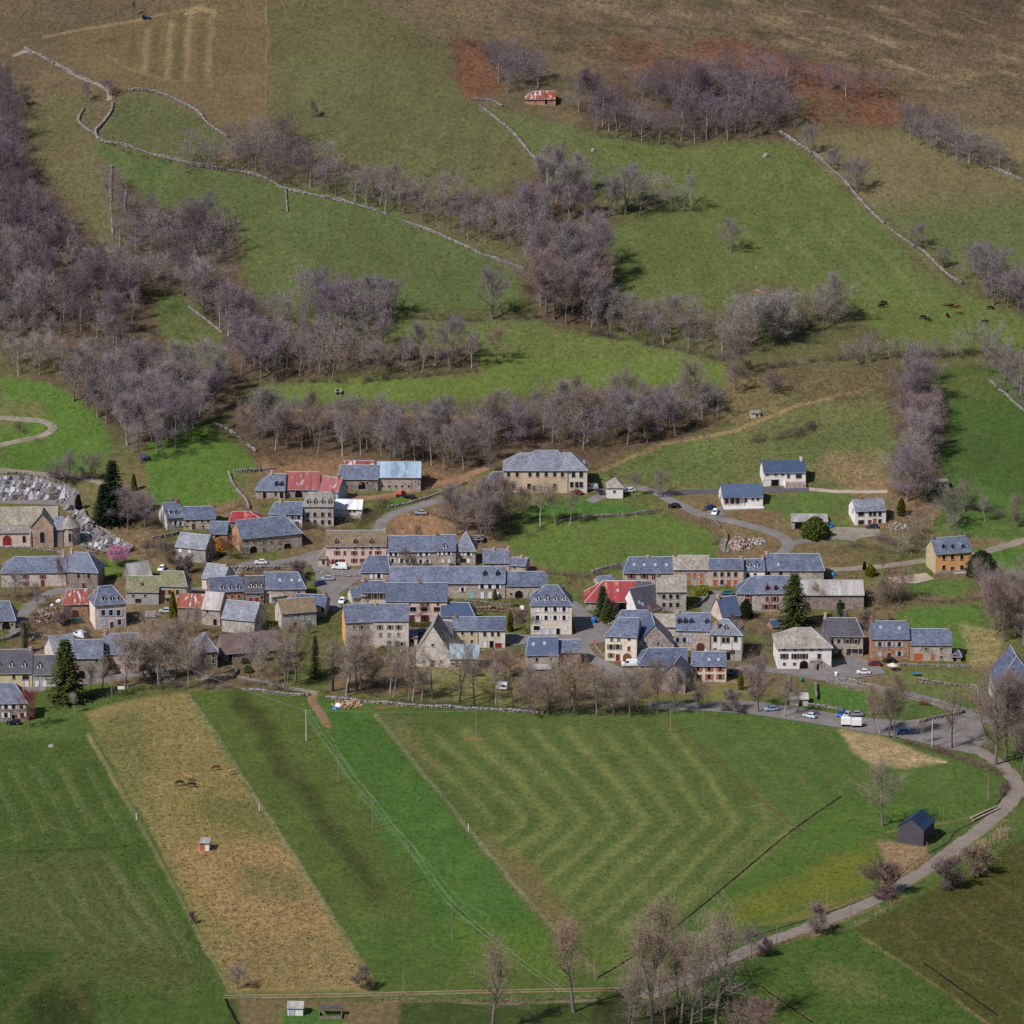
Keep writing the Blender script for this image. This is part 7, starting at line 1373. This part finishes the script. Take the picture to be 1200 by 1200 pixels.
# concrete garage below the road and other small structures
house('white concrete garage below the village road', 926, 947, 827, 819, 814, -2, 5, shed=True, wall='concrete', roof='concrete', win='dv@825:938', name='garage', cat='garage', foot=1)
house('small tiled porch shed beside the pale tall house', 171, 182, 726, 722, 717, 0, 3, wall='wood_grey', roof='slate_pale', name='shed', cat='shed', foot=1)
house('low stone annex right of the grey-shuttered house', 480, 489, 757, 747, 738, 0, 6, shed=True, wall='pale', roof='slate', win='dv@754:483', name='annex', cat='annex')
house('little dark shed at the stone house above the terrace', 424, 432, 707, 699, 690, 0, 5, shed=True, wall='stone', roof='slate_dark', name='shed', cat='shed')
house('narrow slate outhouse left of the pink house', 413, 423, 708, 700, 689, 20, 5, wall='pale', roof='slate', name='shed', cat='shed')
house('low stone wing behind the red tin barn', 702, 720, 688, 682, 676, 20, 5, wall='stone', roof='slate', name='shed', cat='shed')
house('dark roofed hut behind the slate row near the red tin barn', 745, 762, 700, 692, 681, -3, 7, wall='stone_dark', roof='slate_dark', name='hut', cat='hut')
# white trailers in the parking area
def trailer(label, px, py, L, w, h, rz=0):
    p = P(px, py); r = empty('box_trailer', p, rz); tag(r, label, 'trailer'); MB().box(0, L, 0, w, .75, .75+h).build('box', 'plastic_white', r); MB().box(.1, L-.1, .2, w-.2, .55, .75).build('chassis', 'sh_dark', r)
    for x in (L*.25, L*.75):
        for y in (.05, w-.25):
            m = MB().lathe([(.36,0),(.36,.2)], n=10).mesh('wheel', ('tyre',)); o = link('wheel', m, r, (x, y, .36)); o.rotation_euler = (R(-90), 0, 0)
trailer('left white box trailer in the parking area', 985.5, 852, 2.7, 2.0, 1.8, R(-4)); trailer('right white box trailer in the parking area', 997.5, 853, 2.9, 2.0, 1.8, R(-4))
# caravan
p = P(582, 809); r = empty('caravan', p, R(-14)); tag(r, 'small white caravan parked in the rough garden', 'caravan')
mb = MB(); prism(mb, [(0,.5),(0,1.9),(.25,2.3),(1.7,2.3),(1.9,1.9),(1.9,.5)], 0, 3.0); mb.build('body', 'plastic_white', r); MB().box(1.3, 2.6, -.03, .01, 1.2, 1.8).build('window', 'glass', r); MB().box(.3, .8, -.03, .01, .6, 1.9).build('door', 'frame_stone', r)
for y in (.05, 1.65): o = link('wheel', MB().lathe([(.3,0),(.3,.2)], n=10).mesh('wheel', ('tyre',)), r, (1.5, y, .3)); o.rotation_euler = (R(-90), 0, 0)
MB().tube([(3.0,.95,.55),(4.0,.95,.5)], [.05,.05], 5).build('tow_bar', 'metal_grey', r)
# ------------------------------------------------------------------ cars and vans
def car_meshes(kind):
    if kind == 'car': Lc, Wc = 4.1, 1.72; low = [(0,.32),(0,.72),(.12,.84),(1.0,.95),(3.55,.98),(3.98,.9),(4.1,.6),(4.1,.32)]; cab = [(.95,.93),(1.55,1.42),(2.1,1.48),(3.1,1.46),(3.75,.97)]; glass = [(1.1,.98),(1.58,1.37),(3.02,1.40),(3.5,1.0)]; wx = (.8, 3.25)
    else: Lc, Wc = 5.0, 1.95; low = [(0,.35),(0,.95),(.15,1.1),(.9,1.22),(4.9,1.25),(5.0,.9),(5.0,.35)]; cab = [(.85,1.2),(1.5,1.95),(1.9,2.1),(4.75,2.1),(4.95,1.24)]; glass = [(1.05,1.25),(1.52,1.88),(2.2,1.92),(2.2,1.25)]; wx = (.95, 4.0)
    def sweep(prof, y0, y1, inset=0):
        mb = MB(); n = len(prof); vs_ = [(x, y0, z) for x, z in prof] + [(x, y1, z) for x, z in prof]; mb.add(vs_, [list(range(n))[::-1], [n+i for i in range(n)]] + [[i, (i+1) % n, n+(i+1) % n, n+i] for i in range(n)]); return mb
    body = sweep(low, -Wc/2, Wc/2); n = len(cab); w0, w1 = Wc/2 - .06, Wc/2 - .24; zt = max(z for _, z in cab); zb = min(z for _, z in cab)
    vs_ = [(x, s * (w0 + (w1 - w0) * (z - zb) / (zt - zb)), z) for s in (-1, 1) for x, z in cab]; body.add(vs_, [list(range(n))[::-1], [n+i for i in range(n)]] + [[i, i+1, n+i+1, n+i] for i in range(n-1)])
    gl = MB(); k = len(glass)
    for s in (-1, 1):
        v = [(x, s * (w0 + .015 + (w1 - w0) * (z - zb) / (zt - zb)), z) for x, z in glass]; gl.add(v, [list(range(k)) if s > 0 else list(range(k))[::-1]])
    (xa, za), (xb, zb2) = cab[0], cab[1]; gl.add([(xa-.0+.05, -w0+.1, za+.06), (xa+.05, w0-.1, za+.06), (xb-.04, w1-.06, zb2-.03), (xb-.04, -w1+.06, zb2-.03)], [(0,3,2,1)])
    gl.v[-4:] = [(x - .03, y, z + .03) for x, y, z in gl.v[-4:]]
    (xa, za), (xb, zb2) = cab[-1], cab[-2]; gl.add([(xa, -w0+.1, za+.1), (xa, w0-.1, za+.1), (xb+.06, w1-.06, zb2-.06), (xb+.06, -w1+.06, zb2-.06)], [(0,1,2,3)])
    gl.v[-4:] = [(x + .03, y, z + .02) for x, y, z in gl.v[-4:]]
    whl = MB().lathe([(.31,0),(.31,.2)], n=10); rim = MB().lathe([(.19,.2),(.17,.215)], n=8); hl_ = MB().box(-.02, .06, -.17, .17, -.07, .07)
    return body.mesh('body', ('paint',)), gl.mesh('window_glass', ('glass',)), whl.mesh('wheel', ('tyre',)), rim.mesh('rim', ('metal_grey',)), hl_.mesh('headlight', ('lamp',)), hl_.mesh('tail_light', ('lamp_red',)), Lc, Wc, wx
VEH = {k: car_meshes(k) for k in ('car', 'van')}
def vehicle(kind, px, py, head, col, label, z=0):
    b_, g_, w_, r_, h_, t_, Lc, Wc, wx = VEH[kind]; p = P(px, py); a = R(head)
    o = empty(kind, p, a); tag(o, label, kind); o.location.z += .1
    sl = [float(height(p.x + math.cos(a)*d, p.y + math.sin(a)*d)) for d in (-1.5, 1.5)]; o.rotation_euler = (0, -math.atan2(sl[1]-sl[0], 3.0), a)
    off = (-Lc/2, 0, 0)
    bo = link('body', b_, o, off); bo.color = col + (1,); link('window_glass', g_, o, off)
    for x in wx:
        for s in (-1, 1):
            w = link('wheel', w_, o, (x - Lc/2, s*(Wc/2 - .18), .31)); w.rotation_euler = (R(-90*s), 0, 0); link('rim', r_, w)
    for s in (-1, 1): link('headlight', h_, o, (-Lc/2, s*(Wc/2-.28), .66)); link('tail_light', t_, o, (Lc/2-.03, s*(Wc/2-.28), .75))
WH, SI, BK, NV, RD, TL = S(232,232,234), S(172,178,186), S(22,24,30), S(34,48,92), S(120,28,32), S(40,110,118)
for r in [('car',306,661,0,WH,'white car on the street in front of the large stone barn'), ('van',398,667,-8,WH,'white van in front of the red-shuttered inn'), ('car',384,680,4,SI,'silver car at the village square wall'), ('car',374,686,30,NV,'dark blue car at the edge of the village square'), ('car',401,706,80,WH,'white car parked beside the outhouse on the square'),
  ('car',493,603,0,SI,'silver car on the road towards the manor'), ('car',675,579,-8,RD,'red car in front of the manor'), ('van',692,574,10,SI,'silver van beside the manor'), ('car',703,578,-70,S(70,54,88),'dark violet car right of the manor'), ('car',738,577,20,WH,'white car behind the dovecote'), ('car',790,595,0,BK,'black car on the upper lane'), ('car',832,597,20,NV,'dark blue car beside the blue-roofed bungalow'), ('car',838,602,75,WH,'white car beside the blue-roofed bungalow'),
  ('car',1022,619,0,S(44,52,70),'dark car in front of the white two-storey house'), ('car',1025,780,4,RD,'dark red car below the blue-shuttered stone house'), ('car',1042,776,4,BK,'black car below the blue-shuttered stone house'), ('car',1012,790,0,WH,'white car on the dark forecourt'), ('car',904,833,10,S(150,176,206),'pale blue car in the parking area'), ('car',949,841,-35,S(206,214,222),'whitish car in the middle of the parking area'), ('car',986,839,60,S(46,96,170),'blue car behind the white trailers'), ('car',993,840,65,SI,'silver car behind the white trailers'), ('car',1003,839,0,S(140,146,160),'grey car behind the right white trailer'), ('car',1058,860,12,S(28,74,160),'bright blue car at the parking area edge'),
  ('van',738,781,2,WH,'white van on the street beside the large slate barn'), ('car',852,697,0,TL,'teal car in the lane between the upper houses'), ('car',16,849,2,S(24,28,44),'black car in front of the lowest left house'), ('van',94,747,-40,S(214,218,228),'white and blue van behind the lower left barn'), ('car',89,730,20,TL,'teal car beside the tall pale house'), ('car',190,668,75,WH,'white car above the mossy roofs'), ('car',194,718,0,S(190,196,204),'silver car beside the yellow-green cypress'), ('car',494,742,0,S(120,146,176),'grey-blue car behind the gable-fronted barn'), ('van',909,568,0,S(210,210,214),None), ('car',1143,655,20,WH,'white car beside the orange house'), ('car',858,790,70,S(40,44,54),'dark car beside the orange-shuttered house'), ('car',1048,671,2,RD,'dark red car on the lane left of the orange house')]:
    if r[5]: vehicle(*r)
# tractor
p = P(470, 582); r = empty('tractor', p, R(170)); tag(r, 'orange tractor on the farm track by the upper barns', 'tractor')
mb = MB(); mb.box(-.4, 1.6, -.4, .4, .7, 1.35); mb.box(-1.3, -.3, -.6, .6, .6, 1.1); mb.build('body', 'orange_paint', r)
mb = MB(); mb.box(-1.25, -.25, -.6, .6, 1.12, 2.2); mb.build('cab', 'glass', r); MB().box(-1.35, -.15, -.7, .7, 2.2, 2.32).build('cab_roof', 'orange_paint', r)
for x, rr in ((-.9, .75), (1.2, .45)):
    for s in (-1, 1): o = link('wheel', MB().lathe([(rr,0),(rr,.35)], n=12).mesh('wheel', ('tyre',)), r, (x, s*.62, rr)); o.rotation_euler = (R(-90*s), 0, 0)
p = P(480, 584); r = empty('farm_trailer', p, R(175)); tag(r, 'dark farm trailer behind the orange tractor', 'trailer'); MB().box(-1.8, 1.8, -.9, .9, .7, 1.2).build('bed', 'sh_dark', r)
for s in (-1, 1): o = link('wheel', MB().lathe([(.4,0),(.4,.25)], n=10).mesh('wheel', ('tyre',)), r, (-.4, s*.75, .4)); o.rotation_euler = (R(-90*s), 0, 0)
MB().tube([(1.8,0,.7),(2.8,0,.6)], [.06,.06], 5).build('tow_bar', 'metal_grey', r)
p = P(171, 22); r = empty('tractor', p, R(5)); tag(r, 'tiny blue tractor on the hilltop track', 'tractor'); MB().box(-.4, 1.6, -.45, .45, .7, 1.4).build('body', 'plastic_blue', r); MB().box(-1.3, -.3, -.6, .6, .7, 2.2).build('cab', 'plastic_red', r)
for x, rr in ((-.9, .75), (1.2, .45)):
    for s in (-1, 1): o = link('wheel', MB().lathe([(rr,0),(rr,.35)], n=12).mesh('wheel', ('tyre',)), r, (x, s*.62, rr)); o.rotation_euler = (R(-90*s), 0, 0)
# ------------------------------------------------------------------ bins, signs, garden things
def bin_(label, px, py, w, h, mat, name='recycling_bin'):
    r = empty(name, P(px, py)); tag(r, label, 'bin'); mb = MB(); mb.lathe([(w*.42,0),(w*.5,h*.75),(w*.36,h*.95),(w*.1,h)], n=10); mb.build('body', mat, r); MB().tube([(-w*.15,0,h*.98),(w*.15,0,h*.98)], [.04,.04], 5).build('handle', 'metal_grey', r)
bin_('blue recycling container on the hotel street', 696, 730, 2.0, 1.9, 'plastic_blue'); bin_('green bin beside the steep garden', 939, 799, 1.4, 1.3, 'plastic_green'); bin_('white bin on the stone inn forecourt', 980, 792, 1.0, 1.3, 'plastic_white')
def sign(label, px, py, mat, h=2.2, w=.8):
    r = empty('road_sign', P(px, py)); tag(r, label, 'sign'); MB().tube([(0,0,-.2),(0,0,h)], [.05,.05], 6).build('post', 'metal_grey', r); MB().box(-w/2, w/2, -.08, -.04, h-.9, h+.1).build('panel', mat, r)
sign('yellow sign panel beside the right edge house', 1165, 831, 'sign_yellow', 2.0, .7); sign('blue sign beside the right edge house', 1163, 818, 'plastic_blue', 2.3, .8); sign('white notice board at the paddock corner', 142, 812, 'plastic_white', 2.0, 2.0); sign('orange road sign at the street corner', 697, 756, 'orange_paint', 1.6, .7)
r = empty('play_table', P(1074, 792)); tag(r, 'blue table on the lawn below the stone barn', 'table'); MB().box(-1.3, 1.3, -.7, .7, .74, .8).build('table_top', 'plastic_blue', r)
for x in (-1.1, 1.1):
    for y in (-.5, .5): MB().tube([(x,y,-.1),(x,y,.74)], [.05,.05], 5).build('leg', 'sh_red', r)
r = empty('garden_parasol', P(1046, 786)); tag(r, 'cream garden canopy beside the parked cars', 'canopy'); MB().tube([(0,0,-.1),(0,0,2.3)], [.05,.05], 6).build('pole', 'wood_pale', r); MB().lathe([(1.7,1.7),(.9,2.1),(.05,2.5)], n=8).build('canopy', 'cream', r)
r = empty('satellite_dish', P(612, 718)); tag(r, 'white satellite dish left of the hotel', 'dish'); MB().tube([(0,0,-.1),(0,0,1.5)], [.06,.06], 6).build('mast', 'metal_grey', r); o = link('dish', MB().lathe([(.05,0),(.5,.1),(.8,.28),(.78,.3),(.45,.14),(.03,.05)], n=14).mesh('dish', ('plastic_white',)), r, (0,0,1.6)); o.rotation_euler = (R(60), 0, 0)
# felled logs by the road
for k, (a, b_) in enumerate((((1138,960),(1168,946)), ((1140,963),(1172,948)), ((1144,957),(1164,948)))):
    pa, pb = P(*a, .35), P(*b_, .35); o = MB().tube([(0,0,0), (pb-pa)*.5 + Vector((0,0,.05)), pb-pa], [.26,.24,.2], 7).build('felled_log', 'wood_pale', None, pa); tag(o, ('long pale felled log nearest the valley road', 'long pale felled log beside the stream', 'short pale felled log on the pile')[k], 'log')
# hedges clipped
def hedge(label, px, h, w, col, seed):
    rng = np.random.default_rng(seed); ln = world_line(px, .4); n = len(ln) * 60; idx = rng.integers(0, len(ln), n); pos = np.array([[ln[i].x, ln[i].y, 0] for i in idx]); pos[:, :2] += rng.uniform(-w/2, w/2, (n, 2)); pos[:, 2] = height(pos[:, 0], pos[:, 1]) + rng.uniform(0, 1, n) ** .6 * h
    d1 = rng.normal(0, .16, (n, 3)); d2 = rng.normal(0, .16, (n, 3)); V_ = np.empty((n*3, 3)); V_[0::3] = pos; V_[1::3] = pos + d1; V_[2::3] = pos + d2
    o0 = Vector((ln[0].x, ln[0].y, float(height(ln[0].x, ln[0].y)))); o = link('hedge', fast_mesh('hedge', V_ - np.array(o0), np.arange(n*3).reshape(-1, 3), 'needles'), None, o0); o.color = col + (1,); tag(o, label, 'hedge')
hedge('clipped yellow-green hedge above the pink tree lawn', [(108,664),(126,664)], 1.5, 1.0, S(110,108,40), 1); hedge('clipped green hedge below the pink tree', [(112,681),(135,677),(154,672)], 1.2, .9, S(88,100,40), 2); hedge('clipped dark hedge behind the gable-fronted barn', [(480,734),(500,735),(516,733)], 1.4, 1.0, S(72,84,36), 3); hedge('green hedge by the stone inn forecourt', [(978,771),(986,772)], 1.6, 1.2, S(60,76,38), 4); hedge('reddish hedge along the village road', [(1078,826),(1088,827)], 1.2, .9, S(120,84,44), 5); hedge('low hedge in front of the red-shuttered houses', [(938,730),(955,732)], 1.0, .8, S(92,96,50), 6)
# ------------------------------------------------------------------ electricity poles and wires
def pole(label, px, py, hpx, mat, arm=False, r=.16, name='utility_pole'):
    p = P(px, py); h = hpx / (scale_at(p) * math.cos(depr(p))); o = empty(name, p); tag(o, label, 'pole'); MB().tube([(0,0,-.5),(0,0,h)], [r, r*.65], 7).build('shaft', mat, o)
    if arm:
        MB().box(-.9, .9, -.06, .06, h-.35, h-.22).build('crossarm', 'metal_grey', o)
        for x in (-.8, 0, .8): MB().lathe([(.06,0),(.07,.12),(.04,.22)], (x, 0, h-.22), 6).build('insulator', 'metal_grey', o)
    return p + Vector((0, 0, h - .05))
A_ = [pole('pale concrete pole at the top of the green strip', 359, 868, 36, 'concrete', True, .2), pole('small pole with crossarm below the concrete pole', 397, 917, 30, 'wood_grey', True), pole('pole with crossarm in the middle of the green strip', 437, 972, 35, 'wood_grey', True), pole('dark wooden pole with crossarm in the green strip', 481, 1035, 44, 'wood', True), pole('lowest crossarm pole of the green strip', 530, 1102, 42, 'wood_grey', True)]
pole('wooden pole in the striped field', 558, 866, 34, 'pole_wood'); pole('wooden pole at the top corner of the striped field', 786, 859, 34, 'pole_wood'); B_ = [pole('thin pole beside the farm track', 473, 1166, 28, 'pole_wood', r=.12), pole('thin pole at the foot of the striped field', 697, 1149, 32, 'pole_wood', r=.12)]
pole('wooden pole beside the road bend on the right', 1158, 937, 30, 'pole_wood'); pole('wooden pole behind the blue-roofed barn', 1105, 978, 31, 'wood_grey', r=.13); pole('pale concrete pole at the parking bend', 1092, 876, 34, 'concrete', r=.2); pole('wooden pole in the yellowish meadow', 969, 1064, 28, 'pole_wood', r=.13); pole('wooden pole on the valley road edge', 997, 1076, 20, 'wood_grey', r=.12); pole('tall wooden pole beside the valley road', 851, 1132, 52, 'pole_wood', r=.14); pole('short wooden pole beside the valley road', 910, 1108, 24, 'wood_grey', r=.12); pole('wooden pole beside the white trailers', 997, 852, 34, 'pole_wood', r=.12); pole('grey pole at the right edge house', 1163, 836, 30, 'wood_grey', r=.12); pole('thin mast in the manor garden', 690, 640, 26, 'pole_wood', r=.1)
pole('fence post beside the left paddock line', 160, 961, 9, 'plastic_white', r=.12, name='marker_post'); pole('white marker post on the green strip boundary', 304, 950, 9, 'plastic_white', r=.12, name='marker_post'); pole('upper marker post on the green strip boundary', 258, 878, 7, 'pole_wood', r=.12, name='marker_post'); pole('white marker post on the striped field boundary', 549, 974, 9, 'plastic_white', r=.12, name='marker_post')
def wire(label, a, b_, sag=.8):
    pts = []
    for i in range(13):
        t = i / 12; q = a.lerp(b_, t); pts.append(q - a - Vector((0, 0, sag * 4 * t * (1 - t))))
    o = MB().tube(pts, [.028]*13, 4, cap=False).build('overhead_wire', 'wire', None, a); tag(o, label, 'wire')
end = P(660, 1205, 9)
seq = A_ + [end]; nm_ = ('first', 'second', 'third', 'fourth', 'last')
for k in range(5):
    for s, w in ((-.8, 'left'), (.8, 'right')): wire(f'{w} overhead wire of the {nm_[k]} span down the green strip', seq[k] + Vector((s, 0, 0)), seq[k+1] + Vector((s, 0, 0)))
wire('wire from the concrete pole towards the lower left houses', A_[0], P(200, 805, 8), .6); wire('wire from the concrete pole towards the striped field pole', A_[0], P(556, 866, 8.5), .6)
# ------------------------------------------------------------------ gravestones
gs = []
mb = MB(); mb.box(-.5,.5,-1.0,1.0,-.1,.3); mb.box(-.5,.5,.85,1.02,.3,1.25); gs.append(mb.mesh('gravestone', ('grave',)))
mb = MB(); mb.box(-.55,.55,-1.05,1.05,-.1,.25); mb.add([(-.4,.8,.25),(.4,.8,.25),(.4,.98,.25),(-.4,.98,.25),(-.4,.8,1.0),(.4,.8,1.0),(.4,.98,1.0),(-.4,.98,1.0),(0,.8,1.4),(0,.98,1.4)], [(0,1,5,8,4),(3,7,9,6,2),(0,4,7,3),(1,2,6,5),(4,8,9,7),(5,6,9,8)]); gs.append(mb.mesh('gravestone', ('grave',)))
mb = MB(); mb.box(-.5,.5,-1.0,1.0,-.1,.4); mb.box(-.09,.09,.75,.9,.4,1.9); mb.box(-.4,.4,.76,.89,1.3,1.48); gs.append(mb.mesh('gravestone', ('grave',)))
mb = MB(); mb.box(-.9,.9,-1.1,1.1,-.1,.35); mb.box(-.8,.8,.8,1.05,.35,1.5); gs.append(mb.mesh('gravestone', ('grave',)))
rnd = random.Random(77); GR = []
for pg, n, gl, rot in (([(-6,559),(40,561),(91,578),(72,589),(40,589),(-6,587)], 170, 'gravestone in the upper cemetery above the church roof', -12), ([(72,594),(92,598),(101,606),(120,626),(152,641),(148,645),(106,645),(97,640),(95,615)], 120, 'gravestone in the lower cemetery beside the apse', -20)):
    wp = [P(*q) for q in pg]; wpg = [(q.x, q.y) for q in wp]; xa, xb = min(q[0] for q in wpg), max(q[0] for q in wpg); ya, yb_ = min(q[1] for q in wpg), max(q[1] for q in wpg); c0 = len(GR)
    grid = [(xa + i * 1.75, ya + j * 3.1) for j in range(int((yb_-ya)/3.1)+1) for i in range(int((xb-xa)/1.75)+1)]
    for gx, gy in grid:
        gx += rnd.gauss(0, .16) + .25 * math.sin(gy); gy += rnd.gauss(0, .2)
        if not inpoly(gx, gy, wpg) or rnd.random() < .1 or len(GR) - c0 >= n: continue
        p = Vector((gx, gy, float(height(gx, gy)) + .06))
        GR.append(p); k = rnd.randrange(4); o = link('gravestone', gs[k], None, p); o.rotation_euler = (0, 0, R(rot + rnd.gauss(0, 6))); sc = rnd.uniform(.7, 1.0); o.scale = (sc, sc, sc)
        v = rnd.choice((.1, .22, .34, .46, .55, .05)); o.color = (v*1.0, v*.98, v*1.05, 1) if rnd.random() < .94 else (.26, .19, .17, 1)
        tone = 'dark' if v < .1 else 'white' if v > .45 else 'grey'; shape = ('upright slab', 'pointed', 'cross-topped', 'wide double')[k]
        tag(o, f'{tone} {shape} {gl}', 'gravestone', f'{tone} {shape} gravestones, ' + gl.split(' in the ')[1])
r = empty('cemetery_cross', P(91, 596)); tag(r, 'pale stone cross in front of the dark yew cone', 'cross'); mb = MB(); mb.box(-.8,.8,-.8,.8,-.2,.6); mb.build('plinth', 'stone_grey', r); mb = MB(); mb.box(-.18,.18,-.15,.15,.6,3.2); mb.box(-.7,.7,-.14,.14,2.2,2.55); mb.build('cross', 'concrete', r)
# ------------------------------------------------------------------ cows and horses: one continuous skinned body each
def quadruped(name, joints, edges, radii):
    me = bpy.data.meshes.new(name); me.from_pydata(joints, edges, []); o = bpy.data.objects.new(name, me); COL.objects.link(o)
    sk = o.modifiers.new('skin', 'SKIN'); sk.use_smooth_shade = True
    for i, v in enumerate(me.skin_vertices[0].data): v.radius = radii[i]; v.use_root = (i == 0)
    sb = o.modifiers.new('sub', 'SUBSURF'); sb.levels = 1; sb.render_levels = 1
    bpy.context.view_layer.update(); m2 = bpy.data.meshes.new_from_object(o.evaluated_get(bpy.context.evaluated_depsgraph_get())); bpy.data.objects.remove(o); m2.name = name
    m2.materials.clear(); m2.materials.append(M['coat']); return m2
def beast(horse, graze):
    h = 1.15 if horse else 1.0; leg = .045 if horse else .055
    J = [(0,0,h), (.45,0,h+.02), (.8,0,h+.03), (-.4,0,h-.02), (-.75,0,h+.04)]; Rr = [(.34,.36),(.33,.36),(.27,.32),(.35,.38),(.28,.3)]; E = [(0,1),(1,2),(0,3),(3,4)]
    def add(p, r, par): J.append(p); Rr.append((r, r)); E.append((par, len(J)-1)); return len(J)-1
    if graze: n1 = add((1.1,0,h-.1), .16, 2); n2 = add((1.35,0,h-.5), .12, n1); hd = add((1.5,0,h-.85), .11, n2); add((1.62,0,.1), .06, hd) if False else add((1.6,0,max(.14, h-1.05)), .07, hd)
    else: n1 = add((1.1,0,h+.3), .17, 2); n2 = add((1.3,0,h+(.6 if horse else .35)), .13, n1); hd = add((1.5,0,h+(.62 if horse else .36)), .12, n2); add((1.85,0,h+(.4 if horse else .22)), .075, hd)
    for s in (-1, 1):
        a = add((.72,s*.2,h-.35), .1, 2); b_ = add((.72,s*.2,.45), leg, a); add((.70,s*.2,.02), leg*.9, b_)
        a = add((-.68,s*.2,h-.35), .14, 4); b_ = add((-.82,s*.2,.5), leg, a); add((-.74,s*.2,.02), leg*.9, b_)
    t = add((-1.0,0,h+.0), .05, 4); add((-1.08,0,h-.6), .05 if horse else .03, t)
    return J, E, Rr
BM = {(hs, gz): quadruped('horse' if hs else 'cow', *beast(hs, gz)) for hs in (0, 1) for gz in (0, 1)}
def animal(hs, gz, px, py, head, col, label):
    o = link('horse' if hs else 'cow', BM[(hs, gz)], None, P(px, py)); o.rotation_euler = (0, 0, R(head)); o.color = col + (1,); o.scale = (1.12,)*3; tag(o, label, 'horse' if hs else 'cow', 'horses in the tan paddock' if hs else 'cattle on the hillside meadow')
CHE, BAY, CRM, BLK, TANC = S(104,66,46), S(62,46,40), S(160,130,98), S(18,15,17), S(132,90,62)
for r in [(1,1,253,903,200,CHE,'chestnut horse nearest the green strip fence'), (1,0,272,908,20,CRM,'pale horse at the green strip fence'), (1,0,222,915,170,S(170,128,80),'light brown horse above the dark horse'), (1,1,210,921,10,BAY,'brown horse at the left of the group'), (1,1,225,923,175,S(52,44,38),'dark horse in front of the group'),
          (0,1,1036,357,160,BLK,'upper black cow of the left pair on the meadow'), (0,0,1033,361,0,BLK,'lower black cow of the left pair on the meadow'), (0,1,1082,374,170,BLK,'left black cow of the middle pair'), (0,1,1087,377,0,BLK,'right black cow of the middle pair'), (0,0,1110,372,90,BLK,'single black cow below the tan cows'), (0,1,1108,359,180,TANC,'tan cow at the left of its group'), (0,0,1115,361,0,BLK,'black cow between the tan cows'), (0,1,1121,361,10,TANC,'tan cow at the right of its group'), (0,1,1124,368,160,TANC,'lower tan cow near the black cow'), (0,1,1160,363,0,BLK,'black cow near the right meadow wall'), (0,1,1154,379,180,BLK,'lowest black cow near the right edge')]:
    animal(*r)
